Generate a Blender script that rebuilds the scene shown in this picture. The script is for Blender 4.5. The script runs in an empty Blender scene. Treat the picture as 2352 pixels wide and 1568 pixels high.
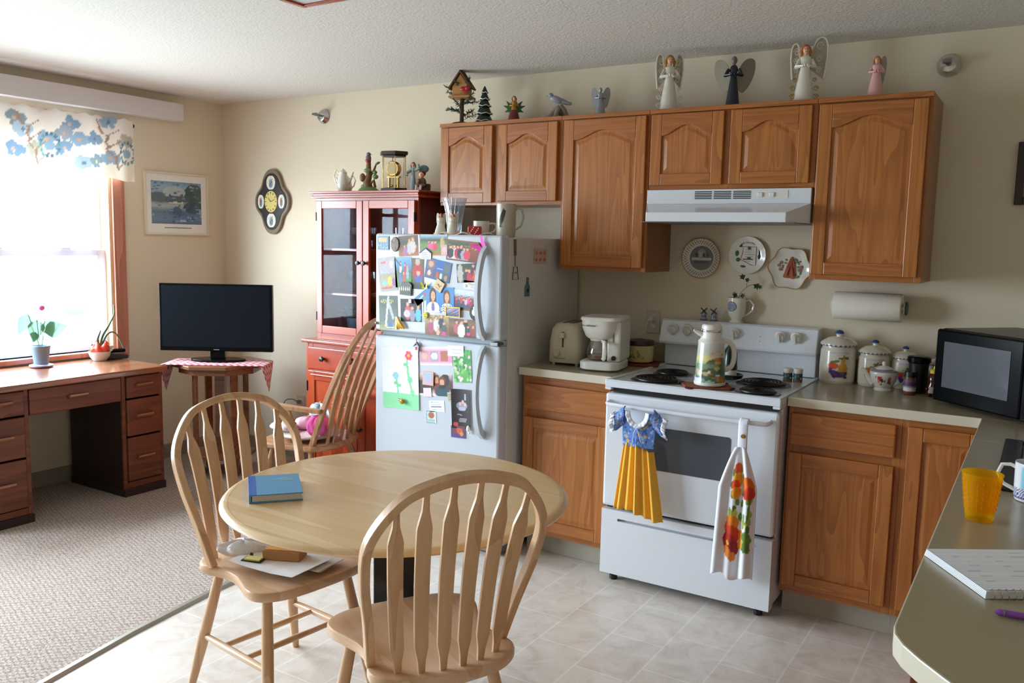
import bpy, bmesh, math, random
from mathutils import Vector, Matrix, Euler
PI = math.pi
random.seed(7)
scene = bpy.context.scene
C = scene.collection

# ---------------------------------------------------------------- camera
def make_camera():
    yaw, pitch, roll = .5592, -.1172, .021
    f = Vector((-math.sin(yaw)*math.cos(pitch), math.cos(yaw)*math.cos(pitch), math.sin(pitch)))
    r0 = Vector((math.cos(yaw), math.sin(yaw), 0)); u0 = r0.cross(f)
    r = math.cos(roll)*r0 + math.sin(roll)*u0
    u = -math.sin(roll)*r0 + math.cos(roll)*u0
    cam = bpy.data.cameras.new('camera'); o = bpy.data.objects.new('camera', cam); C.objects.link(o)
    m = Matrix((r, u, -f)).transposed().to_4x4(); m.translation = Vector((4.9519, -4.066, 1.5071))
    o.matrix_world = m
    cam.sensor_fit = 'HORIZONTAL'; cam.sensor_width = 36.0; cam.lens = 1960.0*36/2352
    cam.clip_start = .05; cam.clip_end = 100
    scene.camera = o
make_camera()

# ---------------------------------------------------------------- world, lights, exposure
w = bpy.data.worlds.new('daylight'); scene.world = w; w.use_nodes = True
_nt = w.node_tree; bg = _nt.nodes['Background']
_tc = _nt.nodes.new('ShaderNodeTexCoord'); _sp = _nt.nodes.new('ShaderNodeSeparateXYZ'); _nt.links.new(_tc.outputs['Generated'], _sp.inputs[0])
_rp = _nt.nodes.new('ShaderNodeValToRGB'); _mr = _nt.nodes.new('ShaderNodeMapRange'); _mr.inputs[1].default_value = -1; _nt.links.new(_sp.outputs['Z'], _mr.inputs[0]); _nt.links.new(_mr.outputs[0], _rp.inputs[0])
for _i, (_p, _c) in enumerate(((.44, (.37, .43, .45)), (.52, (.74, .88, 1.0)))):      # bright ground below, hazy sky above
    _rp.color_ramp.elements[_i].position = _p; _rp.color_ramp.elements[_i].color = (*_c, 1)
_nt.links.new(_rp.outputs[0], bg.inputs[0]); bg.inputs[1].default_value = 37.0
def portal(name, loc, rot, sx, sy):
    l = bpy.data.lights.new(name, 'AREA'); l.shape = 'RECTANGLE'; l.size = sx; l.size_y = sy; l.cycles.is_portal = True
    o = bpy.data.objects.new(name, l); C.objects.link(o); o.location = loc; o.rotation_euler = rot
portal('window_daylight_portal', (-.16, -1.58, 1.45), (0, math.radians(-90), 0), 1.36, 1.46)
portal('second_window_daylight_portal', (-.16, -3.35, 1.29), (0, math.radians(-90), 0), 1.72, 1.74)
scene.view_settings.view_transform = 'Standard'
scene.view_settings.look = 'None'
scene.view_settings.exposure = 0.12
scene.view_settings.gamma = 1.0
scene.view_settings.use_curve_mapping = False
scene.cycles.use_denoising = True
scene.cycles.max_bounces = 10
scene.cycles.diffuse_bounces = 6
scene.cycles.transparent_max_bounces = 12
scene.cycles.sample_clamp_indirect = 6.0
scene.cycles.caustics_reflective = False
scene.cycles.caustics_refractive = False

# ---------------------------------------------------------------- materials
MATS = {}
def lin(c):
    return tuple(((v/12.92) if v <= .04045 else ((v+.055)/1.055)**2.4) for v in c)
def hx(s):
    return lin(tuple(int(s[i:i+2], 16)/255 for i in (0, 2, 4)))
def mat(name, col, rough=.5, metal=0, **k):
    if name in MATS: return MATS[name]
    m = bpy.data.materials.new(name); m.use_nodes = True
    b = m.node_tree.nodes['Principled BSDF']
    if isinstance(col, str): col = hx(col)
    b.inputs['Base Color'].default_value = (*col, 1)
    b.inputs['Roughness'].default_value = rough
    b.inputs['Metallic'].default_value = metal
    for n, v in k.items():
        b.inputs[n.replace('_', ' ')].default_value = v
    MATS[name] = m
    # every surface gets a faint procedural variation of its gloss
    nt = m.node_tree; n = nt.nodes.new('ShaderNodeTexNoise'); n.inputs['Scale'].default_value = 14
    tc = nt.nodes.new('ShaderNodeTexCoord'); nt.links.new(tc.outputs['Object'], n.inputs['Vector'])
    mr = nt.nodes.new('ShaderNodeMapRange'); mr.inputs[3].default_value = max(0, rough-.008); mr.inputs[4].default_value = min(1, rough+.008)
    nt.links.new(n.outputs['Fac'], mr.inputs[0]); nt.links.new(mr.outputs[0], b.inputs['Roughness'])
    return m
def N(nt, t, **k):
    n = nt.nodes.new(t)
    for a, v in k.items():
        if hasattr(n, a) and not a[0].isupper(): setattr(n, a, v)
        else: n.inputs[a.replace('_', ' ')].default_value = v
    return n
def ramp(nt, fac, stops):
    r = nt.nodes.new('ShaderNodeValToRGB'); e = r.color_ramp.elements
    while len(e) < len(stops): e.new(.5)
    for i, (p, c) in enumerate(stops):
        e[i].position = p; e[i].color = (*(hx(c) if isinstance(c, str) else c), 1)
    nt.links.new(fac, r.inputs[0]); return r
def wood(name, c0, c1, c2, axis='z', scale=1.0, rough=.35, coat=.15, ring=1.0):
    """grain running along an axis: stretched noise with cathedral rings"""
    m = mat(name, c1, rough); nt = m.node_tree; b = nt.nodes['Principled BSDF']
    b.inputs['Coat Weight'].default_value = coat; b.inputs['Coat Roughness'].default_value = .18
    tc = N(nt, 'ShaderNodeTexCoord'); mp = N(nt, 'ShaderNodeMapping')
    s = {'x': (1.2, 16, 16), 'y': (16, 1.2, 16), 'z': (16, 16, 1.2)}[axis]
    mp.inputs['Scale'].default_value = tuple(v*scale for v in s)
    oi = N(nt, 'ShaderNodeObjectInfo'); ad = N(nt, 'ShaderNodeVectorMath', operation='ADD')
    ml = N(nt, 'ShaderNodeMath', operation='MULTIPLY'); ml.inputs[1].default_value = 37.0
    nt.links.new(oi.outputs['Random'], ml.inputs[0]); nt.links.new(tc.outputs['Object'], ad.inputs[0]); nt.links.new(ml.outputs[0], ad.inputs[1])
    nt.links.new(ad.outputs[0], mp.inputs['Vector'])
    n1 = N(nt, 'ShaderNodeTexNoise', Scale=.55, Detail=2.0, Distortion=.4); nt.links.new(mp.outputs[0], n1.inputs['Vector'])
    mu = N(nt, 'ShaderNodeMath', operation='MULTIPLY'); mu.inputs[1].default_value = 14*ring; nt.links.new(n1.outputs['Fac'], mu.inputs[0])
    fr = N(nt, 'ShaderNodeMath', operation='FRACT'); nt.links.new(mu.outputs[0], fr.inputs[0])
    n2 = N(nt, 'ShaderNodeTexNoise', Scale=6.0, Detail=5.0); nt.links.new(mp.outputs[0], n2.inputs['Vector'])
    mx = N(nt, 'ShaderNodeMath', operation='MULTIPLY_ADD'); mx.inputs[1].default_value = .45
    nt.links.new(fr.outputs[0], mx.inputs[0])
    m3 = N(nt, 'ShaderNodeMath', operation='MULTIPLY'); m3.inputs[1].default_value = .6; nt.links.new(n2.outputs['Fac'], m3.inputs[0])
    nt.links.new(m3.outputs[0], mx.inputs[2])
    r = ramp(nt, mx.outputs[0], [(.12, c0), (.45, c1), (.8, c2)])
    nt.links.new(r.outputs[0], b.inputs['Base Color'])
    bp = N(nt, 'ShaderNodeBump', Strength=.08, Distance=.002); nt.links.new(n2.outputs['Fac'], bp.inputs['Height']); nt.links.new(bp.outputs[0], b.inputs['Normal'])
    return m
OAKV = wood('oak_vertical_grain', '8a5020', 'a26128', 'b27034', 'z', ring=.8)
OAKH = wood('oak_horizontal_grain', '864c1e', '9c5b26', 'ac6a31', 'x', ring=.8)
OAKS = wood('oak_side_veneer', '7e4a26', '905a34', '9c663c', 'z', ring=.4)
MAPV = wood('maple_upright', 'b98d66', 'c89f78', 'd3ae88', 'z', .8, .38, .12, .35)
MAPY = wood('maple_seat', 'c09672', 'cfa985', 'd9b898', 'y', .7, .34, .15, .35)
TABW = wood('maple_table_top', 'd2ac78', 'dcb988', 'e4c69a', 'x', .5, .30, .25, .3)
TABE = mat('table_edge', 'd8ac68', .3)
ROCK = wood('rocker_oak', '8c5f3c', 'a37450', 'b5875f', 'z', .8, .35, .2, .5)
HUT = wood('hutch_mahogany', '7e2a12', '9c3a1c', 'ad4a26', 'z', .5, .28, .3, .3)
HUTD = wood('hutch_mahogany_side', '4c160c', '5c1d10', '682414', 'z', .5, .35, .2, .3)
HUTX = wood('hutch_mahogany_rail', '7e2a12', '9c3a1c', 'ad4a26', 'x', .5, .28, .3, .3)
DESK = wood('desk_walnut_front', '4a2414', '6a3620', '7c432a', 'y', .6, .4, .15, .5)
DESKT = wood('desk_walnut_top', '6a3e26', '8c5636', '9d6844', 'y', .5, .2, 1.0, .5)
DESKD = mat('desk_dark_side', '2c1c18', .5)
TVT = wood('side_table_wood', '5c3420', '7a4a2e', '8c5a3a', 'x', .6, .35, .2, .5)
WHITE = mat('white_enamel', 'd6dae1', .22, Coat_Weight=.3)
FRWHITE = mat('fridge_enamel', 'bcc2ca', .3, Coat_Weight=.1)
WPLA = mat('white_plastic', 'd9d6ce', .35)
IVORY = mat('ivory_plastic', 'c9c2b2', .45)
FRSIDE = mat('fridge_textured_side', 'c8c6c2', .5)
BLK = mat('black_plastic', '101113', .35)
GLOSSB = mat('black_gloss', '08090b', .2, Specular_IOR_Level=.12)
DARKG = mat('oven_glass', '4c5158', .15)
SCREEN = mat('tv_screen', '15191f', .35, Specular_IOR_Level=.04)
CHROME = mat('chrome', 'c8c8c8', .15, 1)
STEEL = mat('brushed_metal', '8f8f8c', .35, 1)
BRASS = mat('brass', 'c2a468', .25, 1)
GREY = mat('grey_plastic', '77787a', .4)
CER = mat('white_ceramic', 'e0dcd2', .18, Coat_Weight=.5)
BISQ = mat('bisque_figurine', 'd8d2c4', .45)
RED = mat('red_glaze', 'a81820', .3)
PINK = mat('pink_cloth', 'e65fae', .9)
GREEN = mat('leaf_green', '2e5a2a', .5)
DGREEN = mat('dark_green_glaze', '12261c', .25)
PAPER = mat('white_paper', 'e6e6ea', .8)
CREAM = mat('cream_paper', 'd8c49a', .7)
BROWN = mat('brown_glaze', '6a4128', .4)
SKIN = mat('figurine_skin', 'd8a888', .45)
HAIR = mat('figurine_hair', 'a0652c', .5)
NAVY = mat('navy_glaze', '1e2430', .35)
SILV = mat('silver_glaze', '9a9aa0', .32, .5)
GOLD = mat('gold_trim', 'b88a3c', .3, .8)

def glassmat(name, col=(1, 1, 1), rough=.02, opac=.12, gain=1.0):
    """thin glass: mostly see-through, mirrors the room at grazing angles"""
    m = bpy.data.materials.new(name); m.use_nodes = True; nt = m.node_tree; nt.nodes.clear()
    o = N(nt, 'ShaderNodeOutputMaterial'); t = N(nt, 'ShaderNodeBsdfTransparent'); t.inputs[0].default_value = (*col, 1)
    g = N(nt, 'ShaderNodeBsdfGlossy'); g.inputs['Roughness'].default_value = rough
    lw = N(nt, 'ShaderNodeLayerWeight', Blend=.5); pw = N(nt, 'ShaderNodeMath', operation='POWER'); pw.inputs[1].default_value = 4.0; nt.links.new(lw.outputs['Facing'], pw.inputs[0]); fz = N(nt, 'ShaderNodeMath', operation='MULTIPLY_ADD'); fz.inputs[1].default_value = .9; fz.inputs[2].default_value = .04; nt.links.new(pw.outputs[0], fz.inputs[0]); ad = N(nt, 'ShaderNodeMath', operation='ADD'); ad.inputs[1].default_value = opac; ad.use_clamp = True
    nz = N(nt, 'ShaderNodeTexNoise', Scale=3.0); sc = N(nt, 'ShaderNodeMath', operation='MULTIPLY'); sc.inputs[1].default_value = .004
    nt.links.new(nz.outputs['Fac'], sc.inputs[0])
    a2 = N(nt, 'ShaderNodeMath', operation='ADD'); fg = N(nt, 'ShaderNodeMath', operation='MULTIPLY'); fg.inputs[1].default_value = gain; nt.links.new(fz.outputs[0], fg.inputs[0]); nt.links.new(fg.outputs[0], ad.inputs[0]); nt.links.new(ad.outputs[0], a2.inputs[0]); nt.links.new(sc.outputs[0], a2.inputs[1])
    mx = N(nt, 'ShaderNodeMixShader'); nt.links.new(a2.outputs[0], mx.inputs[0]); nt.links.new(t.outputs[0], mx.inputs[1]); nt.links.new(g.outputs[0], mx.inputs[2])
    nt.links.new(mx.outputs[0], o.inputs[0]); MATS[name] = m; return m
GLASS = glassmat('clear_glass', opac=.02)
WGLASS = glassmat('window_glass', opac=.0, gain=.5)
HGLASS = glassmat('hutch_glass', (.92, .95, 1), .02, .0, .17)
CRYST = glassmat('cut_crystal', (.9, .93, .96), .08, .1)
def tinted(name, col, rough=.08):
    m = mat(name, col, rough); b = m.node_tree.nodes['Principled BSDF']
    b.inputs['Transmission Weight'].default_value = .85; b.inputs['IOR'].default_value = 1.3; return m
AMBER = mat('amber_tumbler', (.95, .60, .02), .15)
def _amber():
    nt = AMBER.node_tree; b = nt.nodes['Principled BSDF']; o = nt.nodes['Material Output']
    t = N(nt, 'ShaderNodeBsdfTransparent'); t.inputs[0].default_value = (.98, .78, .12, 1); l = N(nt, 'ShaderNodeBsdfTranslucent'); l.inputs[0].default_value = (.95, .62, .02, 1)
    a = N(nt, 'ShaderNodeMixShader'); a.inputs[0].default_value = .5; c = N(nt, 'ShaderNodeMixShader'); c.inputs[0].default_value = .68
    nt.links.new(b.outputs[0], a.inputs[1]); nt.links.new(l.outputs[0], a.inputs[2]); nt.links.new(a.outputs[0], c.inputs[1]); nt.links.new(t.outputs[0], c.inputs[2]); nt.links.new(c.outputs[0], o.inputs[0])
_amber()
HONEY = mat('dark_honey', '3c140a', .12)

def attrmat(name, rough=.4, coat=0.0, trans=0.0, bump=0.0):
    """a printed or painted thing: its own picture comes from the colour attribute"""
    m = mat(name, (1, 1, 1), rough); nt = m.node_tree; b = nt.nodes['Principled BSDF']
    a = N(nt, 'ShaderNodeAttribute', attribute_name='Col'); nt.links.new(a.outputs['Color'], b.inputs['Base Color'])
    b.inputs['Coat Weight'].default_value = coat
    if bump:
        n = N(nt, 'ShaderNodeTexNoise', Scale=400.0); bp = N(nt, 'ShaderNodeBump', Strength=bump, Distance=.002)
        nt.links.new(n.outputs['Fac'], bp.inputs['Height']); nt.links.new(bp.outputs[0], b.inputs['Normal'])
    if trans:
        o = nt.nodes['Material Output']; tl = N(nt, 'ShaderNodeBsdfTranslucent'); nt.links.new(a.outputs['Color'], tl.inputs[0])
        mx = N(nt, 'ShaderNodeMixShader'); mx.inputs[0].default_value = trans
        nt.links.new(b.outputs[0], mx.inputs[1]); nt.links.new(tl.outputs[0], mx.inputs[2]); nt.links.new(mx.outputs[0], o.inputs[0])
    return m
PRINT = attrmat('glossy_print', .5, .0)
GLAZE = attrmat('painted_glaze', .2, .4)
CLOTH = attrmat('printed_cloth', .9, 0, 0, .3)
SHEER = attrmat('sheer_curtain', .9, 0, .10)

def wallmat():
    m = mat('cream_wall_paint', (.70, .62, .485), .85); nt = m.node_tree; b = nt.nodes['Principled BSDF']
    tc = N(nt, 'ShaderNodeTexCoord'); n = N(nt, 'ShaderNodeTexNoise', Scale=90.0, Detail=3.0); nt.links.new(tc.outputs['Object'], n.inputs['Vector'])
    bp = N(nt, 'ShaderNodeBump', Strength=.12, Distance=.002); nt.links.new(n.outputs['Fac'], bp.inputs['Height']); nt.links.new(bp.outputs[0], b.inputs['Normal'])
    return m
WALL = wallmat()
def ceilmat():
    m = mat('popcorn_ceiling', (.66, .645, .61), .95); nt = m.node_tree; b = nt.nodes['Principled BSDF']
    tc = N(nt, 'ShaderNodeTexCoord'); n = N(nt, 'ShaderNodeTexVoronoi', Scale=85.0); nt.links.new(tc.outputs['Object'], n.inputs['Vector'])
    n2 = N(nt, 'ShaderNodeTexNoise', Scale=60.0, Detail=6.0); nt.links.new(tc.outputs['Object'], n2.inputs['Vector'])
    mu = N(nt, 'ShaderNodeMath', operation='ADD'); nt.links.new(n.outputs['Distance'], mu.inputs[0]); nt.links.new(n2.outputs['Fac'], mu.inputs[1])
    bp = N(nt, 'ShaderNodeBump', Strength=.3, Distance=.005); nt.links.new(mu.outputs[0], bp.inputs['Height']); nt.links.new(bp.outputs[0], b.inputs['Normal'])
    r = ramp(nt, mu.outputs[0], [(.3, (.50, .485, .45)), (.75, (.68, .665, .63))]); nt.links.new(r.outputs[0], b.inputs['Base Color'])
    return m
CEIL = ceilmat()
def tilemat():
    m = mat('vinyl_tile', (.7, .66, .6), .3); nt = m.node_tree; b = nt.nodes['Principled BSDF']
    tc = N(nt, 'ShaderNodeTexCoord'); mp = N(nt, 'ShaderNodeMapping'); mp.inputs['Rotation'].default_value = (0, 0, PI/2); mp.inputs['Location'].default_value = (.08, .028, 0)
    nt.links.new(tc.outputs['Object'], mp.inputs['Vector'])
    br = N(nt, 'ShaderNodeTexBrick', offset=.37, Scale=1.0, Mortar_Size=.004, Mortar_Smooth=.3, Brick_Width=.31, Row_Height=.2145)
    br.inputs['Color1'].default_value = (*hx('d9cfc4'), 1); br.inputs['Color2'].default_value = (*hx('d0c3b8'), 1); br.inputs['Mortar'].default_value = (*hx('e8e6de'), 1)
    nt.links.new(mp.outputs[0], br.inputs['Vector'])
    n = N(nt, 'ShaderNodeTexNoise', Scale=9.0, Detail=6.0, Roughness=.65, Distortion=.8); nt.links.new(tc.outputs['Object'], n.inputs['Vector'])
    r = ramp(nt, n.outputs['Fac'], [(.35, 'b5a698'), (.5, 'd6ccc2'), (.68, 'e8e3da')])
    mx = N(nt, 'ShaderNodeMix', data_type='RGBA'); mx.inputs[0].default_value = .42
    b.inputs['Coat Roughness'].default_value = .22; nt.links.new(br.outputs['Color'], mx.inputs[6]); nt.links.new(r.outputs[0], mx.inputs[7]); nt.links.new(mx.outputs[2], b.inputs['Base Color'])
    b.inputs['Coat Weight'].default_value = .45
    return m
TILE = tilemat()
def carpetmat():
    m = mat('loop_carpet', (.4, .36, .32), 1.0); nt = m.node_tree; b = nt.nodes['Principled BSDF']
    tc = N(nt, 'ShaderNodeTexCoord'); mp = N(nt, 'ShaderNodeMapping'); mp.inputs['Scale'].default_value = (34, 60, 34); mp.inputs['Rotation'].default_value = (0, 0, .5); nt.links.new(tc.outputs['Object'], mp.inputs['Vector'])
    v = N(nt, 'ShaderNodeTexVoronoi', Scale=1.0, Randomness=.25); nt.links.new(mp.outputs[0], v.inputs['Vector'])
    n = N(nt, 'ShaderNodeTexNoise', Scale=140.0, Detail=3.0); nt.links.new(tc.outputs['Object'], n.inputs['Vector'])
    n2 = N(nt, 'ShaderNodeTexNoise', Scale=2.2); nt.links.new(tc.outputs['Object'], n2.inputs['Vector'])
    ad = N(nt, 'ShaderNodeMath', operation='MULTIPLY_ADD'); ad.inputs[1].default_value = .5; nt.links.new(v.outputs['Distance'], ad.inputs[0]); nt.links.new(n.outputs['Fac'], ad.inputs[2])
    r = ramp(nt, ad.outputs[0], [(.55, 'b8a89c'), (.72, '9d8d82'), (.92, '766860')]); nt.links.new(r.outputs[0], b.inputs['Base Color'])
    bp = N(nt, 'ShaderNodeBump', Strength=.7, Distance=.006, invert=True); nt.links.new(ad.outputs[0], bp.inputs['Height']); nt.links.new(bp.outputs[0], b.inputs['Normal'])
    return m
CARPET = carpetmat()
def lammat():
    m = mat('speckled_laminate', (.4, .36, .27), .28); nt = m.node_tree; b = nt.nodes['Principled BSDF']
    tc = N(nt, 'ShaderNodeTexCoord'); n = N(nt, 'ShaderNodeTexNoise', Scale=420.0, Detail=2.0); nt.links.new(tc.outputs['Object'], n.inputs['Vector'])
    r = ramp(nt, n.outputs['Fac'], [(.36, '9b8f75'), (.5, 'a09479'), (.66, 'a4987d')]); nt.links.new(r.outputs[0], b.inputs['Base Color'])
    b.inputs['Coat Weight'].default_value = .1
    return m
LAM = lammat()
LAME = mat('laminate_edge', 'c9c1ad', .4)
TOE = mat('vinyl_toe_kick', 'aaa495', .5)

# ---------------------------------------------------------------- mesh helpers
class B:
    """collects shapes for ONE mesh; .m is the material slot of the next faces"""
    def __init__(s): s.bm = bmesh.new(); s.m = 0; s.col = {}; s.T = None
    def v(s, p):
        p = Vector(p)
        if s.T: p = s.T @ p
        return s.bm.verts.new(p)
    def f(s, vs):
        try: f = s.bm.faces.new(vs)
        except ValueError: return None
        f.material_index = s.m; return f
    def box(s, x0, y0, z0, x1, y1, z1):
        v = [s.v((x, y, z)) for z in (z0, z1) for y in (y0, y1) for x in (x0, x1)]
        for q in ((0, 2, 3, 1), (4, 5, 7, 6), (0, 1, 5, 4), (2, 6, 7, 3), (0, 4, 6, 2), (1, 3, 7, 5)): s.f([v[i] for i in q])
        return s
    def cb(s, c, size, rz=0, rx=0, ry=0):
        M = Matrix.Translation(c) @ Euler((rx, ry, rz)).to_matrix().to_4x4(); o = s.T; s.T = (o @ M) if o else M
        a, b, d = (q/2 for q in size); s.box(-a, -b, -d, a, b, d); s.T = o; return s
    def prism(s, poly, t0, t1, plane='xy'):
        def P(a, b, t): return {'xy': (a, b, t), 'xz': (a, t, b), 'yz': (t, a, b)}[plane]
        lo = [s.v(P(a, b, t0)) for a, b in poly]; hi = [s.v(P(a, b, t1)) for a, b in poly]; n = len(poly)
        s.f(lo[::-1]); s.f(hi)
        for i in range(n): s.f([lo[i], lo[(i+1) % n], hi[(i+1) % n], hi[i]])
        return s
    def lathe(s, prof, seg=24, c=(0, 0, 0), axis='z', sy=1.0, paint=None, caps=True, u0=0, u1=1):
        """profile of (radius, height); paint(u, v) colours each face corner"""
        full = (u1-u0) >= .999; ns = seg if full else seg+1
        if paint:      # enough rings to carry the painted picture
            seg = max(seg, 72); ns = seg; q = [prof[0]]
            for (ra, za), (rb, zb) in zip(prof, prof[1:]):
                k = max(1, min(30, int(abs(zb-za)/.0035))); q += [(ra+(rb-ra)*i/k, za+(zb-za)*i/k) for i in range(1, k+1)]
            prof = q
        def P(r, h, a):
            x, y = r*math.cos(a), r*math.sin(a)*sy
            p = {'z': (x, y, h), 'y': (x, h, y), 'x': (h, x, y)}[axis]
            return (p[0]+c[0], p[1]+c[1], p[2]+c[2])
        rings = [[s.v(P(max(r, 1e-5), h, 2*PI*(u0+(u1-u0)*i/seg))) for i in range(ns)] for r, h in prof]
        tot = (max(p_[1] for p_ in prof)-prof[0][1] if axis == 'z' else prof[-1][1]-prof[0][1]) or 1
        for j in range(len(prof)-1):
            for i in range(seg):
                k = (i+1) % ns
                f = s.f([rings[j][i], rings[j][k], rings[j+1][k], rings[j+1][i]])
                if f and paint:
                    va, vb = (prof[j][1]-prof[0][1])/tot, (prof[j+1][1]-prof[0][1])/tot
                    ua, ub = i/seg, (i+1)/seg
                    s.col[f] = [paint(ua, va), paint(ub, va), paint(ub, vb), paint(ua, vb)]
        if caps and full:
            for rg, pr, e in ((rings[0][::-1], prof[0], 0), (rings[-1], prof[-1], 1)):
                if pr[0] > 1e-4:
                    f = s.f(rg)
                    if f and paint: s.col[f] = [paint(.5, e)]*len(rg)
        return s
    def tube(s, pts, r, seg=8, flat=None, closed=False, up=None):
        """a bar along pts; r number or list; flat=(a, b) makes a rectangular section (a across 'up', b along it)"""
        pts = [Vector(p) for p in pts]; n = len(pts); rr = r if isinstance(r, (list, tuple)) else [r]*n
        prev = Vector(up) if up else None; rings = []
        for i, p in enumerate(pts):
            a = pts[(i-1) % n] if (i > 0 or closed) else p; b = pts[(i+1) % n] if (i < n-1 or closed) else p
            t = (b-a).normalized()
            if prev is None: prev = Vector((0, 0, 1)) if abs(t.z) < .9 else Vector((1, 0, 0))
            n1 = (Vector(up) if up else prev); n1 = (n1 - t*n1.dot(t))
            if n1.length < 1e-6: n1 = t.orthogonal()
            n1.normalize(); n2 = t.cross(n1)
            if not up: prev = n1
            if flat:
                fa, fb = flat(i/(n-1)) if callable(flat) else flat
                e = .22
                prof = [(-1, -1+e), (-1+e, -1), (1-e, -1), (1, -1+e), (1, 1-e), (1-e, 1), (-1+e, 1), (-1, 1-e)]
                rings.append([s.v(p + n2*(fa*u) + n1*(fb*q)) for u, q in prof])
            else:
                rings.append([s.v(p + n1*(rr[i]*math.cos(2*PI*k/seg)) + n2*(rr[i]*math.sin(2*PI*k/seg))) for k in range(seg)])
        m = len(rings[0])
        for i in range(n if closed else n-1):
            A, D = rings[i], rings[(i+1) % n]
            for k in range(m): s.f([A[k], A[(k+1) % m], D[(k+1) % m], D[k]])
        if not closed: s.f(rings[0][::-1]); s.f(rings[-1])
        return s
    def ell(s, c, r, seg=14, rings=9, rot=None):
        M = Matrix.Translation(c) @ (Euler(rot).to_matrix().to_4x4() if rot else Matrix.Identity(4)); o = s.T; s.T = (o @ M) if o else M
        if not isinstance(r, (tuple, list)): r = (r, r, r)
        R = []
        for j in range(1, rings):
            a = PI*j/rings; R.append([s.v((r[0]*math.sin(a)*math.cos(2*PI*i/seg), r[1]*math.sin(a)*math.sin(2*PI*i/seg), -r[2]*math.cos(a))) for i in range(seg)])
        b, t = s.v((0, 0, -r[2])), s.v((0, 0, r[2]))
        for i in range(seg):
            k = (i+1) % seg; s.f([b, R[0][k], R[0][i]]); s.f([t, R[-1][i], R[-1][k]])
            for j in range(len(R)-1): s.f([R[j][i], R[j][k], R[j+1][k], R[j+1][i]])
        s.T = o; return s
    def grid(s, fn, nu, nv, paint=None):
        """surface fn(u, v) -> point"""
        g = [[s.v(fn(i/nu, j/nv)) for j in range(nv+1)] for i in range(nu+1)]
        for i in range(nu):
            for j in range(nv):
                f = s.f([g[i][j], g[i+1][j], g[i+1][j+1], g[i][j+1]])
                if f and paint: s.col[f] = [paint(a/nu, b/nv) for a, b in ((i, j), (i+1, j), (i+1, j+1), (i, j+1))]
        return s
def link(name, me, parent=None, loc=None):
    o = bpy.data.objects.new(name, me); C.objects.link(o)
    if parent: o.parent = parent
    if loc: o.location = loc
    return o
def obj(name, b, mats, parent=None, smooth=False, bev=0, loc=None, rot=None, solid=0, sub=0, label=None):
    me = bpy.data.meshes.new(name)
    if not isinstance(mats, (list, tuple)): mats = [mats]
    cols = None
    if b.col:
        b.bm.faces.index_update(); cols = {f.index: c for f, c in b.col.items() if f.is_valid}
    elif not solid: bmesh.ops.recalc_face_normals(b.bm, faces=b.bm.faces)
    b.bm.to_mesh(me); b.bm.free()
    for m in mats: me.materials.append(m)
    if cols is not None:
        at = me.color_attributes.new('Col', 'FLOAT_COLOR', 'CORNER')
        for p in me.polygons:
            cc = cols.get(p.index)
            for k, li in enumerate(p.loop_indices):
                c = cc[k] if cc and k < len(cc) else (.8, .78, .72)
                at.data[li].color = (c[0], c[1], c[2], 1)
    if smooth:
        for p in me.polygons: p.use_smooth = True
    o = link(name, me, parent, loc)
    if rot: o.rotation_euler = rot
    if solid:
        md = o.modifiers.new('thickness', 'SOLIDIFY'); md.thickness = solid; md.offset = 0
    if bev:
        md = o.modifiers.new('bevel', 'BEVEL'); md.width = bev; md.segments = 2; md.limit_method = 'ANGLE'; md.angle_limit = math.radians(35)
    if sub:
        md = o.modifiers.new('sub', 'SUBSURF'); md.levels = sub; md.render_levels = sub
    if smooth:
        try: me.set_sharp_from_angle(angle=math.radians(38))
        except Exception: pass
    if label: o['label'] = label
    return o
def tag(o, label, cat, group=None):
    o['label'] = label; o['category'] = cat
    if group: o['group'] = group
    return o
def thing(name, label, cat, loc=(0, 0, 0), rz=0, group=None):
    o = bpy.data.objects.new(name, None); C.objects.link(o); o.location = loc; o.rotation_euler = (0, 0, rz)
    o.empty_display_size = .05
    return tag(o, label, cat, group)
def struct(name, b, m, parent=None, **k):
    o = obj(name, b, m, parent, **k)
    if not parent: o['kind'] = 'structure'
    return o
def dup(root, loc=None, rz=None, label=None):
    def cp(o, p):
        c = o.copy(); C.objects.link(c)
        if p: c.parent = p
        for ch in [q for q in scene.objects if q.parent == o]: cp(ch, c)
        return c
    r = cp(root, None)
    if loc is not None: r.location = loc
    if rz is not None: r.rotation_euler = (0, 0, rz)
    if label: r['label'] = label
    return r
def catmull(P, n=6):
    P = [Vector(p) for p in P]; Q = [2*P[0]-P[1]] + P + [2*P[-1]-P[-2]]; o = []
    for i in range(1, len(Q)-2):
        for k in range(n):
            t = k/n; o.append(.5*((2*Q[i])+(Q[i+1]-Q[i-1])*t+(2*Q[i-1]-5*Q[i]+4*Q[i+1]-Q[i+2])*t*t+(-Q[i-1]+3*Q[i]-3*Q[i+1]+Q[i+2])*t**3))
    o.append(P[-1]); return o
def text_mesh(b, s, size, M, depth=.0004):
    """real lettering: the built-in font, turned into faces of this mesh"""
    cu = bpy.data.curves.new('lettering', 'FONT'); cu.body = s; cu.size = size; cu.extrude = depth; cu.align_x = 'CENTER'; cu.align_y = 'CENTER'
    o = bpy.data.objects.new('lettering', cu); C.objects.link(o); bpy.context.view_layer.update()
    me = bpy.data.meshes.new_from_object(o.evaluated_get(bpy.context.evaluated_depsgraph_get()))
    bpy.data.objects.remove(o); bpy.data.curves.remove(cu)
    vs = [b.v(M @ v.co) for v in me.vertices]
    for p in me.polygons: b.f([vs[i] for i in p.vertices])
    bpy.data.meshes.remove(me); return b
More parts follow.
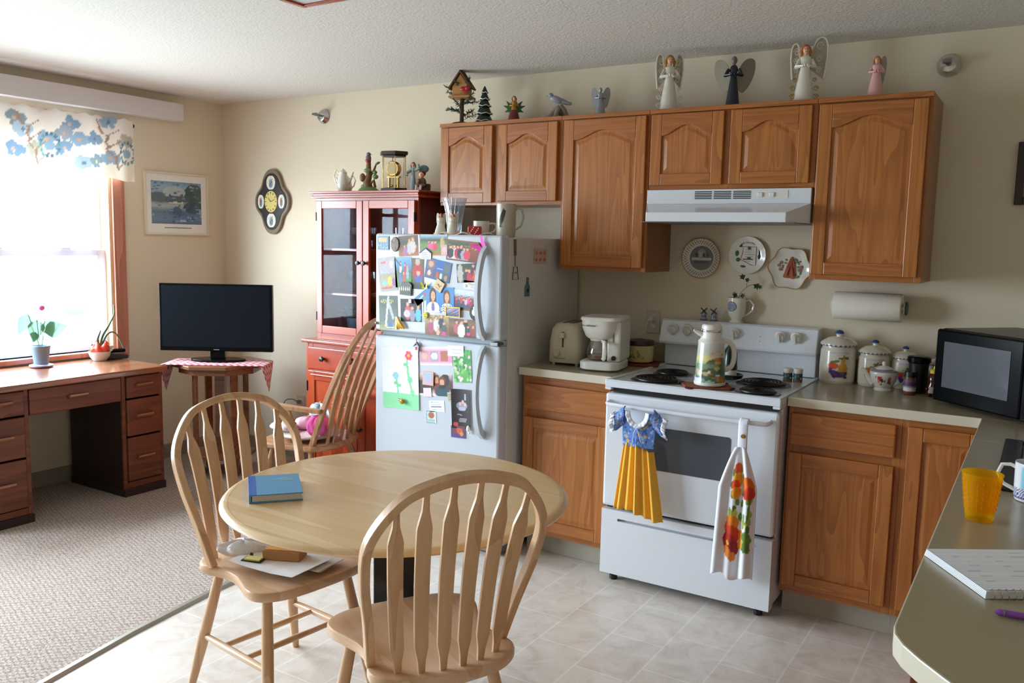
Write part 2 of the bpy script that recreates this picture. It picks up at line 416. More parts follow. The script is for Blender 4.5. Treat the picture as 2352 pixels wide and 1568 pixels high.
FACE_Y = Matrix(((1, 0, 0, 0), (0, 0, -1, 0), (0, 1, 0, 0), (0, 0, 0, 1)))      # text lying in the xz plane, read from -y

# painter: a list of shapes over a ground colour, u to the right, v up
def painter(ground, shapes, jit=0.0, seed=1):
    g = [hx(c) for c in (ground if isinstance(ground, (list, tuple)) else [ground])]
    S = []
    for q in shapes:
        S.append((q[0],)+tuple(q[1:-1])+(hx(q[-1]),))
    rnd = random.Random(seed)
    def fn(u, v):
        if len(g) == 1: c = g[0]
        else:
            t = min(.9999, max(0, v))*(len(g)-1); i = int(t); t -= i; c = tuple(g[i][k]*(1-t)+g[i+1][k]*t for k in range(3))
        for q in S:
            if q[0] == 'e':
                if ((u-q[1])/q[3])**2+((v-q[2])/q[4])**2 <= 1: c = q[5]
            elif q[0] == 'r':
                if q[1] <= u <= q[3] and q[2] <= v <= q[4]: c = q[5]
            elif q[0] == 'l':   # line from, to, half width
                dx, dy = q[3]-q[1], q[4]-q[2]; L = dx*dx+dy*dy or 1; t = max(0, min(1, ((u-q[1])*dx+(v-q[2])*dy)/L))
                if (u-q[1]-dx*t)**2+(v-q[2]-dy*t)**2 <= q[5]**2: c = q[6]
            elif q[0] == 'o':   # ring
                d = ((u-q[1])/q[3])**2+((v-q[2])/q[4])**2
                if (1-q[5])**2 <= d <= 1: c = q[6]
        if jit:
            j = 1+jit*(rnd.random()*2-1); c = tuple(max(0, x*j) for x in c)
        return c
    return fn
def people(row):
    """row of (u, v of feet, height, clothes colour, hair colour) -> shapes"""
    o = []
    for u, v, h, c, hr in row:
        o += [('e', u, v+h*.38, h*.17, h*.40, c), ('e', u, v+h*.86, h*.115, h*.16, hr), ('e', u, v+h*.83, h*.08, h*.11, 'd9a684')]
    return o
def WB(t):
    b = B(); b.T = Matrix.Translation(-Vector(t.location)); return b

# ================================================================ the setting
H = 2.404
b = B(); b.box(1.2, -7.2, -.1, 6.7, 0, 0); struct('floor', b, TILE)
# carpet reaches to a slightly slanting metal strip
strip = [(1.872, 0.0), (1.962, -.9), (2.033, -1.756), (2.105, -2.205), (2.195, -2.595), (2.39, -3.4), (2.62, -4.3), (2.9, -5.6), (3.3, -7.2)]
b = B(); b.prism([(0, 0), (0, -7.2)] + [(x, y) for x, y in strip[::-1]], .0005, .007); struct('floor_carpet', b, CARPET)
b = B()
for i in range(len(strip)-1):
    (xa, ya), (xc, yc) = strip[i], strip[i+1]
    vs = [b.v(p) for p in ((xa-.004, ya, .0068), (xa+.03, ya, .0008), (xc+.03, yc, .0008), (xc-.004, yc, .0068), (xa+.006, ya, .014), (xa+.022, ya, .012), (xc+.022, yc, .012), (xc+.006, yc, .014))]
    for q in ((0, 3, 7, 4), (4, 7, 6, 5), (5, 6, 2, 1)): b.f([vs[k] for k in q])
struct('trim_1', b, mat('brushed_transition_strip', 'b4afa2', .35, .6), solid=.001)
b = B(); b.box(-.15, 0, -.1, 6.85, .15, H+.1); struct('wall_back', b, WALL)
b = B(); b.box(6.7, -7.2, -.1, 6.85, 0, H+.1); struct('wall_right', b, WALL)
# window wall with its opening
wy0, wy1, wz0, wz1 = -2.30, -.865, .78, 2.12
py0, py1, pz0, pz1 = -4.20, -2.50, .45, 2.13      # second window of that wall, beside the photographer
b = B(); b.box(-.15, wy1, -.1, 0, 0, H+.1); b.box(-.15, py1, -.1, 0, wy0, H+.1); b.box(-.15, -7.35, -.1, 0, py0, H+.1); b.box(-.15, py0, -.1, 0, py1, pz0); b.box(-.15, py0, pz1, 0, py1, H+.1); b.box(-.15, wy0, -.1, 0, wy1, wz0); b.box(-.15, wy0, wz1, 0, wy1, H+.1); struct('wall_left', b, WALL)
b = B(); b.box(-.15, -7.35, -.1, 6.85, -7.2, H+.1); struct('wall_front', b, WALL)
b = B(); b.box(-.15, -7.35, H, 6.85, .15, H+.12); struct('ceiling', b, CEIL)
b = B(); b.box(.001, -7.2, 0, .012, -.001, .10); struct('baseboard_left', b, mat('vinyl_baseboard', '8f897c', .6), bev=.002)
b = B(); b.box(.012, -.012, 0, 2.9, -.001, .10); struct('baseboard_back', b, MATS['vinyl_baseboard'], bev=.002)
# window 1: reddish casing, white sashes
CAS = wood('window_casing_wood', '9a5c48', 'b0705a', 'bd8068', 'z', .5, .4, .1, .3)
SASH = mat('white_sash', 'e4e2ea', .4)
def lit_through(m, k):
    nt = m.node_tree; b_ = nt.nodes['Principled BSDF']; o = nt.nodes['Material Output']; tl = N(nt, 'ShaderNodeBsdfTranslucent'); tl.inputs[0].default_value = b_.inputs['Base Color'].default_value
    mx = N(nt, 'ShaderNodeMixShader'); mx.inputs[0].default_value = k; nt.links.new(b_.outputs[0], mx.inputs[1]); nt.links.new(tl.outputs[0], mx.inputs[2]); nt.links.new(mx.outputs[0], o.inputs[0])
lit_through(SASH, .3)  # translucency added so the sashes look bright against the window
w1 = thing('window_1', 'x', 'window'); del w1['label'], w1['category']; w1['kind'] = 'structure'
b = B()
b.box(0, wy1, wz0-.06, .02, wy1+.08, wz1+.08); b.box(0, wy0-.08, wz0-.06, .02, wy0, wz1+.08); b.box(0, wy0-.08, wz1, .02, wy1+.08, wz1+.08)
obj('window_casing', b, CAS, w1, bev=.003)
b = B(); b.box(-.15, wy1-.018, wz0, 0, wy1, wz1); b.box(-.15, wy0, wz0, 0, wy0+.018, wz1); b.box(-.15, wy0, wz1-.018, 0, wy1, wz1)
obj('window_jamb', b, mat('sunlit_jamb_wood', 'dfc4a0', .5), w1)  # jamb coloured paler than the casing to stand for sunlight on it
b = B(); b.box(-.15, wy0-.05, wz0-.03, .045, wy1+.05, wz0); obj('window_sill', b, CAS, w1, bev=.004)
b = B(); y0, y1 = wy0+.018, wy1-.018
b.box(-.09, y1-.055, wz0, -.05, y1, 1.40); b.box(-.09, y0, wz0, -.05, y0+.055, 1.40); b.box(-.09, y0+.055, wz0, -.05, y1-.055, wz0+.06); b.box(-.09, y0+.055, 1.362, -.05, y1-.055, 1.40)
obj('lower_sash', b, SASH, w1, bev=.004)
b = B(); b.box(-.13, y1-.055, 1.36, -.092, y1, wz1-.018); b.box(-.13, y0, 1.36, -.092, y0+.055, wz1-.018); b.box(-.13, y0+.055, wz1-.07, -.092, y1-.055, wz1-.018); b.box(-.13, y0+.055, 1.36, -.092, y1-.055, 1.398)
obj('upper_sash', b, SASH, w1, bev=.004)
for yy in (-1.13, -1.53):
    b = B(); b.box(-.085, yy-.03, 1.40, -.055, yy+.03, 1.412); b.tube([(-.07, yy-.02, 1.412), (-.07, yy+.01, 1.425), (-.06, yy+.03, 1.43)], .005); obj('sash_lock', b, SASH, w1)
b = B(); b.box(-.072, y0, wz0, -.068, y1, 1.39); b.box(-.112, y0, 1.39, -.108, y1, wz1); obj('window_pane', b, WGLASS, w1)
w2 = thing('window_2', 'x', 'window'); del w2['label'], w2['category']; w2['kind'] = 'structure'
b = B(); ys = [py0+(py1-py0)*i/6 for i in range(7)]; zs = [pz0+(pz1-pz0)*i/4 for i in range(5)]
for i, y in enumerate(ys):
    h = .06 if i in (0, 3, 6) else .014
    b.box(-.11, y-h, pz0, -.07, y+h, pz1)
for i, z in enumerate(zs):
    h = .05 if i in (0, 4) else .014
    b.box(-.11, py0, z-h, -.07, py1, z+h)
obj('window_grid', b, mat('dark_muntin', '4c4038', .4), w2)
b = B(); b.box(-.092, py0, pz0, -.088, py1, pz1); obj('window_pane', b, WGLASS, w2)

# box over the curtain, and the curtain valance
b = B(); b.box(.002, -3.2, 2.236, .085, -.385, 2.348)
tag(obj('curtain_cover_box', b, mat('white_painted_metal', 'd6d3d6', .4), bev=.004), 'long white boxed cover mounted on the wall above the window', 'cover')
def valance():
    t = thing('valance_curtain', 'short floral valance in blue and tan hanging over the bright window', 'curtain', (.05, -1.5, 1.84))
    r = random.Random(4); sh = []
    for k in range(34):
        u, v = r.random(), .15+.8*r.random(); c = r.choice(['8fa9c0', '7f9ab4', 'a9bccd', '9aa3b0', 'b4b4a4', '8496a0'])
        for q in range(5):
            a = q*1.26+r.random(); sh.append(('e', u+.015*math.cos(a), v+.07*math.sin(a), .016-.002*q, .075-.008*q, c))
        sh.append(('e', u, v, .006, .03, r.choice(['d8c890', 'c8a898', '6a8298'])))
    for u in (.12, .42, .72, .95):
        for q in range(7): sh.append(('l', u-.008*q, .15+.11*q, u-.008*(q+1)+.012*math.sin(q*2), .26+.11*q, .004, 'a08478'))
        for q in range(4): sh.append(('l', u-.008*q*1.5, .2+.16*q, u+.03-.008*q, .34+.16*q, .003, 'a08478'))
        for q in range(14):
            a = q*.45; sh.append(('e', u+.03+.022*math.cos(a), .45+.17*math.sin(a), .004, .03, r.choice(['3f6c86', '567c92', '6a9a9a'])))
        sh.append(('e', u+.03, .45, .012, .08, '8fa9bd'))
    P = painter(['f1ead8', 'ece6dc', 'e6e0da'], sh, .03)
    def fn(u, v):
        fold = .018*math.sin(u*75)+.012*math.sin(u*31+1)
        return (.040+(fold*(1.05-v*.6)), -1.35+u*2.09, .018*math.sin(u*24)*(1-v)+v*.355+.006*math.sin(u*150)*(v > .9))
    b = B(); b.grid(fn, 300, 36, P); obj('fabric', b, SHEER, t, smooth=True)
    b = B(); b.tube([(.01, -1.36, .325), (.01, .745, .325)], .008, 10); b.ell((.01, .755, .325), .014); obj('curtain_rod', b, mat('dark_bronze', '3a3436', .35, .8), t, smooth=True)
valance()

# ceiling light
t = thing('ceiling_light', 'ceiling light panel in a reddish wood frame', 'light', (3.2, -2.1, 2.33))
b = WB(t); X0, X1, Y0, Y1 = 2.580, 3.78, -2.42, -1.752
b.box(X0, Y0, 2.33, X0+.022, Y1, H-.001); b.box(X1-.022, Y0, 2.33, X1, Y1, H-.001); b.box(X0+.022, Y1-.022, 2.33, X1-.022, Y1, H-.001); b.box(X0+.022, Y0, 2.33, X1-.022, Y0+.022, H-.001)
obj('frame', b, HUT, t, bev=.003)
b = WB(t); b.box(X0+.023, Y0+.023, 2.337, X1-.023, Y1-.023, 2.343); obj('diffuser', b, mat('acrylic_diffuser', 'd4dadc', .4), t)

# ================================================================ kitchen cabinets
def door(parent, x0, x1, z0, z1, y, arch=True, name='door'):
    """frame-and-panel oak door standing .02 proud of y"""
    T0 = Vector(parent.location); sw = .052; yb, yf = y-.001, y-.021
    d = min(.045, .13*(x1-x0)) if arch else 0
    def zt(x): return z1-.052-d+d*math.sin(PI*(x-x0-sw)/(x1-x0-2*sw))**2
    xs = [x0+sw+(x1-x0-2*sw)*i/20 for i in range(21)]
    b = B(); b.T = Matrix.Translation(-T0)
    b.m = 0; b.box(x0, yf, z0, x0+sw, yb, z1); b.box(x1-sw, yf, z0, x1, yb, z1)
    b.m = 1; b.box(x0+sw, yf, z0, x1-sw, yb, z0+sw)
    b.prism([(x0+sw, z1), (x0+sw, zt(xs[0]))]+[(x, zt(x)) for x in xs[1:-1]]+[(x1-sw, zt(xs[-1])), (x1-sw, z1)], yf, yb, 'xz')
    o = obj(name, b, [OAKV, OAKH], parent, bev=.003)
    # raised panel
    b = B(); b.T = Matrix.Translation(-T0)
    def loop(e, yy):
        L = [(x0+sw+e, z0+sw+e), (x1-sw-e, z0+sw+e)]
        for x in xs[::-1]:
            xx = min(max(x, x0+sw+e), x1-sw-e); L.append((xx, zt(x)-e))
        return [b.v((a, yy, c)) for a, c in L]
    A = loop(.0, yf+.010); D = loop(.012, yf+.010); E = loop(.028 if arch else .026, yf+.006)
    for P, Q in ((A, D), (D, E)):
        for i in range(len(P)): b.f([P[i], P[(i+1) % len(P)], Q[(i+1) % len(Q)], Q[i]])
    b.f(E); obj('door_panel', b, OAKV, o)
    return o
def drawer(parent, x0, x1, z0, z1, y):
    b = B(); b.T = Matrix.Translation(-Vector(parent.location)); b.box(x0, y-.021, z0, x1, y-.001, z1); return obj('drawer', b, OAKH, parent, bev=.006)
def upper(x0, x1, z0, doors, label):
    t = thing('wall_cabinet', label, 'cabinet', ((x0+x1)/2, -.15, z0), group='oak wall cabinets')
    z1 = 2.119; b = WB(t); e = .0005
    b.m = 0; b.box(x0+e, -.286, z0, x1-e, -.002, z1)
    obj('carcass', b, OAKS, t)
    b = WB(t); b.m = 0; n = [x0+e]+[q for dd in doors for q in (dd[0], dd[1])]+[x1-e]
    edges = [(x0+e, doors[0][0]+.012)]+[(doors[i][1]-.012, doors[i+1][0]+.012) for i in range(len(doors)-1)]+[(doors[-1][1]-.012, x1-e)]
    for a, c in edges: b.box(a, -.305, z0, c, -.2865, z1)
    b.m = 1
    for i in range(len(edges)-1):
        a, c = edges[i][1], edges[i+1][0]; b.box(a, -.305, z0, c, -.2865, z0+.035); b.box(a, -.305, z1-.035, c, -.2865, z1)
    obj('face_frame', b, [OAKV, OAKH], t, bev=.001)
    b = WB(t); b.box(x0+e, -.318, 2.101, x1-e, -.3055, 2.121); obj('top_moulding', b, OAKH, t, bev=.002)
    for a, c, q0, q1 in doors: door(t, a, c, q0, q1, -.305)
    return t
upper(2.121, 2.868, 1.69, [(2.134, 2.465, 1.703, 2.096), (2.503, 2.848, 1.709, 2.096)], 'short two-door oak wall cabinet above the fridge')
upper(2.868, 3.332, 1.372, [(2.888, 3.318, 1.392, 2.096)], 'tall single-door oak wall cabinet between fridge and range hood')
upper(3.332, 4.083, 1.757, [(3.344, 3.686, 1.776, 2.096), (3.718, 4.062, 1.776, 2.096)], 'short two-door oak wall cabinet above the range hood')
upper(4.083, 4.518, 1.372, [(4.092, 4.502, 1.394, 2.094)], 'tall single-door oak wall cabinet at the right end of the row')

def base(x0, x1, label, parts):
    t = thing('base_cabinet', label, 'cabinet', ((x0+x1)/2, -.3, 0), group='oak base cabinets')
    b = WB(t); b.box(x0, -.591, .105, x1, -.002, .875); obj('carcass', b, OAKS, t)
    b = WB(t); ds = [p for p in parts]
    b.m = 0; xs = sorted({p[1] for p in ds} | {p[2] for p in ds}); spans = sorted({(p[1], p[2]) for p in ds})
    edges = [(x0, spans[0][0]+.012)]+[(spans[i][1]-.012, spans[i+1][0]+.012) for i in range(len(spans)-1)]+[(spans[-1][1]-.012, x1)]
    for a, c in edges:
        if c > a: b.box(a, -.61, .105, c, -.5915, .875)
    b.m = 1
    for i in range(len(edges)-1):
        a, c = edges[i][1], edges[i+1][0]; b.box(a, -.61, .105, c, -.5915, .15); b.box(a, -.61, .83, c, -.5915, .875)
        if any(p[0] == 'drawer' and abs(p[1]-spans[i][0]) < .01 for p in ds): b.box(a, -.61, .665, c, -.5915, .73)
    obj('face_frame', b, [OAKV, OAKH], t, bev=.001)
    b = WB(t); b.box(x0, -.545, .001, x1, -.02, .105); obj('toe_kick', b, TOE, t)
    for p in parts:
        if p[0] == 'drawer': drawer(t, *p[1:], -.61)
        else: door(t, *p[1:], -.61, arch=False)
    return t
base(2.86, 3.338, 'oak base cabinet left of the stove, drawer over door', [('drawer', 2.876, 3.322, .716, .838), ('door', 2.876, 3.322, .133, .678)])
base(4.110, 4.53, 'oak base cabinet right of the stove, drawer over door', [('drawer', 4.122, 4.512, .722, .850), ('door', 4.122, 4.512, .137, .690)])
base(4.5305, 4.825, 'oak corner cabinet beside the peninsula with one tall door', [('door', 4.552, 4.81, .137, .850)])
# peninsula cabinets
t = thing('peninsula_cabinet', 'oak cabinet under the peninsula counter', 'cabinet', (5.1, -1.6, 0))
b = WB(t); b.box(4.83, -2.60, .105, 5.40, -.62, .72); obj('carcass', b, OAKS, t)
b = WB(t); b.box(4.813, -2.615, .105, 4.829, -.63, .874); b.box(4.829, -2.615, .105, 5.42, -2.6005, .874); obj('side_panel', b, mat('dark_oak_panel', '7a3c22', .4), t, bev=.002)
b = WB(t); b.box(4.88, -2.55, .001, 5.35, -.62, .105); obj('toe_kick', b, TOE, t)

# worktops
def worktop(name, label, rects, polys, edge_bev=.003):
    t = thing(name, label, 'countertop', (rects[0][0], rects[0][1], .876))
    b = WB(t); b.m = 0
    for x0, y0, x1, y1 in rects: b.box(x0, y0, .876, x1, y1, .914)
    for p in polys: b.prism(p, .876, .914)
    b.bm.normal_update(); bmesh.ops.recalc_face_normals(b.bm, faces=b.bm.faces); b.bm.normal_update()
    for f in b.bm.faces: f.material_index = 1 if abs(f.normal.z) < .5 else 0
    obj('slab', b, [LAM, LAME], t, bev=edge_bev)
    return t
t = worktop('countertop', 'short beige laminate countertop between fridge and stove', [(2.846, -.636, 3.342, -.002)], [])
b = WB(t); b.box(2.846, -.022, .9145, 3.336, -.002, 1.012); obj('backsplash', b, LAM, t, bev=.003)
def arc(cx, cy, r, a0, a1, n=8): return [(cx+r*math.cos(math.radians(a0+(a1-a0)*i/n)), cy+r*math.sin(math.radians(a0+(a1-a0)*i/n))) for i in range(n+1)]
end = [(4.787, -1.64), (5.46, -1.64), (5.46, -3.02)]+[(5.10, -3.02)]+arc(4.93, -2.72, .143, 222, 180, 6)[0:]
sx0, sx1, sy0, sy1 = 4.90, 5.30, -1.60, -1.02
t = worktop('countertop', 'long beige laminate countertop right of the stove turning into the peninsula', [(4.108, -.636, 5.749, -.002), (4.787, -1.04, 5.46, -.6361), (4.787, -1.64, 4.92, -1.0401), (5.28, -1.64, 5.46, -1.0401)],
    [[(4.787, -1.6401), (5.46, -1.6401), (5.46, -3.05), (5.13, -3.05), (4.872, -2.783), (4.835, -2.741), (4.808, -2.705), (4.792, -2.672), (4.787, -2.64)]])
b = WB(t); b.box(4.108, -.022, .9145, 5.749, -.002, 1.012); obj('backsplash', b, LAM, t, bev=.003)
# sink
t = thing('kitchen_sink', 'black drop-in sink set into the peninsula counter', 'sink', (5.1, -1.34, .75))
b = WB(t)
X0, X1, Y0, Y1 = 4.875, 5.34, -1.66, -1.0
for q in ((X0, Y0, .9145, 4.925, Y1, .923), (5.275, Y0, .9145, X1, Y1, .923), (4.925, Y0, .9145, 5.275, -1.635, .923), (4.925, -1.045, .9145, 5.275, Y1, .923)): b.box(*q)
obj('rim', b, BLK, t, bev=.005)
b = WB(t)
b.box(4.925, -1.63, .75, 4.933, -1.05, .914); b.box(5.267, -1.63, .75, 5.275, -1.05, .914); b.box(4.933, -1.63, .75, 5.267, -1.622, .914); b.box(4.933, -1.058, .75, 5.267, -1.05, .914); b.box(4.933, -1.622, .742, 5.267, -1.058, .75)
obj('basin', b, GREY, t, bev=.004)

# ================================================================ range hood
t = thing('range_hood', 'white range hood under the short cabinet above the stove', 'range hood', (3.707, -.2, 1.607))
b = WB(t); L, R, l, r = 3.336, 4.078, 3.40, 4.018
def quad(b, *p): b.f([b.v(q) for q in p])
pts = [(L, -.002, 1.607), (L, -.002, 1.755), (L, -.325, 1.755), (L, -.325, 1.69), (L, -.325, 1.607)]
b.box(L, -.325, 1.69, R, -.002, 1.755)
v = {k: b.v(p) for k, p in dict(a=(L, -.325, 1.69), b=(R, -.325, 1.69), c=(r, -.48, 1.647), d=(l, -.48, 1.647), e=(l, -.48, 1.607), f=(r, -.48, 1.607), g=(R, -.325, 1.607), h=(L, -.325, 1.607), i=(R, -.002, 1.607), j=(L, -.002, 1.607), k=(R, -.002, 1.69), m=(L, -.002, 1.69)).items()}
for q in ('abcd', 'dcfe', 'bgfc', 'adeh', 'bkig', 'ahjm', 'kmji'): b.f([v[k] for k in q])
obj('canopy', b, WHITE, t, bev=.002)
b = WB(t); b.box(L+.03, -.46, 1.604, R-.03, -.03, 1.6068); obj('underside', b, GREY, t)
for i in range(3):
    x = 3.568+i*.088; b = WB(t)
    for k in range(5): b.box(x, -.3265, 1.712+k*.0075, x+.079, -.3255, 1.716+k*.0075)
    obj('vent', b, BLK, t)
b = WB(t); b.box(3.835, -.3275, 1.712, 3.982, -.3255, 1.745); obj('control_panel', b, WPLA, t)
for x in (3.853, 3.903): b = WB(t); b.box(x, -.334, 1.718, x+.022, -.3278, 1.738); obj('rocker_switch', b, WHITE, t, bev=.002)

# ================================================================ stove
t = thing('stove', 'white electric stove with four coil burners and a towel-hung oven door', 'stove', (3.725, -.36, 0)); STOVE = t
X0, X1 = 3.346, 4.104
b = WB(t); b.box(X0+.004, -.665, .055, X1-.004, -.02, .872); obj('body', b, WHITE, t, bev=.003)
b = WB(t); b.box(X0, -.725, .884, X1, -.07, .912)
b.box(X0, -.725, .8725, X0+.03, -.07, .884); b.box(X1-.03, -.725, .8725, X1, -.07, .884)
b.box(X0, -.725, .912, X1, -.70, .918); b.box(X0, -.70, .912, X0+.02, -.07, .918); b.box(X1-.02, -.70, .912, X1, -.07, .918)
obj('cooktop', b, WHITE, t, bev=.004)
b = WB(t); b.box(X0+.012, -.70, .862, X1-.012, -.666, .883); obj('vent_gap', b, BLK, t)
b = WB(t); b.box(X0+.002, -.722, .352, X1-.002, -.666, .858); obj('oven_door', b, WHITE, t, bev=.012); OV = [o for o in scene.objects if o.name.startswith('oven_door')][-1]
b = WB(t); b.prism([(3.535+.008, .549), (3.915-.008, .549), (3.915, .557), (3.915, .727), (3.915-.008, .735), (3.543, .735), (3.535, .727), (3.535, .557)], -.7235, -.7215, 'xz'); obj('oven_window', b, DARKG, OV, loc=None)
b = WB(t); b.tube([(3.372, -.726, .822), (3.373, -.752, .818), (3.38, -.764, .816), (3.5, -.772, .816), (3.725, -.775, .816), (3.95, -.772, .816), (4.06, -.764, .816), (4.07, -.752, .818), (4.071, -.726, .822)], .0095, 10); obj('door_handle', b, WHITE, OV, smooth=True)
b = WB(t)
b.box(X0+.002, -.722, .045, X1-.002, -.666, .29); b.box(X0+.002, -.722, .305, X1-.002, -.666, .338); b.box(X0+.002, -.722, .29, X0+.08, -.666, .305); b.box(X1-.08, -.722, .29, X1-.002, -.666, .305); b.box(X0+.08, -.70, .29, X1-.08, -.69, .305)
b.box(X0+.07, -.7235, .302, X1-.07, -.722, .312)
obj('storage_drawer', b, WHITE, t, bev=.003)
b = WB(t); b.box(X0+.02, -.6655, .338, X1-.02, -.66, .353); b.box(X0+.012, -.69, .340, X1-.012, -.665, .350); obj('drawer_gap', b, BLK, t)
for x in (3.388, 4.045):
    for y in (-.66, -.1):
        b = WB(t); b.lathe([(.018, .0), (.018, .02), (.01, .025), (.01, .056)], 12, (x, y, .0008)); obj('foot', b, BLK, t, smooth=True)
# backguard
b = WB(t); xa, xc = 3.340, 4.092
b.box(xa+.01, -.062, .913, xc-.01, -.015, 1.03); obj('back_panel', b, WHITE, t, bev=.004)
b = WB(t); b.prism([(-.012, 1.022), (-.118, 1.022), (-.121, 1.034), (-.088, 1.134), (-.078, 1.142), (-.012, 1.142)], xa, xc, 'yz'); obj('console', b, WHITE, t, bev=.004)
KN = []
for i, x in enumerate((3.408, 3.480, 3.713, 3.927, 3.999)):
    b = WB(t); yy = -.102; zz = 1.098
    o0 = b.T; b.T = b.T @ Matrix.Translation((x, yy, zz)) @ Euler((math.radians(18), 0, 0)).to_matrix().to_4x4()
    b.lathe([(.026, .0), (.026, -.006), (.021, -.010), (.019, -.026), (.014, -.028)], 20, axis='y'); b.box(-.004, -.034, -.018, .004, -.027, .018)
    obj('knob', b, WPLA, t, smooth=True)
    b = WB(t); b.T = b.T @ Matrix.Translation((x, -.1085, 1.066)) @ Euler((math.radians(72), 0, 0)).to_matrix().to_4x4()
    b.box(-.006, 0, .0016, -.002, .004, .0022); b.box(.003, 0, .0016, .006, .004, .0022); obj('knob_marking', b, GREY, t)
b = WB(t)
for x, z in ((3.835, 1.088), (3.835, 1.066)): b.ell((x, -.1085+(z-1.066)*.33, z), .0028)
obj('indicator_light', b, BLK, t)
# burners
for i, (x, y, r) in enumerate(((3.535, -.60, .104), (3.520, -.375, .080), (3.940, -.395, .104), (3.985, -.625, .080))):
    b = WB(t); b.lathe([(r+.010, .9125), (r+.010, .9165), (r-.002, .9185), (r*.85, .914), (.02, .9135), (0, .9135)], 36, (x, y, 0), caps=False); pan = obj('drip_pan', b, STEEL, t, smooth=True)
    b = WB(t); pts = []
    for k in range(150):
        a = k*.21; rr = .018+(r-.024)*k/149; pts.append((x+rr*math.cos(a), y+rr*math.sin(a), .9245))
    b.tube(pts, .0052, 6); b.tube([(x-r*.8, y, .9175), (x+r*.8, y, .9175)], .003); b.tube([(x, y-r*.8, .9175), (x, y+r*.8, .9175)], .003)
    obj('coil_element', b, mat('burner_black', '0b0b0c', .38), t, smooth=True)

# ================================================================ refrigerator
t = thing('refrigerator', 'white top-freezer refrigerator covered with photos and magnets', 'refrigerator', (2.46, -.4, 0)); FR = t
b = WB(t); b.box(2.086, -.722, .05, 2.834, -.03, 1.522); obj('body', b, FRSIDE, t, bev=.006)
b = WB(t); b.box(2.083, -.789, 1.046, 2.836, -.7225, 1.531); fd = obj('freezer_door', b, FRWHITE, t, bev=.010)
b = WB(t); b.box(2.083, -.789, .085, 2.836, -.7225, 1.022); rd = obj('fridge_door', b, FRWHITE, t, bev=.010)
b = WB(t); b.box(2.10, -.75, 1.0225, 2.834, -.7225, 1.0455); obj('door_gasket', b, mat('grey_gasket', '9aa3a8', .5), t)
b = WB(t); b.box(2.10, -.74, .012, 2.82, -.66, .08); b.box(2.12, -.65, .0008, 2.2, -.1, .052); b.box(2.72, -.65, .0008, 2.8, -.1, .052); obj('base_grille', b, GREY, t)
b = WB(t); b.box(2.79, -.80, 1.026, 2.83, -.735, 1.040); b.ell((2.826, -.795, 1.034), .006); obj('hinge', b, STEEL, t)
def fhandle(parent, z0, z1, flip):
    b = WB(t); n = 16; pts = []
    for i in range(n+1):
        s = i/n; z = z0+(z1-z0)*s; pts.append((2.752-.012*math.sin(PI*s), -.789-.052*math.sin(PI*s)**.45, z))
    b.tube(pts, .01, flat=lambda s: (.012, .017-.004*math.sin(PI*s)), up=(0, 1, 0)); obj('handle', b, FRWHITE, parent, smooth=True)
fhandle(fd, 1.055, 1.470, 0); fhandle(rd, .590, 1.012, 1)
# ================================================================ round table
def xyc(c, s): return c
t = thing('dining_table', 'round pale maple table on a black pedestal', 'table', (3.325, -2.102, 0)); TABLE = t
b = B(); R = .518
b.m = 0; b.lathe([(R-.024, .7455), (0, .7455)][::-1], 96, caps=False)
b.m = 0; b.lathe([(R-.014, .7265), (R-.004, .7290), (R, .735), (R-.005, .7415), (R-.016, .7455), (R-.0245, .7455)], 96, caps=False)
b.m = 0; b.lathe([(0, .7265), (R-.014, .7265)], 96, caps=False)
obj('table_top', b, [TABW, TABE], t, smooth=True)
b = B(); b.cb((0, 0, .39), (.135, .135, .64), rz=.62); obj('pedestal', b, BLK, t, bev=.004)
b = B(); b.cb((0, 0, .715), (.5, .06, .012), rz=.62); b.cb((0, 0, .715), (.06, .5, .012), rz=.62); obj('mounting_plate', b, BLK, t)
for k in range(4):
    a = .62+k*PI/2; b = B(); b.tube([(.07*math.cos(a), .07*math.sin(a), .06), (.33*math.cos(a), .33*math.sin(a), .035)], .03, flat=(.03, .022), up=(0, 0, 1)); b.ell((.31*math.cos(a), .31*math.sin(a), .0125), (.02, .02, .0115)); obj('base_foot', b, BLK, t, bev=.002)

# ================================================================ windsor chairs
BOW = [(.183, 0), (.203, .1345), (.227, .269), (.227, .387), (.163, .49), (.0815, .527), (0, .538)]
LEAN = .339
def bow_curve():
    P = [(x, 0, z) for x, z in BOW]+[(-x, 0, z) for x, z in BOW[:-1][::-1]]
    return [(p.x, p.z) for p in catmull(P, 7)]
def onbow(x, z): return Vector((x, -z*math.sin(LEAN), .448+z*math.cos(LEAN)))
def seat_mesh():
    half = [(0, .345), (.08, .343), (.15, .332), (.198, .305), (.218, .27), (.216, .225), (.196, .17), (.180, .12), (.176, .07), (.185, .02), (.197, -.02), (.196, -.055), (.17, -.092), (.11, -.125), (0, -.14)]
    P = catmull([(x, y, 0) for x, y in half], 4); P = [(p.x, p.y) for p in P]; ring = P+[(-x, y) for x, y in P[1:-1][::-1]]
    b = B(); cx, cy = 0, .1
    def lay(k, z, dish=0): return [b.v((cx+(x-cx)*k, cy+(y-cy)*k, z)) for x, y in ring]
    L = [lay(.93, .418), lay(.985, .420), lay(1, .428), lay(1, .442), lay(.985, .449), lay(.955, .4505), lay(.80, .446), lay(.5, .440), lay(.2, .439)]
    for A, D in zip(L, L[1:]):
        for i in range(len(A)): b.f([A[i], A[(i+1) % len(A)], D[(i+1) % len(D)], D[i]])
    b.f(L[0][::-1]); b.f(L[-1]); return b
def leg_pts(sx, sy):
    top = Vector((sx*(.150 if sy > 0 else .130), .245 if sy > 0 else -.035, .425))
    foot = Vector((sx*(.205 if sy > 0 else .212), .320 if sy > 0 else -.105, .001)); return top, foot
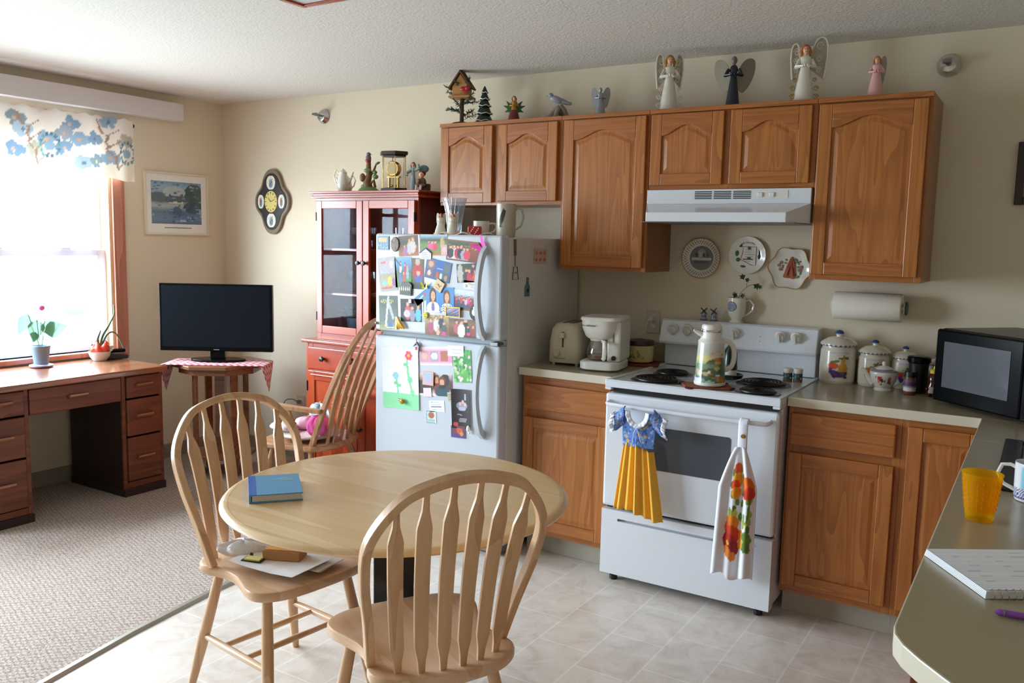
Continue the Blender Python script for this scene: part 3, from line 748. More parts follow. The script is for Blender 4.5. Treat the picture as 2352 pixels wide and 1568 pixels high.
def make_chair(label):
    t = thing('dining_chair', label, 'chair', group='maple hoop-back dining chairs')
    obj('seat', seat_mesh(), MAPY, t, smooth=True)
    b = B(); C2 = bow_curve(); b.tube([onbow(x, z) for x, z in C2], .012, flat=(.0115, .0145), up=(0, 1, .35)); obj('bow', b, MAPV, t, smooth=True)
    for k in range(6):
        u = -1+2*k/5; xb = .133*u; xt = .172*u
        zt = min((abs(x-xt), z) for x, z in C2 if z > .36)[1]-.008
        p0 = Vector((xb, -.100+1.9*xb*xb, .444)); p1 = onbow(xt, zt)
        b = B(); pts = []; n = 40
        for i in range(n+1):
            s = i/n; p = p0.lerp(p1, s); p.y += .014*math.sin(PI*s); pts.append(p)
        def prof(s):
            K = [(0, .0080), (.07, .0100), (.15, .0175), (.5, .0190), (.80, .0195), (.81, .0190), (.90, .0090), (.95, .0078), (1, .0075)]
            for (a, wa), (c, wc) in zip(K, K[1:]):
                if s <= c: q = (s-a)/(c-a); return (wa+(wc-wa)*q, .0055)
            return (.0085, .0055)
        b.tube(pts, .01, flat=prof, up=(0, 1, .3)); obj('back_slat', b, MAPV, t, smooth=True)
    legs = {}
    for sx in (-1, 1):
        for sy in (-1, 1):
            a, c = leg_pts(sx, sy); b = B(); b.tube([a, a.lerp(c, .12), a.lerp(c, .4), a.lerp(c, .62), a.lerp(c, .97), c], [.0145, .0165, .0185, .0185, .0125, .0120], 14); obj('leg', b, MAPV, t, smooth=True); legs[sx, sy] = (a, c)
    mids = {}
    for sx in (-1, 1):
        p = legs[sx, 1][0].lerp(legs[sx, 1][1], .55); q = legs[sx, -1][0].lerp(legs[sx, -1][1], .55)
        b = B(); b.tube([p, p.lerp(q, .15), p.lerp(q, .5), p.lerp(q, .85), q], [.0085, .011, .0125, .011, .0085], 12); obj('side_stretcher', b, MAPY, t, smooth=True); mids[sx] = (p, q)
    for s in (.34, .68):
        p = mids[-1][0].lerp(mids[-1][1], s); q = mids[1][0].lerp(mids[1][1], s)
        b = B(); b.tube([p, p.lerp(q, .5), q], [.0085, .0105, .0085], 12); obj('cross_stretcher', b, MAPY, t, smooth=True)
    return t
ca = make_chair('pale maple hoop-back chair with papers on its seat, left of the round table')
ca.location = (2.775, -2.152, 0); ca.rotation_euler = (0, 0, -1.693)
cbx = dup(ca, (3.684, -2.372, 0), 1.04, 'pale maple hoop-back chair nearest the camera, its seat empty, back to the camera')

# ================================================================ rocking chair
def turned(b, p, q, r, n=26, sq=8):
    """a turned spindle: rings and swells between p and q"""
    p, q = Vector(p), Vector(q); pts = []; rr = []
    for i in range(n+1):
        s = i/n; pts.append(p.lerp(q, s))
        k = .62+.38*math.sin(PI*s)
        for c, wd, am in ((.25, .03, .45), (.33, .02, .5), (.62, .03, .45), (.70, .02, .5)): k += am*math.exp(-((s-c)/wd)**2)
        for c in (.29, .66): k -= .3*math.exp(-((s-c)/.015)**2)
        rr.append(r*k)
    b.tube(pts, rr, 10)
def make_rocker():
    t = thing('rocking_chair', 'brown wooden rocking chair piled with cloths, between china hutch and refrigerator', 'rocking chair')
    b = B(); half = [(0, .335), (.12, .33), (.21, .30), (.245, .24), (.24, .15), (.225, .06), (.22, -.01), (.19, -.06), (.1, -.10), (0, -.11)]
    P = [(p.x, p.y) for p in catmull([(x, y, 0) for x, y in half], 4)]; ring = P+[(-x, y) for x, y in P[1:-1][::-1]]
    L = [[b.v((x*k, .11+(y-.11)*k, z)) for x, y in ring] for k, z in ((.94, .384), (1, .394), (1, .410), (.96, .417), (.7, .410), (.3, .408))]
    for A, D in zip(L, L[1:]):
        for i in range(len(A)): b.f([A[i], A[(i+1) % len(A)], D[(i+1) % len(D)], D[i]])
    b.f(L[0][::-1]); b.f(L[-1]); obj('seat', b, ROCK, t, smooth=True)
    lean = .385; hh = .72
    def bp(x, z):
        s = z/hh; return Vector((x, -.02-z*math.sin(lean)-.03*s*s, .412+z*math.cos(lean)))
    pr = [(.185, 0), (.195, .17), (.20, .35), (.187, .52), (.13, .66), (.07, .705), (0, .72)]
    cv = [(p.x, p.z) for p in catmull([(x, 0, z) for x, z in pr]+[(-x, 0, z) for x, z in pr[:-1][::-1]], 7)]
    b = B(); b.tube([bp(x, z) for x, z in cv], .012, flat=(.0135, .013), up=(0, 1, .5)); obj('bow', b, ROCK, t, smooth=True)
    for k in range(5):
        u = -1+k/2; xb = .12*u; xt = .145*u; zt = min((abs(x-xt), z) for x, z in cv if z > .5)[1]-.008
        pts = []
        for i in range(23):
            s = i/22; x = xb+(xt-xb)*s; z = zt*s; p = bp(x, z); p.y += .02*math.sin(PI*s)-.05*(1-s); pts.append(p)
        def prof(s):
            K = [(0, .008), (.12, .011), (.22, .019), (.5, .021), (.68, .021), (.76, .010), (1, .0065)]
            for (a, wa), (c, wc) in zip(K, K[1:]):
                if s <= c: q = (s-a)/(c-a); return (wa+(wc-wa)*q, .006)
            return (.0065, .006)
        b = B(); b.tube(pts, .01, flat=prof, up=(0, 1, .5)); obj('back_slat', b, ROCK, t, smooth=True)
    for sx in (-1, 1):
        b = B(); back = bp(sx*.208, .215)
        pts = catmull([back+Vector((sx*.012, 0, 0)), back+Vector((sx*.025, .07, .004)), back+Vector((sx*.04, .15, .010)), back+Vector((sx*.05, .21, .014)), back+Vector((sx*.055, .27, .016))], 5); zs = pts[-1].z
        b.tube(pts, .01, flat=lambda s: (.016+.018*s-.008*(s > .93), .011), up=(0, 0, 1)); obj('armrest', b, ROCK, t, smooth=True)
        for yy, aa in ((.15, -3), (.03, -9)):
            top = pts[aa]; b = B(); turned(b, (sx*.215, yy, .410), (top.x, top.y, top.z-.01), .013); obj('arm_post', b, ROCK, t, smooth=True)
        for sy in (1, -1):
            b = B(); turned(b, (sx*.175, .24 if sy > 0 else .0, .390), (sx*.21, .30 if sy > 0 else -.08, .05 if sy > 0 else .052), .017); obj('leg', b, ROCK, t, smooth=True)
        b = B(); pts = []
        for i in range(25):
            a = -.36+.72*i/24; pts.append((sx*.212, .10+1.05*math.sin(a), .020+1.05*(1-math.cos(a))))
        b.tube(pts, .01, flat=(.012, .018), up=(0, 0, 1)); obj('rocker', b, ROCK, t, smooth=True)
    for z, y in ((.19, .275), (.19, -.045)):
        b = B(); turned(b, (-.19, y, z), (.19, y, z), .010); obj('stretcher', b, ROCK, t, smooth=True)
    return t
rk = make_rocker(); rk.location = (1.716, -.740, .0075); rk.rotation_euler = (0, 0, 1.72)
ROCKM = Matrix.Translation((1.716, -.740, .0075)) @ Euler((0, 0, 1.72)).to_matrix().to_4x4()

# ================================================================ china hutch
t = thing('china_hutch', 'reddish mahogany china hutch with glass doors left of the refrigerator', 'hutch', (1.665, -.2, 0)); HU = t
xl, xr = 1.290, 2.045; yf = -.40
b = WB(t)
b.m = 0; b.box(1.245, -.445, .06, 1.262, -.02, .885); b.box(2.062, -.445, .06, 2.079, -.02, .885); b.box(1.262, -.44, .06, 2.062, -.02, .075); b.box(1.262, -.03, .075, 2.062, -.02, .885)
b.box(1.262, -.445, .075, 1.30, -.425, .885); b.box(2.03, -.445, .075, 2.062, -.425, .885); b.box(1.645, -.445, .075, 1.675, -.425, .72)
b.m = 1; b.box(1.30, -.445, .705, 2.03, -.425, .735); b.box(1.30, -.445, .86, 2.03, -.425, .885); b.box(1.30, -.445, .075, 2.03, -.425, .10); b.box(1.245, -.45, .0005, 2.079, -.02, .06)
obj('lower_case', b, [HUT, HUTX], t, bev=.002)
b = WB(t); b.box(1.222, -.468, .886, 2.081, -.005, .906); obj('lower_top', b, HUTX, t, bev=.006)
for x0, x1 in ((1.27, 2.055),):
    b = WB(t); b.box(1.268, -.460, .732, 2.056, -.4455, .862); d = obj('drawer', b, HUTX, t, bev=.005)
    for x in (1.40, 1.93):
        b = WB(t); b.lathe([(.008, -.460), (.008, -.472), (.016, -.478), (.014, -.488), (0, -.49)], 14, (x, 0, .80), 'y'); obj('knob', b, BLK, d, smooth=True)
    b = WB(t); b.tube([(1.56, -.461, .82), (1.56, -.478, .815), (1.62, -.478, .815), (1.62, -.461, .82)], .005); b.ell((1.59, -.462, .81), (.035, .003, .028)); obj('drawer_pull', b, mat('aged_brass', '5c2a1c', .4, .4), d, smooth=True)
def frame_door(t, x0, x1, z0, z1, y0, y1, sw, m, name='door'):
    b = WB(t); b.m = 0; b.box(x0, y0, z0, x0+sw, y1, z1); b.box(x1-sw, y0, z0, x1, y1, z1)
    b.m = 1; b.box(x0+sw, y0, z0, x1-sw, y1, z0+sw); b.box(x0+sw, y0, z1-sw, x1-sw, y1, z1); return obj(name, b, m, t, bev=.003)
for x0, x1 in ((1.270, 1.658), (1.662, 2.055)):
    d = frame_door(t, x0, x1, .085, .722, -.463, -.4455, .055, [HUT, HUTX]); b = WB(t); b.box(x0+.056, -.456, .141, x1-.056, -.450, .666); obj('door_panel', b, HUT, d)
    b = WB(t); b.tube([(x0+.03, -.4665, .70), (x1-.03, -.4665, .70)], .004); obj('bead_moulding', b, HUTX, d)
    b = WB(t); xk = x1-.03 if x0 < 1.5 else x0+.03; b.lathe([(.008, -.463), (.008, -.472), (.014, -.478), (0, -.486)], 12, (xk, 0, .42), 'y'); obj('knob', b, BLK, d, smooth=True)
    b = WB(t); b.box(x0-.004 if x0 < 1.5 else x1, -.468, .60, x0 if x0 < 1.5 else x1+.004, -.452, .66); obj('hinge', b, BLK, d)
# upper case
b = WB(t)
b.m = 0; b.box(xl, yf+.02, .9065, xl+.016, -.012, 1.73); b.box(xl+.016, -.02, .9065, xr-.016, -.012, 1.73)
b.box(xl, yf, .9065, xl+.03, yf+.0195, 1.73); b.box(xr-.03, yf, .9065, xr, yf+.0195, 1.73); b.box(1.652, yf, .96, 1.672, yf+.0195, 1.70)
b.m = 1; b.box(xl+.03, yf, .9065, xr-.03, yf+.0195, .955); b.box(xl+.03, yf, 1.70, xr-.03, yf+.0195, 1.73); b.box(xl+.016, yf+.02, 1.715, xr-.016, -.0205, 1.73); b.box(xl+.016, yf+.02, .9065, xr-.016, -.0205, .918)
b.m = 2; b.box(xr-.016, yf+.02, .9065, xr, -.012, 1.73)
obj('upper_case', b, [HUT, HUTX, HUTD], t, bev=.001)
b = WB(t); b.m = 0; b.box(xl-.025, yf-.03, 1.7305, xr+.025, -.004, 1.742); b.box(xl-.012, yf-.017, 1.742, xr+.012, -.004, 1.756); b.box(xl-.03, yf-.035, 1.756, xr+.03, -.004, 1.768); obj('crown_moulding', b, HUTX, t, bev=.002)
for z in (1.17, 1.43):
    b = WB(t); b.box(xl+.017, yf+.025, z, xr-.017, -.021, z+.012); obj('shelf', b, HUTX, t)
for i, (x0, x1) in enumerate(((xl+.012, 1.660), (1.664, xr-.012))):
    d = frame_door(t, x0, x1, .945, 1.715, yf-.019, yf-.001, .045, [HUT, HUTX], 'glass_door'); b = WB(t); b.box(x0+.045, yf-.012, .990, x1-.045, yf-.008, 1.670); obj('glass_pane', b, HGLASS, d)
    b = WB(t); xk = x1-.02 if i == 0 else x0+.02; b.lathe([(.006, yf-.019), (.006, yf-.030), (.013, yf-.034), (.011, yf-.044), (0, yf-.046)], 12, (xk, 0, 1.365), 'y'); obj('knob', b, BLK, d, smooth=True)
    for z in (1.02, 1.60):
        b = WB(t); xh = x0-.001 if i == 0 else x1-.003; b.box(xh, yf-.023, z, xh+.004, yf-.0005, z+.05); obj('hinge', b, BLK, d)

# ================================================================ desk
t = thing('writing_desk', 'dark brown wooden kneehole desk under the window', 'desk', (.35, -1.45, 0)); DK = t
ya, yb2, yc, yd = -.955, -1.215, -1.735, -2.02
b = WB(t); b.m = 0; b.box(.04, yd-.02, .708, .625, ya+.012, .742); obj('desk_top', b, DESKT, t, bev=.008)
for y0, y1, nm in ((yb2, ya, 'r'), (yd, yc, 'l')):
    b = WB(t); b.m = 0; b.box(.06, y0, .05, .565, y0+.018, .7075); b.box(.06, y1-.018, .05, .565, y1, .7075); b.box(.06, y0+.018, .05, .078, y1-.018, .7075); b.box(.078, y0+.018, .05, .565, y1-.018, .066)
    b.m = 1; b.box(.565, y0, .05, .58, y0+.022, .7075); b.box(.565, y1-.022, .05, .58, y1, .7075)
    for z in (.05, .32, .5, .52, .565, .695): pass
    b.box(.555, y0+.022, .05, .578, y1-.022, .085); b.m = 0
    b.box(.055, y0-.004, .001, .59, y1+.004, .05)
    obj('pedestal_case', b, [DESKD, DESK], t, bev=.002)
    for z0, z1 in ((.575, .70), (.355, .565), (.092, .345)):
        b = WB(t); b.box(.566, y0+.025, z0, .592, y1-.025, z1); dr = obj('drawer', b, DESK, t, bev=.006)
        ym = (y0+y1)/2; zm = (z0+z1)/2+.005; b = WB(t); b.prism([(.592, zm+.012), (.612, zm+.014), (.615, zm+.004), (.604, zm-.006), (.592, zm-.012)], ym-.052, ym+.052, 'xz'); obj('drawer_pull', b, DESKT, dr, bev=.003)
b = WB(t); b.box(.566, yc+.004, .565, .585, yb2-.004, .700); dr = obj('centre_drawer', b, DESK, t, bev=.005)
b = WB(t); b.prism([(.585, .645), (.605, .647), (.608, .637), (.597, .627), (.585, .621)], -1.527, -1.423, 'xz'); obj('drawer_pull', b, DESKT, dr, bev=.003)
b = WB(t); b.box(.06, yc+.004, .66, .08, yb2-.004, .705); obj('back_rail', b, DESKD, t)

# ================================================================ television and its table
tvc = Vector((.57, -.525, 0)); tva = .575
t = thing('side_table', 'small octagonal wooden table holding the television in the corner', 'table', (tvc.x, tvc.y, 0), tva)
b = B(); oc = [(.29*math.cos(math.radians(22.5+45*k)), .27*math.sin(math.radians(22.5+45*k))) for k in range(8)]
b.prism(oc, .692, .716); obj('table_top', b, TVT, t, bev=.004)
b = B(); b.prism([(x*.86, y*.86) for x, y in oc], .655, .692); obj('apron', b, TVT, t)
for k in range(4):
    a = PI/4+k*PI/2; b = B(); b.cb((.17*math.cos(a), .17*math.sin(a), .33), (.045, .018, .648), rz=a+PI/2); obj('leg', b, TVT, t, bev=.002)
b = B(); b.cb((0, 0, .40), (.06, .06, .53), rz=0); obj('centre_post', b, TVT, t, bev=.003)
b = B(); b.prism([(x*.72, y*.72) for x, y in oc], .12, .14); obj('lower_shelf', b, TVT, t)
t = thing('television', 'black flat-screen television on the corner table', 'television', (tvc.x-.005, tvc.y-.01, .722), tva)
b = B(); b.box(-.350, -.035, .062, .350, .0, .482); b.box(-.25, .0, .12, .25, .035, .40); obj('casing', b, GLOSSB, t, bev=.004)
b = B(); b.box(-.335, -.0365, .088, .335, -.0352, .470); obj('screen', b, SCREEN, t)
b = B(); b.box(-.018, -.0368, .070, .018, -.0352, .0745); obj('badge', b, GREY, t)
b = B(); b.box(-.045, -.02, .012, .045, .012, .10); b.prism([(.17*math.cos(a*PI/12), .09*math.sin(a*PI/12)) for a in range(24)], .0, .012); obj('stand', b, GLOSSB, t, bev=.003)
# ================================================================ photos, cards and magnets on the refrigerator
LAY = {}
def flat_item(name, key, label, cat, P=None, nx=26, ny=20, m=None, group=None, thick=.0012, shape=None, y0=-.789, border=None, curl=0):
    x, z, w_, h, rot, lay = key
    lev = y0-.0006-lay*.0016
    b = B()
    if shape is None:
        fn = lambda u, v: ((u-.5)*w_, -thick-curl*(u-.5)**2*4, (v-.5)*h)
        b.grid(fn, nx, ny, P)
        bk = [b.v(((u-.5)*w_, 0, (v-.5)*h)) for u, v in ((0, 0), (1, 0), (1, 1), (0, 1))]
        b.bm.verts.ensure_lookup_table()
        fr = [b.v(((u-.5)*w_, -thick, (v-.5)*h)) for u, v in ((0, 0), (1, 0), (1, 1), (0, 1))]
        edge = hx(border or 'e6e6e6')
        for i in range(4):
            f = b.f([bk[i], fr[i], fr[(i+1) % 4], bk[(i+1) % 4]]); b.col[f] = [edge]*4
        f = b.f(bk[::-1]); b.col[f] = [edge]*4
    else: shape(b, w_, h, thick)
    o = obj(name, b, m or PRINT)
    o.location = (x, lev, z); o.rotation_euler = (0, -math.radians(rot), 0)
    return tag(o, label, cat, group)
G = 'snapshots and cards on the refrigerator'
def K(x, z, w_, h, r, lay=0): return (x, z, w_, h, r, lay)
ppl = people
ph = lambda nm, key, label, ground, sh, cat='photo', jit=.12, **k: flat_item(nm, key, label, cat, painter(ground, sh, jit), group=G, **k)
ph('photo_print', K(2.299, 1.473, .133, .099, 4), 'snapshot of girls on a brown wooden floor, top row of the freezer door', ['a9683a', '8d5630', '3f4a38', '6a4a36'], [('r', .93, 0, 1, 1, 'eceaf0')]+ppl([(.3, .02, .55, 'a06a9a', '6a4a2a'), (.52, .1, .75, 'b8b8c8', '7a5030'), (.68, .15, .78, 'd0c0b8', '8a6a4a')]), jit=.2)
ph('photo_print', K(2.449, 1.480, .160, .099, 1), 'snapshot of children in pink on a green lawn, top row of the freezer door', ['b8763c', '6f8c3c', '6b8c48', '3c4c38', 'a8c4dc'], ppl([(.34, .3, .42, 'e85a98', '5a3a2a'), (.44, .3, .4, 'e8509a', '6a4a3a'), (.56, .22, .48, 'd8285a', '4a3028')])+[('e', .82, .6, .07, .3, 'c4a860')], jit=.2)
ph('photo_print', K(2.264, 1.344, .105, .149, 3), 'tall snapshot of a family crouching on grass under blue sky', ['4a7a2a', '4f8430', '3e6a3a', '5c8cd0', '7aa8e4'], ppl([(.3, .12, .5, '6a6ab8', '5a4030'), (.52, .05, .5, 'b04a5a', '6a4a30'), (.62, .35, .45, 'c02838', '4a3020'), (.35, .5, .35, 'd8d8e8', '6a4a30'), (.75, .25, .5, '88a8b8', '8a6a40')])+[('l', .05, .95, .35, .7, .03, '2e4a20')], nx=30, ny=40, jit=.25)
ph('photo_print', K(2.353, 1.340, .074, .150, 0), 'snapshot of an older man in a red shirt holding a child', ['2a3020', '4a5a30', '5c5048', '6a5448'], [('e', .5, .55, .42, .26, 'b01c24'), ('e', .5, .87, .2, .1, 'd0a080'), ('e', .5, .93, .2, .05, 'b8b0a8'), ('e', .6, .33, .3, .13, '4a5ab0'), ('e', .55, .52, .16, .08, 'd8a888')], jit=.15)
ph('photo_print', K(2.653, 1.354, .132, .088, 4), 'snapshot of a family group standing against dark green trees', ['6a5a58', '5a6a58', '34482c', '2c4030'], ppl([(.42, .05, .7, '4a2a3a', '6a3a2a'), (.55, .02, .72, 'c02a38', '5a3420'), (.72, .3, .68, '5a3048', '3a2420'), (.78, .02, .62, 'd04428', '4a2c20'), (.92, .1, .8, '2a2a34', '5a3a2a')])+[('e', .15, .5, .12, .5, 'b8b4ac')], jit=.2)
ph('photo_print', K(2.449, 1.222, .083, .124, 2, 1), 'school portrait of a long-haired girl in white on a blue backdrop', ['3470b0', '3c86cc', '4a90d4'], [('e', .5, .62, .26, .32, '4c2c1c'), ('r', .24, .3, .36, .62, '4c2c1c'), ('r', .64, .3, .76, .62, '4c2c1c'), ('e', .5, .14, .46, .26, 'e0dfe6'), ('e', .5, .16, .11, .24, '6a6296'), ('e', .5, .42, .08, .10, 'c8906e'), ('e', .51, .62, .155, .185, 'd8a080'), ('e', .45, .65, .018, .012, '3a2418'), ('e', .57, .65, .018, .012, '3a2418'), ('e', .51, .53, .05, .014, 'b86058'), ('r', 0, 0, 1, .04, 'e8e8e8')], nx=46, ny=60, jit=.06)
ph('photo_print', K(2.532, 1.220, .084, .122, 2, 1), 'school portrait of a woman in a black and white patterned top on blue', ['3470b0', '3c86cc', '4a90d4'], [('e', .5, .62, .25, .29, '6a3a22'), ('r', .27, .4, .38, .62, '6a3a22'), ('r', .63, .4, .74, .62, '6a3a22'), ('e', .5, .14, .44, .24, 'dcdce0')]+[('e', .14+.12*i, .06+.09*j+.03*(i % 2), .035, .03, '1c1c20') for i in range(7) for j in range(3)]+[('e', .5, .42, .075, .09, 'c8946e'), ('e', .51, .61, .15, .18, 'd8a482'), ('e', .45, .64, .018, .012, '3a2418'), ('e', .57, .64, .018, .012, '3a2418'), ('e', .51, .52, .05, .014, 'b86058')], nx=46, ny=60, jit=.06)
ph('photo_print', K(2.319, 1.159, .142, .112, 2), 'snapshot of three children against black, one in light blue', ['1c1c1c', '141414', '1a201a'], ppl([(.32, .1, .8, 'c8405a', '5a3a28'), (.52, .02, .68, '8a88a0', '6a4030'), (.78, .02, .75, '5ab0dc', '6a4630')])+[('e', .28, .35, .14, .16, 'c4bcbc'), ('r', .96, 0, 1, 1, 'eceef0')], nx=32, ny=28, jit=.1)
ph('photo_print', K(2.632, 1.225, .124, .094, -3), 'snapshot of a crowd of relatives under a pale sky', ['8a6a50', '4a4c68', '7c3c40', '8a4a48', 'c8d4e4', 'd4dcea'], ppl([(.15+.11*i, .2+.06*((i*7) % 3), .4, c, '4a3028') for i, c in enumerate(('8a2a38', '3a4a80', 'c04a50', '5a3a5a', 'c8c0d0', 'e84a98', 'a83040'))])+[('e', .3, .15, .2, .2, '32405a')], jit=.25)
ph('photo_print', K(2.473, 1.097, .145, .097, 2), 'snapshot of guests standing in a room, lower left of the two group shots', ['7a5430', '8a5c38', '9a8a68', 'b8a070'], ppl([(.25, .1, .75, 'a8506a', '5a3a2a'), (.48, .2, .75, 'd8dce0', '6a5a50'), (.7, .3, .75, '2a3448', '5a3a2a'), (.8, .05, .65, '3c5a58', '6a4a30'), (.55, .0, .4, 'd8b0a0', '8a6a4a')])+[('r', .72, 0, .86, .18, 'e83890')], jit=.2)
ph('photo_print', K(2.624, 1.093, .152, .086, 0), 'wedding party snapshot with a tall white gown, lower right of the two group shots', ['5a3a24', '7c4a2c', '8c6848', '6a5444'], ppl([(.28, .2, .72, 'b8606a', '4a3028'), (.62, .3, .72, '26262e', '8a6a58'), (.72, .08, .6, '3a4a58', '6a4a38'), (.9, .1, .6, '9a4a40', '5a3a28')])+[('e', .46, .35, .15, .38, 'e8ead8'), ('e', .47, .78, .05, .09, 'd8a888'), ('e', .73, .2, .06, .09, 'e84488')], jit=.2)
ph('greeting_card', K(2.622, 1.455, .191, .097, -4), 'brown wedding card with a bridal party photo on its left half', ['6a3018', '8a4420', '94502a'], [('r', .04, .06, .68, .92, '6c7a70'), ('r', .04, .06, .68, .25, 'a8a4a8'), ('r', .04, .78, .68, .92, '3c5a38')]+ppl([(.22, .1, .68, 'e8ecf0', '4a3020'), (.12, .12, .62, '3a2c34', '5a3a28'), (.34, .12, .66, 'c02838', '4a3020'), (.44, .12, .68, '1c2434', '5a3a28'), (.53, .1, .6, 'a8a0b8', '5a3a28'), (.62, .1, .6, 'd0304a', '5a3a28')])+[('l', .76, .66, .86, .78, .012, 'd8a878'), ('l', .84, .62, .94, .7, .012, 'd8a878')], cat='card', nx=44, ny=24)
ph('greeting_card', K(2.164, 1.330, .115, .169, 7), 'grey folded card with two small photos, far left of the freezer door', ['98a0a0', '8f9898', 'a8a8a0'], [('r', .05, .55, .95, .95, 'aca8ac'), ('e', .3, .85, .14, .05, 'd84848'), ('r', .1, .1, .9, .46, 'a89a78'), ('e', .3, .25, .12, .1, '78b8d8'), ('e', .6, .3, .12, .14, 'd0c040'), ('e', .8, .25, .1, .12, '9a50a0'), ('e', .5, .75, .1, .08, 'c0a0c0'), ('e', .75, .78, .1, .1, 'e0d8d0'), ('e', .4, .1, .3, .03, 'c83838')], cat='card', jit=.18)
ph('greeting_card', K(2.477, 1.361, .150, .097, -10, 1), 'blue collage card of small holiday photos, tilted', ['28509a', '2c5aa8', '2e60b0'], [('r', .05, .5, .38, .95, '7a6858'), ('e', .2, .72, .1, .15, 'd0a080'), ('r', .05, .05, .3, .45, '6a5870'), ('e', .17, .28, .07, .14, 'd8c0a8'), ('r', .72, .5, .97, .92, '5a6a6a'), ('r', .36, .05, .95, .45, '48604a'), ('e', .5, .25, .05, .16, 'c8384a'), ('e', .65, .22, .05, .16, 'e0e0e8'), ('e', .85, .2, .06, .14, 'b88878'), ('r', .45, .58, .68, .62, 'a8c0e8')], cat='card', nx=34, ny=24)
ph('waterfall_card', K(2.169, 1.140, .119, .167, 2), 'tall postcard of a white waterfall and dark trees', ['98a058', '5a6a68', '5a6660', '4c5648', '505a50'], [('l', .52, .95, .35, .1, .05, 'c8ccd8'), ('l', .55, .75, .75, .35, .06, 'a8b0c4'), ('e', .6, .12, .12, .1, '4a62a0')]+[('l', .12+.09*i, .78+.02*(i % 2), .15+.09*i, .87, .012, 'd8d070') for i in range(8)]+[('r', .4, .03, .8, .06, 'd8d8d8')], cat='postcard', nx=30, ny=40, jit=.15)
ph('baby_snapshot', K(2.513, 1.458, .036, .05, 0, 1), 'tiny pale pink baby snapshot over the lawn photo', ['d8a8a0', 'dcb4b0', 'c8a0a4'], [('e', .5, .55, .25, .25, 'e8c0b0')], cat='photo', nx=12, ny=14)
ph('flyer', K(2.379, 1.225, .090, .042, 35, 0), 'blue and green flyer tilted under the long-haired girl portrait', ['5a9a48', '4a8cb8', '3870b0'], [('l', .1, .5, .9, .6, .05, 'e8ecf0'), ('e', .8, .5, .12, .25, 'c84838')], cat='flyer')
ph('certificate', K(2.670, 1.298, .086, .040, -4), 'small cream printed certificate beside the freezer handle', ['d8d6cc', 'dcdad0'], [('r', .3, .6+.0, .9, .65, '98988c'), ('r', .4, .42, .8, .46, '98988c'), ('r', .5, .25, .75, .29, '98988c'), ('e', .2, .35, .08, .2, 'a0a090'), ('o', .5, .5, .7, .7, .04, 'a8a89c')], cat='paper')
# cards with their own shapes
def mag(name, x, z, lay, label, cat='magnet'):
    return thing(name, label, cat, (x, -.7896-lay*.0016, z))
t = mag('name_magnet', 2.135, 1.484, 0, 'blue magnet frame reading MUG with a tan picture slot')
b = B(); b.box(-.0375, -.004, -.034, .0375, 0, .034); obj('frame', b, mat('pale_blue_card', '6f93b4', .5), t, bev=.001)
b = B(); b.box(-.028, -.0046, .004, .028, -.004, .026); obj('picture', b, CREAM, t)
b = B(); text_mesh(b, 'MUG', .030, Matrix.Translation((0, -.0046, -.017)) @ FACE_Y); obj('lettering', b, mat('pale_letter', 'c4d4e2', .5), t)
t = mag('oval_magnet', 2.212, 1.479, 1, 'dark oval picture magnet left of the girls on the wooden floor')
b = B(); b.lathe([(0, -.005), (.024, -.005), (.026, -.003), (.026, 0)], 28, axis='y', sy=1.4, paint=lambda u, v: [(.02, .02, .02), (.12, .05, .03), (.30, .14, .10), (.03, .02, .02), (.45, .4, .3)][int(u*28*3+v*7) % 5]); obj('disc', b, PRINT, t)
t = mag('house_note', 2.403, 1.437, 2, 'small house-shaped white note with a purple roof edge', 'note')
b = B(); b.prism([(-.033, -.026), (.033, -.026), (.034, .004), (0, .026), (-.035, .004)], -.0015, 0, 'xz'); obj('sheet', b, PAPER, t)
b = B(); b.tube([(-.036, -.002, .004), (0, -.002, .027), (.035, -.002, .004)], .002, flat=(.0008, .0026), up=(0, 0, 1)); obj('roof_line', b, mat('purple_ink', '4a3c8c', .5), t)
b = B()
for i in range(4): b.box(-.024, -.0018, -.02+.008*i, .022-.004*i, -.0015, -.0185+.008*i)
obj('handwriting', b, GREY, t)
def wings(name, x, z, s, m, rot, label, lay):
    t = mag(name, x, z, lay, label); t.rotation_euler = (0, rot, 0)
    for sx in (-1, 1):
        b = B(); P = [(0, -.1), (.35, .15), (.8, .75), (.95, .85), (1.0, .4), (.7, -.05), (.75, -.5), (.5, -.75), (.15, -.45)]
        pts = [(p.x*s*sx, p.y*s) for p in catmull([(a, c, 0) for a, c in P], 4)]
        lo = [b.v((a, -.003-abs(a)*.25, c)) for a, c in pts]; b.f(lo if sx > 0 else lo[::-1]); obj('wing', b, m, t, solid=.001)
    b = B(); b.tube([(0, -.004, -.45*s), (0, -.006, 0), (0, -.004, .4*s)], [.001, .0035, .0015]); obj('body', b, BLK, t, smooth=True)
wings('butterfly_magnet', 2.722, 1.488, .036, mat('hot_pink', 'e83cb4', .6), -.75, 'hot pink butterfly magnet above the freezer handle', 3)
wings('butterfly_magnet', 2.404, 1.284, .022, mat('lemon_yellow', 'd8cc3c', .6), 0, 'small yellow butterfly magnet below the older man snapshot', 3)
t = mag('wooden_tile_magnet', 2.488, 1.288, 3, 'tan square magnet turned on its corner with a dark drawn figure'); t.rotation_euler = (0, math.radians(31), 0)
b = B(); b.box(-.026, -.005, -.026, .026, 0, .026); obj('tile', b, CREAM, t, bev=.001)
b = B(); b.tube([(-.012, -.0055, -.002), (-.002, -.0055, .006), (.004, -.0055, -.004), (.014, -.0055, .008)], .0009); b.tube([(-.010, -.0055, .006), (.010, -.0055, -.006)], .0007); b.box(-.012, -.0055, -.016, .012, -.005, -.0145); obj('drawing', b, BROWN, t)
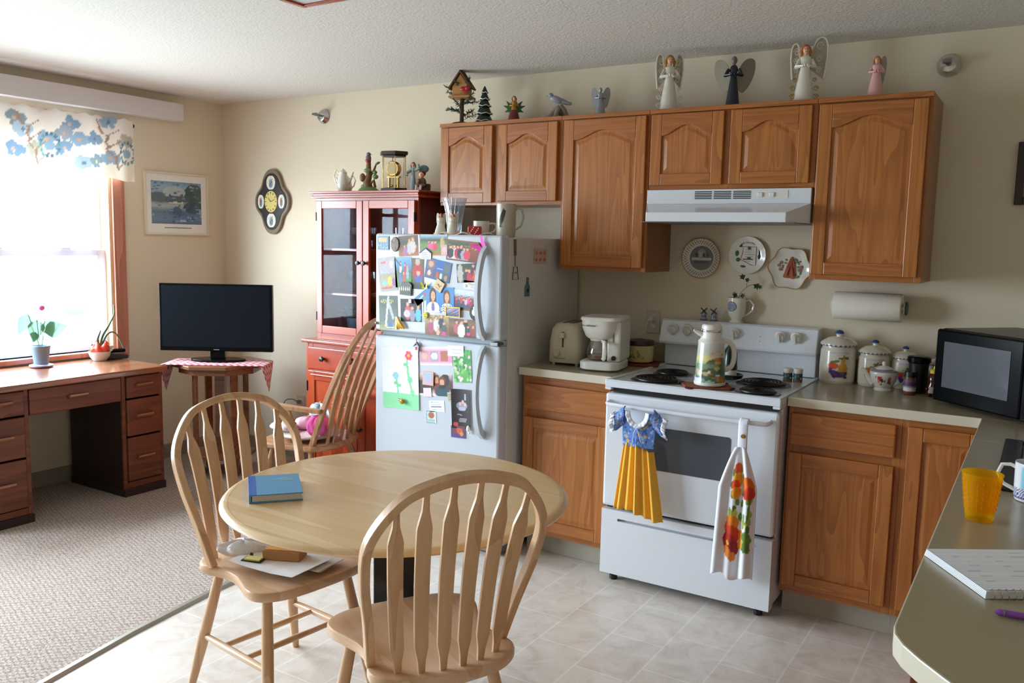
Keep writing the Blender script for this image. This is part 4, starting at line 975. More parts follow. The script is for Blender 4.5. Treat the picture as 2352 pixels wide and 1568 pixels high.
t = mag('group_magnet', 2.285, 1.264, 3, 'black rounded magnet showing a row of white shirted players')
b = B(); b.prism([(-.038, -.03), (.034, -.034), (.038, .02), (.02, .034), (-.028, .03), (-.036, .01)], -.004, 0, 'xz'); obj('plate', b, BLK, t, bev=.001)
b = B(); 
for i in range(5):
    b.ell((-.024+.012*i, -.0045, -.002), (.0045, .001, .009)); b.ell((-.024+.012*i, -.005, .009), (.0028, .001, .003))
obj('players', b, BISQ, t)
b = B(); b.box(-.03, -.0046, -.024, .03, -.004, -.014); obj('grass_strip', b, GREEN, t)
t = mag('framed_magnet', 2.574, 1.167, 4, 'purple streaked picture magnet in a gold frame')
flat = painter(['4a4668', '8a88a8', 'a890a8'], [('l', 0, .1, .9, .9, .03, '24223a'), ('l', .2, .0, 1, .6, .025, '2a2840'), ('l', 0, .5, .5, 1, .03, 'c8b8c8'), ('l', .5, 0, 1, .3, .02, '24223a')], .1)
b = B(); b.grid(lambda u, v: ((u-.5)*.076, -.004, (v-.5)*.042), 20, 14, flat); obj('picture', b, PRINT, t)
b = B(); 
for q in ((-.042, -.006, -.0245, .042, 0, -.0205), (-.042, -.006, .0205, .042, 0, .0245), (-.042, -.006, -.0205, -.038, 0, .0205), (.038, -.006, -.0205, .042, 0, .0205)): b.box(*q)
obj('frame', b, GOLD, t)
t = mag('smiley_magnet', 2.408, 1.141, 3, 'round yellow smiley face magnet')
b = B(); b.lathe([(0, -.005), (.012, -.005), (.015, -.002), (.015, 0)], 20, axis='y'); obj('disc', b, MATS['lemon_yellow'], t, smooth=True)
b = B(); b.ell((-.005, -.005, .004), (.0016, .001, .0025)); b.ell((.005, -.005, .004), (.0016, .001, .0025)); b.tube([(-.007, -.0055, -.003), (0, -.0055, -.007), (.007, -.0055, -.003)], .0008); obj('face', b, BLK, t)
t = mag('round_magnet', 2.694, 1.172, 2, 'round dark sports magnet behind the freezer handle')
b = B(); b.lathe([(0, -.004), (.026, -.004), (.027, 0)], 28, axis='y', sy=1.35); obj('disc', b, BLK, t, smooth=True)
b = B(); b.ell((0, -.0045, .0), (.013, .001, .016)); b.ell((0, -.005, .021), (.006, .001, .007)); obj('player', b, BISQ, t)
t = mag('banana_magnet', 2.254, 1.093, 3, 'bunch of yellow bananas magnet low on the freezer door')
for k in range(3):
    b = B(); b.tube([(-.018, -.006, .028), (-.014+.004*k, -.011, .012), (-.006+.010*k, -.013, -.010), (.002+.013*k, -.009, -.028)], [.003, .007, .0075, .003], 8); obj('banana', b, mat('banana_yellow', 'd8a820', .45), t, smooth=True)
b = B(); b.box(-.034, -.005, -.034, -.024, 0, .030); obj('card', b, CREAM, t)
t = mag('button_magnet', 2.094, 1.082, 0, 'small round grey magnet at the left edge of the freezer door')
b = B(); b.ell((0, -.006, 0), (.008, .006, .008)); obj('button', b, STEEL, t, smooth=True)
t = mag('clip_magnet', 2.314, 1.204, 3, 'tiny grey rounded magnet above the three children snapshot')
b = B(); b.box(-.010, -.006, -.012, .010, 0, .012); obj('block', b, STEEL, t, bev=.003)
# lower door
G2 = 'papers on the lower refrigerator door'
sh = [('r', 0, 0, 1, .25, '8fd8a4'), ('l', .68, .78, .72, .5, .028, '7ccc98'), ('l', .72, .5, .84, .24, .024, '7ccc98'), ('e', .76, .49, .07, .05, '7ccc98'), ('e', .64, .73, .06, .03, '7ccc98'), ('e', .82, .29, .06, .04, '86d4a0'), ('l', .38, .5, .42, .25, .022, '84d0a0'), ('e', .36, .42, .06, .03, '7ccc98'), ('e', .45, .38, .06, .03, '7ccc98')]
sh += [('e', .73+.06*math.cos(a*1.05), .88+.045*math.sin(a*1.05), .045, .035, 'ea5a7a') for a in range(6)]+[('e', .73, .88, .035, .026, 'f0b838')]
sh += [('e', .36+.05*math.cos(a*1.05), .54+.035*math.sin(a*1.05), .035, .026, '8cc8f0') for a in range(6)]+[('e', .36, .54, .025, .018, 'c8d070')]
flat_item('child_drawing', K(2.252, .815, .230, .306, 2), 'child painting of two tall flowers on green grass', 'drawing', painter(['e4e6ee', 'e8eaf0', 'e4e6f0'], sh, .04), 60, 80, CLOTH, curl=.004)
flat_item('photo_strip_card', K(2.468, .946, .195, .091, 5, 0), 'pink scalloped card with three baby photos', 'card', painter(['eceaee', 'e890b4', 'e890b4', 'e890b4', 'ec9cbc', 'eceaee'], [('r', .04, .24, .27, .76, 'b89898'), ('r', .34, .24, .58, .76, '9c9ca0'), ('r', .65, .24, .88, .76, 'a86a60'), ('e', .15, .5, .09, .2, 'd8a898'), ('e', .46, .5, .1, .2, 'd4d4d8'), ('e', .77, .45, .08, .2, 'b86848')], .04), 44, 20)
flat_item('handwritten_note', K(2.588, .982, .093, .051, 3, 2), 'white handwritten note over the green floral card', 'note', painter('e6e8ee', [('r', .2, .6, .85, .64, 'a8b0c4'), ('r', .2, .45, .75, .49, 'a8b0c4'), ('r', .3, .25, .8, .28, 'a8b0c4')], .02), 24, 18)
flat_item('floral_card', K(2.628, .912, .102, .154, 4, 1), 'green card covered in leaves and small pink flowers', 'card', painter(['4a9c50', '68b058', '3c9048', '5cac58'], [('e', random.random(), random.random(), .07, .05, random.choice(['2e7c40', '84c468', 'a8d488', '3a8c4c', 'e8d8dc', 'e8b8c4'])) for _ in range(60)], .12), 28, 40)
flat_item('photo_print', K(2.468, .804, .205, .106, 4, 0), 'snapshot of two smiling people in dark coats, on the lower refrigerator door', 'photo', painter(['e8e4e4', '4c2c28', '5a3c34', 'c8b8b0'], [('r', 0, .1, .35, .7, '3a2828'), ('e', .8, .75, .12, .3, '2a1c20'), ('e', .55, .78, .08, .22, '5a3020'), ('e', .55, .7, .06, .18, 'd0906c'), ('e', .56, .3, .1, .3, '7a3028'), ('e', .7, .7, .1, .22, '6a3c24'), ('e', .7, .62, .07, .16, 'd89c78'), ('e', .7, .2, .2, .28, '1e4450'), ('e', .7, .42, .1, .1, '10141c')], .1), 48, 28)
t = mag('picture_frame_magnet', 2.427, .833, 3, 'small peach framed magnet with a pastel picture')
b = B(); b.box(-.033, -.003, -.033, .033, 0, .033); obj('backing', b, mat('peach_frame', 'd8a898', .5), t)
b = B(); b.grid(lambda u, v: ((u-.5)*.052, -.0034, (v-.5)*.052), 8, 8, painter(['c8a8b8', 'a8b0d0', '98b8dc'], [], .08)); obj('picture', b, PRINT, t)
flat_item('pink_card', K(2.422, .764, .049, .043, 6, 2), 'small pale pink card below the peach framed magnet', 'card', painter('e8c8d0', [], .02), 4, 4)
flat_item('tan_tag', K(2.561, .758, .030, .045, 10, 3), 'tan printed tag hanging from a loop beside the dark card', 'tag', painter('b4aa8c', [('r', .2, .2, .8, .26, '6a6450'), ('r', .2, .45, .8, .5, '6a6450'), ('r', .2, .7, .7, .75, '6a6450')], .08), 12, 14)
flat_item('business_card', K(2.478, .701, .092, .055, 6, 0), 'white business card with a bold phone number line', 'card', painter('e4e8ee', [('e', .17, .85, .04, .07, '68a8c0'), ('r', .25, .82, .7, .87, '98a0ac'), ('r', .12, .62, .75, .65, '98a0ac'), ('r', .12, .38, .82, .48, '4a5058'), ('r', .12, .2, .85, .23, 'a0a8b0')], .01), 40, 24)
flat_item('stamp_magnet', K(2.445, .643, .058, .061, 3, 0), 'teal bordered stamp-like magnet with a round brown picture', 'magnet', painter('6a9ca8', [('r', .1, .08, .9, .92, 'c8d0c8'), ('e', .5, .65, .32, .26, 'a06048'), ('r', .15, .12, .85, .3, '98b8b8'), ('r', .93, 0, 1, 1, 'e8e8e8')], .08), 20, 20)
flat_item('portrait_card', K(2.625, .706, .108, .190, 3, 1), 'tall black card with three people in white and small white text', 'card', painter('1c1216', [('e', .55, .58, .3, .1, '8a8ca0'), ('e', .45, .62, .06, .05, 'd8a898'), ('e', .6, .68, .06, .05, 'd8a898'), ('e', .72, .62, .06, .05, 'd8a898'), ('e', .55, .5, .2, .05, 'a8a8c0'), ('r', .68, .72, .78, .88, '98a0c0'), ('l', .3, .36, .52, .34, .01, 'a8a0a8'), ('r', .4, .24, .8, .25, 'a8a8b0'), ('r', .38, .21, .78, .22, 'a8a8b0'), ('r', .38, .17, .75, .18, 'a8a8b0'), ('e', .2, .1, .12, .06, 'b84a50')], .05), 34, 56, curl=.006)
flat_item('colour_card', K(2.609, .592, .083, .057, 2, 2), 'orange and purple picture card at the bottom of the display', 'card', painter(['4a3c88', '5a3a58', '6a3430'], [('e', .6, .6, .25, .25, 'b85a38'), ('e', .75, .35, .12, .2, 'd88038'), ('e', .3, .55, .15, .15, '8a3030')], .15), 20, 14)
t = mag('bird_magnet', 2.674, .613, 3, 'small white egg-shaped magnet over the corner of the black card')
b = B(); b.ell((0, -.008, .004), (.010, .008, .016)); b.ell((.006, -.008, -.014), (.007, .005, .006)); obj('body', b, CER, t, smooth=True)
t = mag('shell_magnet', 2.264, .702, 3, 'brown and gold shell magnet on the painted grass')
b = B(); b.ell((.007, -.009, 0), (.015, .009, .014)); obj('shell', b, mat('amber_shell', 'b08420', .3), t, smooth=True)
b = B(); b.ell((-.012, -.006, .005), (.012, .005, .006)); b.ell((-.021, -.006, .008), (.004, .003, .004)); obj('head', b, SILV, t, smooth=True)
t = mag('birdhouse_magnet', 2.359, .982, 3, 'little grey birdhouse magnet at the top of the lower door')
b = B(); b.box(-.013, -.010, -.020, .013, 0, .008); obj('house', b, SILV, t)
b = B(); b.prism([(-.019, .004), (0, .025), (.019, .004), (.015, .002), (0, .018), (-.015, .002)], -.013, 0, 'xz'); obj('roof', b, GREY, t)
b = B(); b.box(-.006, -.0108, -.014, .006, -.01, .002); b.tube([(0, -.004, .022), (-.003, -.006, .034), (0, -.004, .044)], .0018); obj('doorway', b, RED, t)
# things on the fridge side (x = 2.834)
def side(name, y, z, label): return thing(name, label, 'magnet', (2.8345, y, z))
t = side('spatula_magnet', -.668, 1.42, 'spatula-shaped magnet with brown handle on the refrigerator side')
b = B(); b.tube([(.004, -.012, .095), (.004, -.008, .02)], .0065, 8); obj('handle', b, BROWN, t, smooth=True)
b = B(); b.tube([(.003, -.008, .02), (.003, -.004, -.03)], .0016, 6); b.tube([(.003, -.018, -.032), (.003, .012, -.032), (.003, .026, -.092), (.003, -.026, -.092)], .0016, 6, closed=True); b.box(.002, -.008, -.062, .004, .010, -.059); obj('blade', b, BLK, t)
t = side('heart_card_magnet', -.44, 1.435, 'small tan card magnet with two rows of red hearts on the refrigerator side')
b = B(); b.grid(lambda u, v: (.002, (u-.5)*.125, (v-.5)*.072), 24, 14, painter('bda898', [('e', .2+.3*i, .28+.44*j, .09, .13, 'c07870') for i in range(3) for j in range(2)]+[('e', .22+.3*i, .25+.44*j, .03, .05, '2a2028') for i in range(3) for j in range(2)], .05)); obj('card', b, PRINT, t)
t = side('bottle_magnet', -.56, 1.285, 'blue bottle-shaped magnet on the refrigerator side')
b = B(); b.prism([(-.020, -.040), (.020, -.040), (.020, .005), (.009, .022), (.009, .050), (-.006, .050), (-.006, .022), (-.020, .005)], .0005, .006, 'yz'); obj('bottle', b, mat('slate_blue_glaze', '4c6a74', .4), t, bev=.001)
b = B(); b.ell((.0065, 0, -.012), (.001, .009, .010)); obj('label_spot', b, NAVY, t)

# ================================================================ on top of the refrigerator (z 1.5315)
ZT = 1.5225
t = thing('doily', 'cream crocheted doily under the ornaments on top of the refrigerator', 'doily', (2.495, -.555, ZT+.0008))
b = B(); n = 60; R0 = []
for k, (r, z) in enumerate(((.02, .001), (.10, .001), (.15, .004), (.17, .012), (.185, .006))):
    R0.append([b.v((1.0*r*(1+(.06*math.sin(i*PI*2*12/n) if k > 2 else 0))*math.cos(2*PI*i/n), .85*r*math.sin(2*PI*i/n), z+(.008*math.sin(i*2*PI*9/n) if k > 2 else 0)+.002)) for i in range(n)])
for A, D in zip(R0, R0[1:]):
    for i in range(n): b.f([A[i], A[(i+1) % n], D[(i+1) % n], D[i]])
b.f(R0[0]); obj('lace', b, mat('cream_crochet', 'd8ccb8', .9), t, solid=.002)
t = thing('crystal_vase', 'tall cut-glass vase on the refrigerator, behind two little angels', 'vase', (2.395, -.55, ZT+.004))
b = B(); prof = [(.032, 0), (.034, .01), (.036, .06), (.044, .12), (.054, .165), (.062, .188)]
b.lathe(prof+[(r-.004, z) for r, z in prof[::-1]], 32, caps=True); obj('glass_body', b, CRYST, t, smooth=True)
for k in range(16):
    a = k*PI/8; b = B(); b.tube([((r+.001)*math.cos(a+z*2), (r+.001)*math.sin(a+z*2), z) for r, z in prof], .0018, 5); obj('cut_facet', b, CRYST, t)
def angel_fig(name, label, x, y, z, h, dress, hair=HAIR, wing=None, rz=0, ww=.35, cat='figurine', arms=True, skin=SKIN, body_w=.20, wing_fn=None, lean=0, group=None):
    """a small standing robed figure with head, hair, arms and wings"""
    t = thing(name, label, cat, (x, y, z), rz, group)
    b = B(); w_ = body_w*h
    b.lathe([(w_, 0), (w_*.98, .02*h), (w_*.78, .25*h), (w_*.52, .50*h), (w_*.42, .60*h), (w_*.55, .70*h), (w_*.50, .76*h), (w_*.22, .80*h)], 20, sy=.75); obj('robe', b, dress, t, smooth=True)
    b = B(); b.lathe([(.035*h, .76*h), (.03*h, .82*h)], 10); b.ell((0, 0, .885*h), (.058*h, .06*h, .075*h)); b.ell((0, -.06*h, .875*h), (.01*h, .014*h, .014*h)); obj('head', b, skin, t, smooth=True)
    b = B()
    for sx in (-1, 1): b.ell((sx*.022*h, -.056*h, .89*h), (.008*h, .006*h, .006*h))
    b.ell((0, -.058*h, .852*h), (.014*h, .005*h, .004*h)); obj('face_paint', b, mat('painted_features', '6a3028', .5), t)
    if hair:
        b = B(); b.ell((0, .018*h, .905*h), (.072*h, .066*h, .078*h))
        for sx in (-1, 1): b.tube([(sx*.05*h, .0, .93*h), (sx*.075*h, .01*h, .86*h), (sx*.07*h, .02*h, .77*h)], [.02*h, .028*h, .012*h])
        obj('hair', b, hair, t, smooth=True)
    if arms:
        for sx in (-1, 1):
            b = B(); b.tube([(sx*.095*h, 0, .72*h), (sx*.15*h, -.03*h, .60*h), (sx*.04*h, -.13*h, .60*h)], [.035*h, .04*h, .022*h], 10); b.ell((sx*.025*h, -.14*h, .615*h), (.02*h, .022*h, .03*h)); obj('arm', b, dress, t, smooth=True)
    if wing_fn: wing_fn(t, h)
    elif wing:
        for sx in (-1, 1):
            b = B(); P = [(.03, .55), (.10, .80), (.22, .98), (.34, .96), (.38, .78), (.34, .55), (.26, .34), (.14, .30)]
            pts = [(p.x*h*sx*ww/.35, p.y*h) for p in catmull([(a, c, 0) for a, c in P], 4)]
            A = [b.v((a, .06*h+abs(a)*.35, c)) for a, c in pts]; D = [b.v((a, .09*h+abs(a)*.35, c)) for a, c in pts]; n = len(pts)
            b.f(A); b.f(D[::-1])
            for i in range(n): b.f([A[i], A[(i+1) % n], D[(i+1) % n], D[i]])
            obj('wing', b, wing, t)
    return t
angel_fig('angel_figurine', 'left of two small cream angels on the refrigerator', 2.395, -.665, ZT+.005, .11, BISQ, wing=BISQ, rz=.5, ww=.2, body_w=.3)
angel_fig('angel_figurine', 'right of two small cream angels on the refrigerator, holding a white book', 2.475, -.675, ZT+.005, .11, BISQ, wing=BISQ, rz=.5, ww=.2, body_w=.3)
t = thing('gift_box', 'small red box with white snowflakes on the refrigerator', 'box', (2.592, -.655, ZT+.005), .3)
b = B(); b.box(-.031, -.018, 0, .031, .018, .046); obj('box', b, RED, t, bev=.005)
b = B()
for i in range(9): b.ell((-.024+.006*(i*5 % 9), -.0183, .006+.0042*i), (.0028, .0006, .0028))
obj('snowflakes', b, PAPER, t)
def mug(name, label, x, y, z, h, r, m, hdir=0, hs=1.0, cat='mug', foot=False, paint=None, handle_mat=None, taper=1.0):
    t = thing(name, label, cat, (x, y, z), hdir)
    pr = [(r*.82*taper, 0), (r*.9*taper, .01*h), (r*.97*taper, .1*h), (r*(.97+.03*taper), .9*h), (r, h), (r*.93, h), (r*.9, .9*h), (r*.88*taper, .12*h), (0, .10*h)]
    if foot: pr = [(r*.78, 0), (r*.80, .03*h), (r*.55, .10*h), (r*.58, .16*h), (r*.92, .32*h), (r, .55*h), (r*1.0, h), (r*.93, h), (r*.92, .5*h), (r*.5, .2*h), (0, .18*h)]
    b = B(); b.lathe(pr, 40, paint=paint, caps=True); obj('cup', b, GLAZE if paint else m, t, smooth=True)
    b = B(); q = r*.93; b.tube([(q, 0, .82*h), (q+.012*hs, 0, .87*h), (q+.030*hs, 0, .84*h), (q+.038*hs, 0, .60*h), (q+.026*hs, 0, .34*h), (q, 0, .22*h)] if not foot else [(q, 0, .88*h), (q+.02*hs, 0, .93*h), (q+.038*hs, 0, .75*h), (q+.034*hs, 0, .52*h), (q+.01*hs, 0, .33*h), (q-.008, 0, .27*h)], .0048, 8); obj('handle', b, handle_mat or m, t, smooth=True)
    return t
mug('teacup', 'white teacup with faint blue pattern, on its own behind the red gift box', 2.565, -.56, ZT+.003, .075, .040, CER, .6)
t = mug('beer_stein', 'tall grey stein with a dark eagle, at the corner of the refrigerator top', 2.735, -.60, ZT+.001, .158, .047, mat('grey_stoneware', 'b0a898', .3), .35, 1.1)
b = B(); b.T = Euler((0, 0, -.35)).to_matrix().to_4x4(); W_ = [(-.012, .055), (-.004, .062), (.006, .08), (.012, .10), (.018, .125), (.010, .128), (.006, .136), (.0, .122), (-.004, .112), (-.010, .10), (-.014, .08)]
def wrap(p, r=.0475, a0=-1.42): a = a0+p[0]/r; return (r*math.cos(a), r*math.sin(a), p[1])
b.f([b.v(wrap(p)) for p in W_]); b.f([b.v(wrap(p)) for p in ((-.014, .055), (-.004, .055), (0, .049), (-.012, .047))]); obj('eagle', b, mat('eagle_brown', '2e2420', .5), t, solid=.0016)
# ================================================================ on top of the wall cabinets (z 2.119)
ZC = 2.1195; YC = -.235
GF = 'figurines on top of the wall cabinets'
# birdhouse on a post with pine sprigs
t = thing('birdhouse_ornament', 'wooden birdhouse ornament on a post with pine sprigs and a red bow', 'ornament', (2.205, YC, ZC), .25)
b = B(); b.lathe([(.055, 0), (.05, .012), (.02, .018)], 16); b.tube([(0, 0, .01), (0, 0, .14)], .012); obj('post', b, mat('bark', '4a3a2c', .8), t, smooth=True)
b = B(); b.box(-.06, -.05, .140, .06, .05, .150); b.prism([(-.045, .150), (.045, .150), (.045, .20), (0, .265), (-.045, .20)], -.03, .03, 'xz'); obj('house', b, mat('pine_wood', 'b08048', .6), t, bev=.001)
b = B()
for s in (-1, 1): b.prism([(0, .272), (s*.06, .185), (s*.066, .192), (0, .285)], -.04, .04, 'xz')
b.tube([(0, 0, .275), (.004, 0, .292)], .002); obj('roof', b, mat('shingle', '5a3a24', .8), t)
b = B(); b.ell((.02, -.04, .185), (.016, .008, .012)); b.ell((.045, -.04, .188), (.016, .008, .012)); b.prism([(.025, .18), (.04, .18), (.045, .155), (.03, .16)], -.044, -.036, 'xz'); obj('bow', b, RED, t)
for k in range(14):
    r = random.Random(k); a = k*.9; zz = .02+.012*k if k < 10 else .15+.015*(k-10); L = .055+.040*r.random()
    p0 = Vector((0, 0, zz)); p1 = Vector((L*math.cos(a), .5*L*math.sin(a), zz+.035*r.random())); b = B(); b.tube([p0, p0.lerp(p1, .5)+Vector((0, 0, .012)), p1], .0013, 5)
    for q in range(40):
        s = .3+.7*q/26; p = p0.lerp(p1, s)+Vector((0, 0, .01)); d = Vector((r.uniform(-1, 1), r.uniform(-1, 1), r.uniform(-.5, 1))).normalized()*.019
        b.tube([p, p+d], [.0017, .0008], 4)
    obj('pine_sprig', b, mat('pine_green', '2c4434', .7), t)
# ceramic tree
t = thing('ceramic_tree', 'dark green ceramic Christmas tree with white snowy edges', 'ornament', (2.352, YC, ZC))
b = B(); b.lathe([(.042, 0), (.048, .012), (.030, .045), (.042, .050), (.026, .085), (.035, .090), (.020, .120), (.027, .125), (.013, .155), (.018, .160), (.004, .192), (0, .196)], 20); obj('tree', b, DGREEN, t, smooth=True)
b = B()
for r, z in ((.047, .014), (.041, .052), (.034, .092), (.026, .127), (.017, .161)):
    b.tube([((r+.001+.002*math.sin(i*PI/2))*math.cos(i*PI/12), (r+.001)*math.sin(i*PI/12), z+.003*math.sin(i*PI/2)) for i in range(24)], .0022, 6, closed=True)
obj('snow_edges', b, CER, t, smooth=True)
# small fairy
def leafwings(t, h):
    for sx in (-1, 1):
        for a, L in ((.9, .42), (.35, .40), (-.35, .33)):
            b = B(); u = Vector((sx*math.cos(a), .25, math.sin(a))); v = Vector((-sx*math.sin(a), 0, math.cos(a))); o = Vector((sx*.06*h, .08*h, .5*h))
            P = [o, o+u*L*h*.35+v*.09*h, o+u*L*h*.6+v*.05*h, o+u*L*h, o+u*L*h*.6-v*.05*h, o+u*L*h*.35-v*.09*h]
            b.f([b.v(p) for p in P]); obj('wing', b, GREEN, t, solid=.003)
angel_fig('fairy_figurine', 'small fairy figurine with yellow top and green leaf wings beside the ceramic tree', 2.537, YC, ZC, .135, mat('ochre_glaze', 'a87818', .4), hair=mat('auburn', '7a2c1c', .5), wing_fn=leafwings, rz=.5)
t0 = [o for o in scene.objects if o.name.startswith('fairy_figurine')][0]; b = B(); b.lathe([(.030, 0), (.031, .01), (.023, .045), (.017, .06)], 20, sy=.8); obj('skirt', b, mat('maroon_glaze', '6a1c28', .4), t0, smooth=True)
# bird on stump
t = thing('bird_figurine', 'grey bird figurine perched on a forked branch', 'figurine', (2.80, YC, ZC), .45)
b = B()
for P in ([(-.045, 0, .004), (-.03, 0, .03), (-.01, 0, .05), (.005, 0, .065)], [(.045, .005, .004), (.03, 0, .04), (.008, 0, .066)], [(-.015, -.02, .004), (-.005, -.01, .035), (.0, 0, .06)], [(.02, .03, .004), (.01, .01, .04), (.004, 0, .06)]): b.tube(P, [.013]*3+[.009]*(len(P)-3), 9)
b.ell((-.04, 0, .012), (.022, .016, .012)); b.ell((.035, 0, .008), (.02, .02, .008)); obj('branch', b, mat('taupe_bisque', '8c8074', .6), t, smooth=True)
b = B(); b.ell((-.010, 0, .095), (.036, .019, .018), rot=(0, .35, 0)); b.ell((-.040, 0, .115), (.014, .013, .013)); b.tube([(.015, 0, .09), (.045, 0, .078), (.066, 0, .074)], [.014, .010, .006]); b.tube([(-.052, 0, .115), (-.062, 0, .112)], [.004, .0008]); obj('bird', b, mat('bluegrey_glaze', '8d939e', .35), t, smooth=True)
angel_fig('angel_figurine', 'silver-grey praying angel with rounded wings, left on the cabinet tops', 3.033, YC, ZC, .142, SILV, hair=None, wing=SILV, rz=.4, ww=.30, group=None, skin=SILV)
# tall white angel with scroll wings
mat('pearl_wing', 'a8a294', .5)
def scrollwing(raise_right=0):
    def fn(t, h):
        for sx in (-1, 1):
            up = .10 if (raise_right and sx > 0) else 0; wd = 1.2 if (raise_right and sx > 0) else .8
            b = B(); P = [(.06, .60), (.10+.02*wd, .80+up), (.20*wd, .98+up), (.31*wd, .97+up), (.35*wd, .80+up), (.33*wd, .58), (.30*wd, .40)]
            b.tube([(p.x*h*sx*.85, .05*h, p.y*h) for p in catmull([(a, c, 0) for a, c in P], 5)], .008*h/.2, flat=(.0032, .006), up=(0, 1, 0)); obj('wing', b, CER, t, smooth=True)
            b = B(); pp = [(p.x*h*sx*.85, p.y*h) for p in catmull([(a, c, 0) for a, c in P], 5)]; b.f([b.v((a, .055*h, c)) for a, c in pp]); obj('wing_membrane', b, MATS['pearl_wing'], t, solid=.0015)
            b = B()
            for cz, rr in ((.86+up, .055), (.70+up*.5, .05), (.56, .045)):
                cxx = sx*.22*wd*.85; b.tube([(h*(cxx+rr*(1-k/26)*math.cos(k*.5)*sx), .05*h, h*(cz+rr*(1-k/26)*1.3*math.sin(k*.5))) for k in range(20)], .0018, 6)
            obj('wing_scroll', b, CER, t, smooth=True)
            b = B()
            for cz, rr in ((.10, .05), (.24, .045), (.38, .035)):
                b.tube([(h*(sx*(.19-.03*(cz > .3))+rr*(1-k/26)*math.cos(k*.5)*sx), -.03*h, h*(cz+rr*(1-k/26)*math.sin(k*.5))) for k in range(18)], .0018, 6)
            obj('hem_scroll', b, GOLD if raise_right else CER, t, smooth=True)
    return fn
angel_fig('angel_figurine', 'tall white angel with golden hair and two filigree wings on the cabinet tops', 3.387, YC, ZC, .262, CER, wing_fn=scrollwing(), hair=mat('golden_hair', 'a8762c', .5), rz=.55, body_w=.17)
def glasswings(t, h):
    for sx in (-1, 1):
        b = B(); P = [(.04, .50), (.12, .78), (.25, .93), (.40, .92), (.42, .72), (.34, .48), (.20, .30), (.10, .34)]
        pts = [(p.x*h*sx*.9, p.y*h) for p in catmull([(a, c, 0) for a, c in P], 4)]
        b.f([b.v((a, .05*h+abs(a)*.5, c)) for a, c in pts]); obj('wing', b, mat('smoky_resin', '8c8474', .4), t, solid=.003)
angel_fig('angel_figurine', 'slender dark navy angel with a raised head and grey wings on the cabinet tops', 3.690, YC, ZC, .232, NAVY, hair=None, wing_fn=glasswings, rz=.25, body_w=.135, skin=mat('rose_bronze', '7a6460', .4))
angel_fig('angel_figurine', 'white angel with one filigree wing raised high, tallest on the cabinet tops', 4.000, YC, ZC, .248, CER, wing_fn=scrollwing(1), hair=mat('ginger_hair', 'b06428', .5), rz=.35, body_w=.18)
angel_fig('angel_figurine', 'small pink and white angel girl with orange hair above the right cabinet', 4.287, YC, ZC, .172, mat('blush_glaze', 'd8a8a4', .4), wing=mat('pale_wing', 'a09a88', .4), hair=MATS['ginger_hair'], rz=.2, ww=.2, body_w=.2)

# ================================================================ on top of the china hutch (z 1.768)
ZH = 1.7685; YH = -.26
def pitcher(name, label, x, y, z, h, r, rz, m=CER, lid=True):
    t = thing(name, label, 'pitcher', (x, y, z), rz)
    b = B(); b.lathe([(r*.7, 0), (r*.8, .04*h), (r, .3*h), (r*.9, .6*h), (r*.6, .78*h), (r*.65, .82*h)]+([(r*.35, .92*h), (.004, .97*h), (0, h)] if lid else [(r*.5, .8*h), (r*.7, .3*h), (0, .1*h)]), 20); obj('body', b, m, t, smooth=True)
    b = B(); b.tube([(r*.8, 0, .35*h), (r*1.35, 0, .55*h), (r*1.75, 0, .85*h)], [r*.3, r*.18, r*.12], 10); obj('spout', b, m, t, smooth=True)
    b = B(); b.tube([(-r*.6, 0, .75*h), (-r*1.2, 0, .95*h), (-r*1.6, 0, .7*h), (-r*1.3, 0, .4*h), (-r*.9, 0, .3*h)], r*.11, 8); obj('handle', b, m, t, smooth=True)
    return t
pitcher('pitcher', 'small rounded white porcelain pitcher at the left end of the hutch top', 1.345, YH+.05, ZH, .11, .036, PI+.4)
pitcher('pitcher', 'taller white porcelain pitcher with a lid on the hutch top', 1.405, YH-.04, ZH, .14, .036, .3)
t = thing('bird_figurine', 'green and brown bird figurine on a flowering stump, on the hutch top', 'figurine', (1.565, YH, ZH), .4)
b = B(); b.lathe([(.062, 0), (.060, .015), (.045, .028), (.02, .035)], 18, sy=.75); b.ell((-.02, 0, .035), (.025, .02, .016)); obj('base', b, mat('moss_glaze', '6c8450', .4), t, smooth=True)
b = B(); b.tube([(0, 0, .02), (-.008, 0, .06), (.004, 0, .10), (0, 0, .15), (.002, 0, .175)], [.03, .024, .018, .015, .013], 10); b.tube([(0, 0, .09), (.03, 0, .12), (.045, 0, .16)], [.011, .008, .005]); b.tube([(.01, 0, .05), (.035, -.01, .07), (.04, 0, .03)], [.011, .009, .009]); b.ell((-.032, -.01, .085), (.018, .014, .025)); obj('stump', b, mat('stump_glaze', '7c5838', .5), t, smooth=True)
b = B(); b.ell((.055, 0, .168), (.016, .01, .007), rot=(0, -.5, 0)); b.ell((.045, -.01, .09), (.018, .01, .014)); b.ell((.0, -.015, .125), (.024, .012, .014)); b.ell((.042, -.01, .115), (.014, .01, .012)); obj('leaves', b, MATS['moss_glaze'], t, smooth=True)
b = B(); b.ell((0, 0, .195), (.016, .018, .026)); b.ell((.002, -.004, .218), (.013, .013, .012)); b.tube([(.010, -.006, .219), (.024, -.01, .216)], [.004, .001]); obj('bird', b, mat('slate_bird', '6a6468', .4), t, smooth=True)
b = B(); b.ell((0, -.004, .182), (.017, .017, .014)); obj('breast', b, mat('rust_red', '8c3a2c', .4), t, smooth=True)
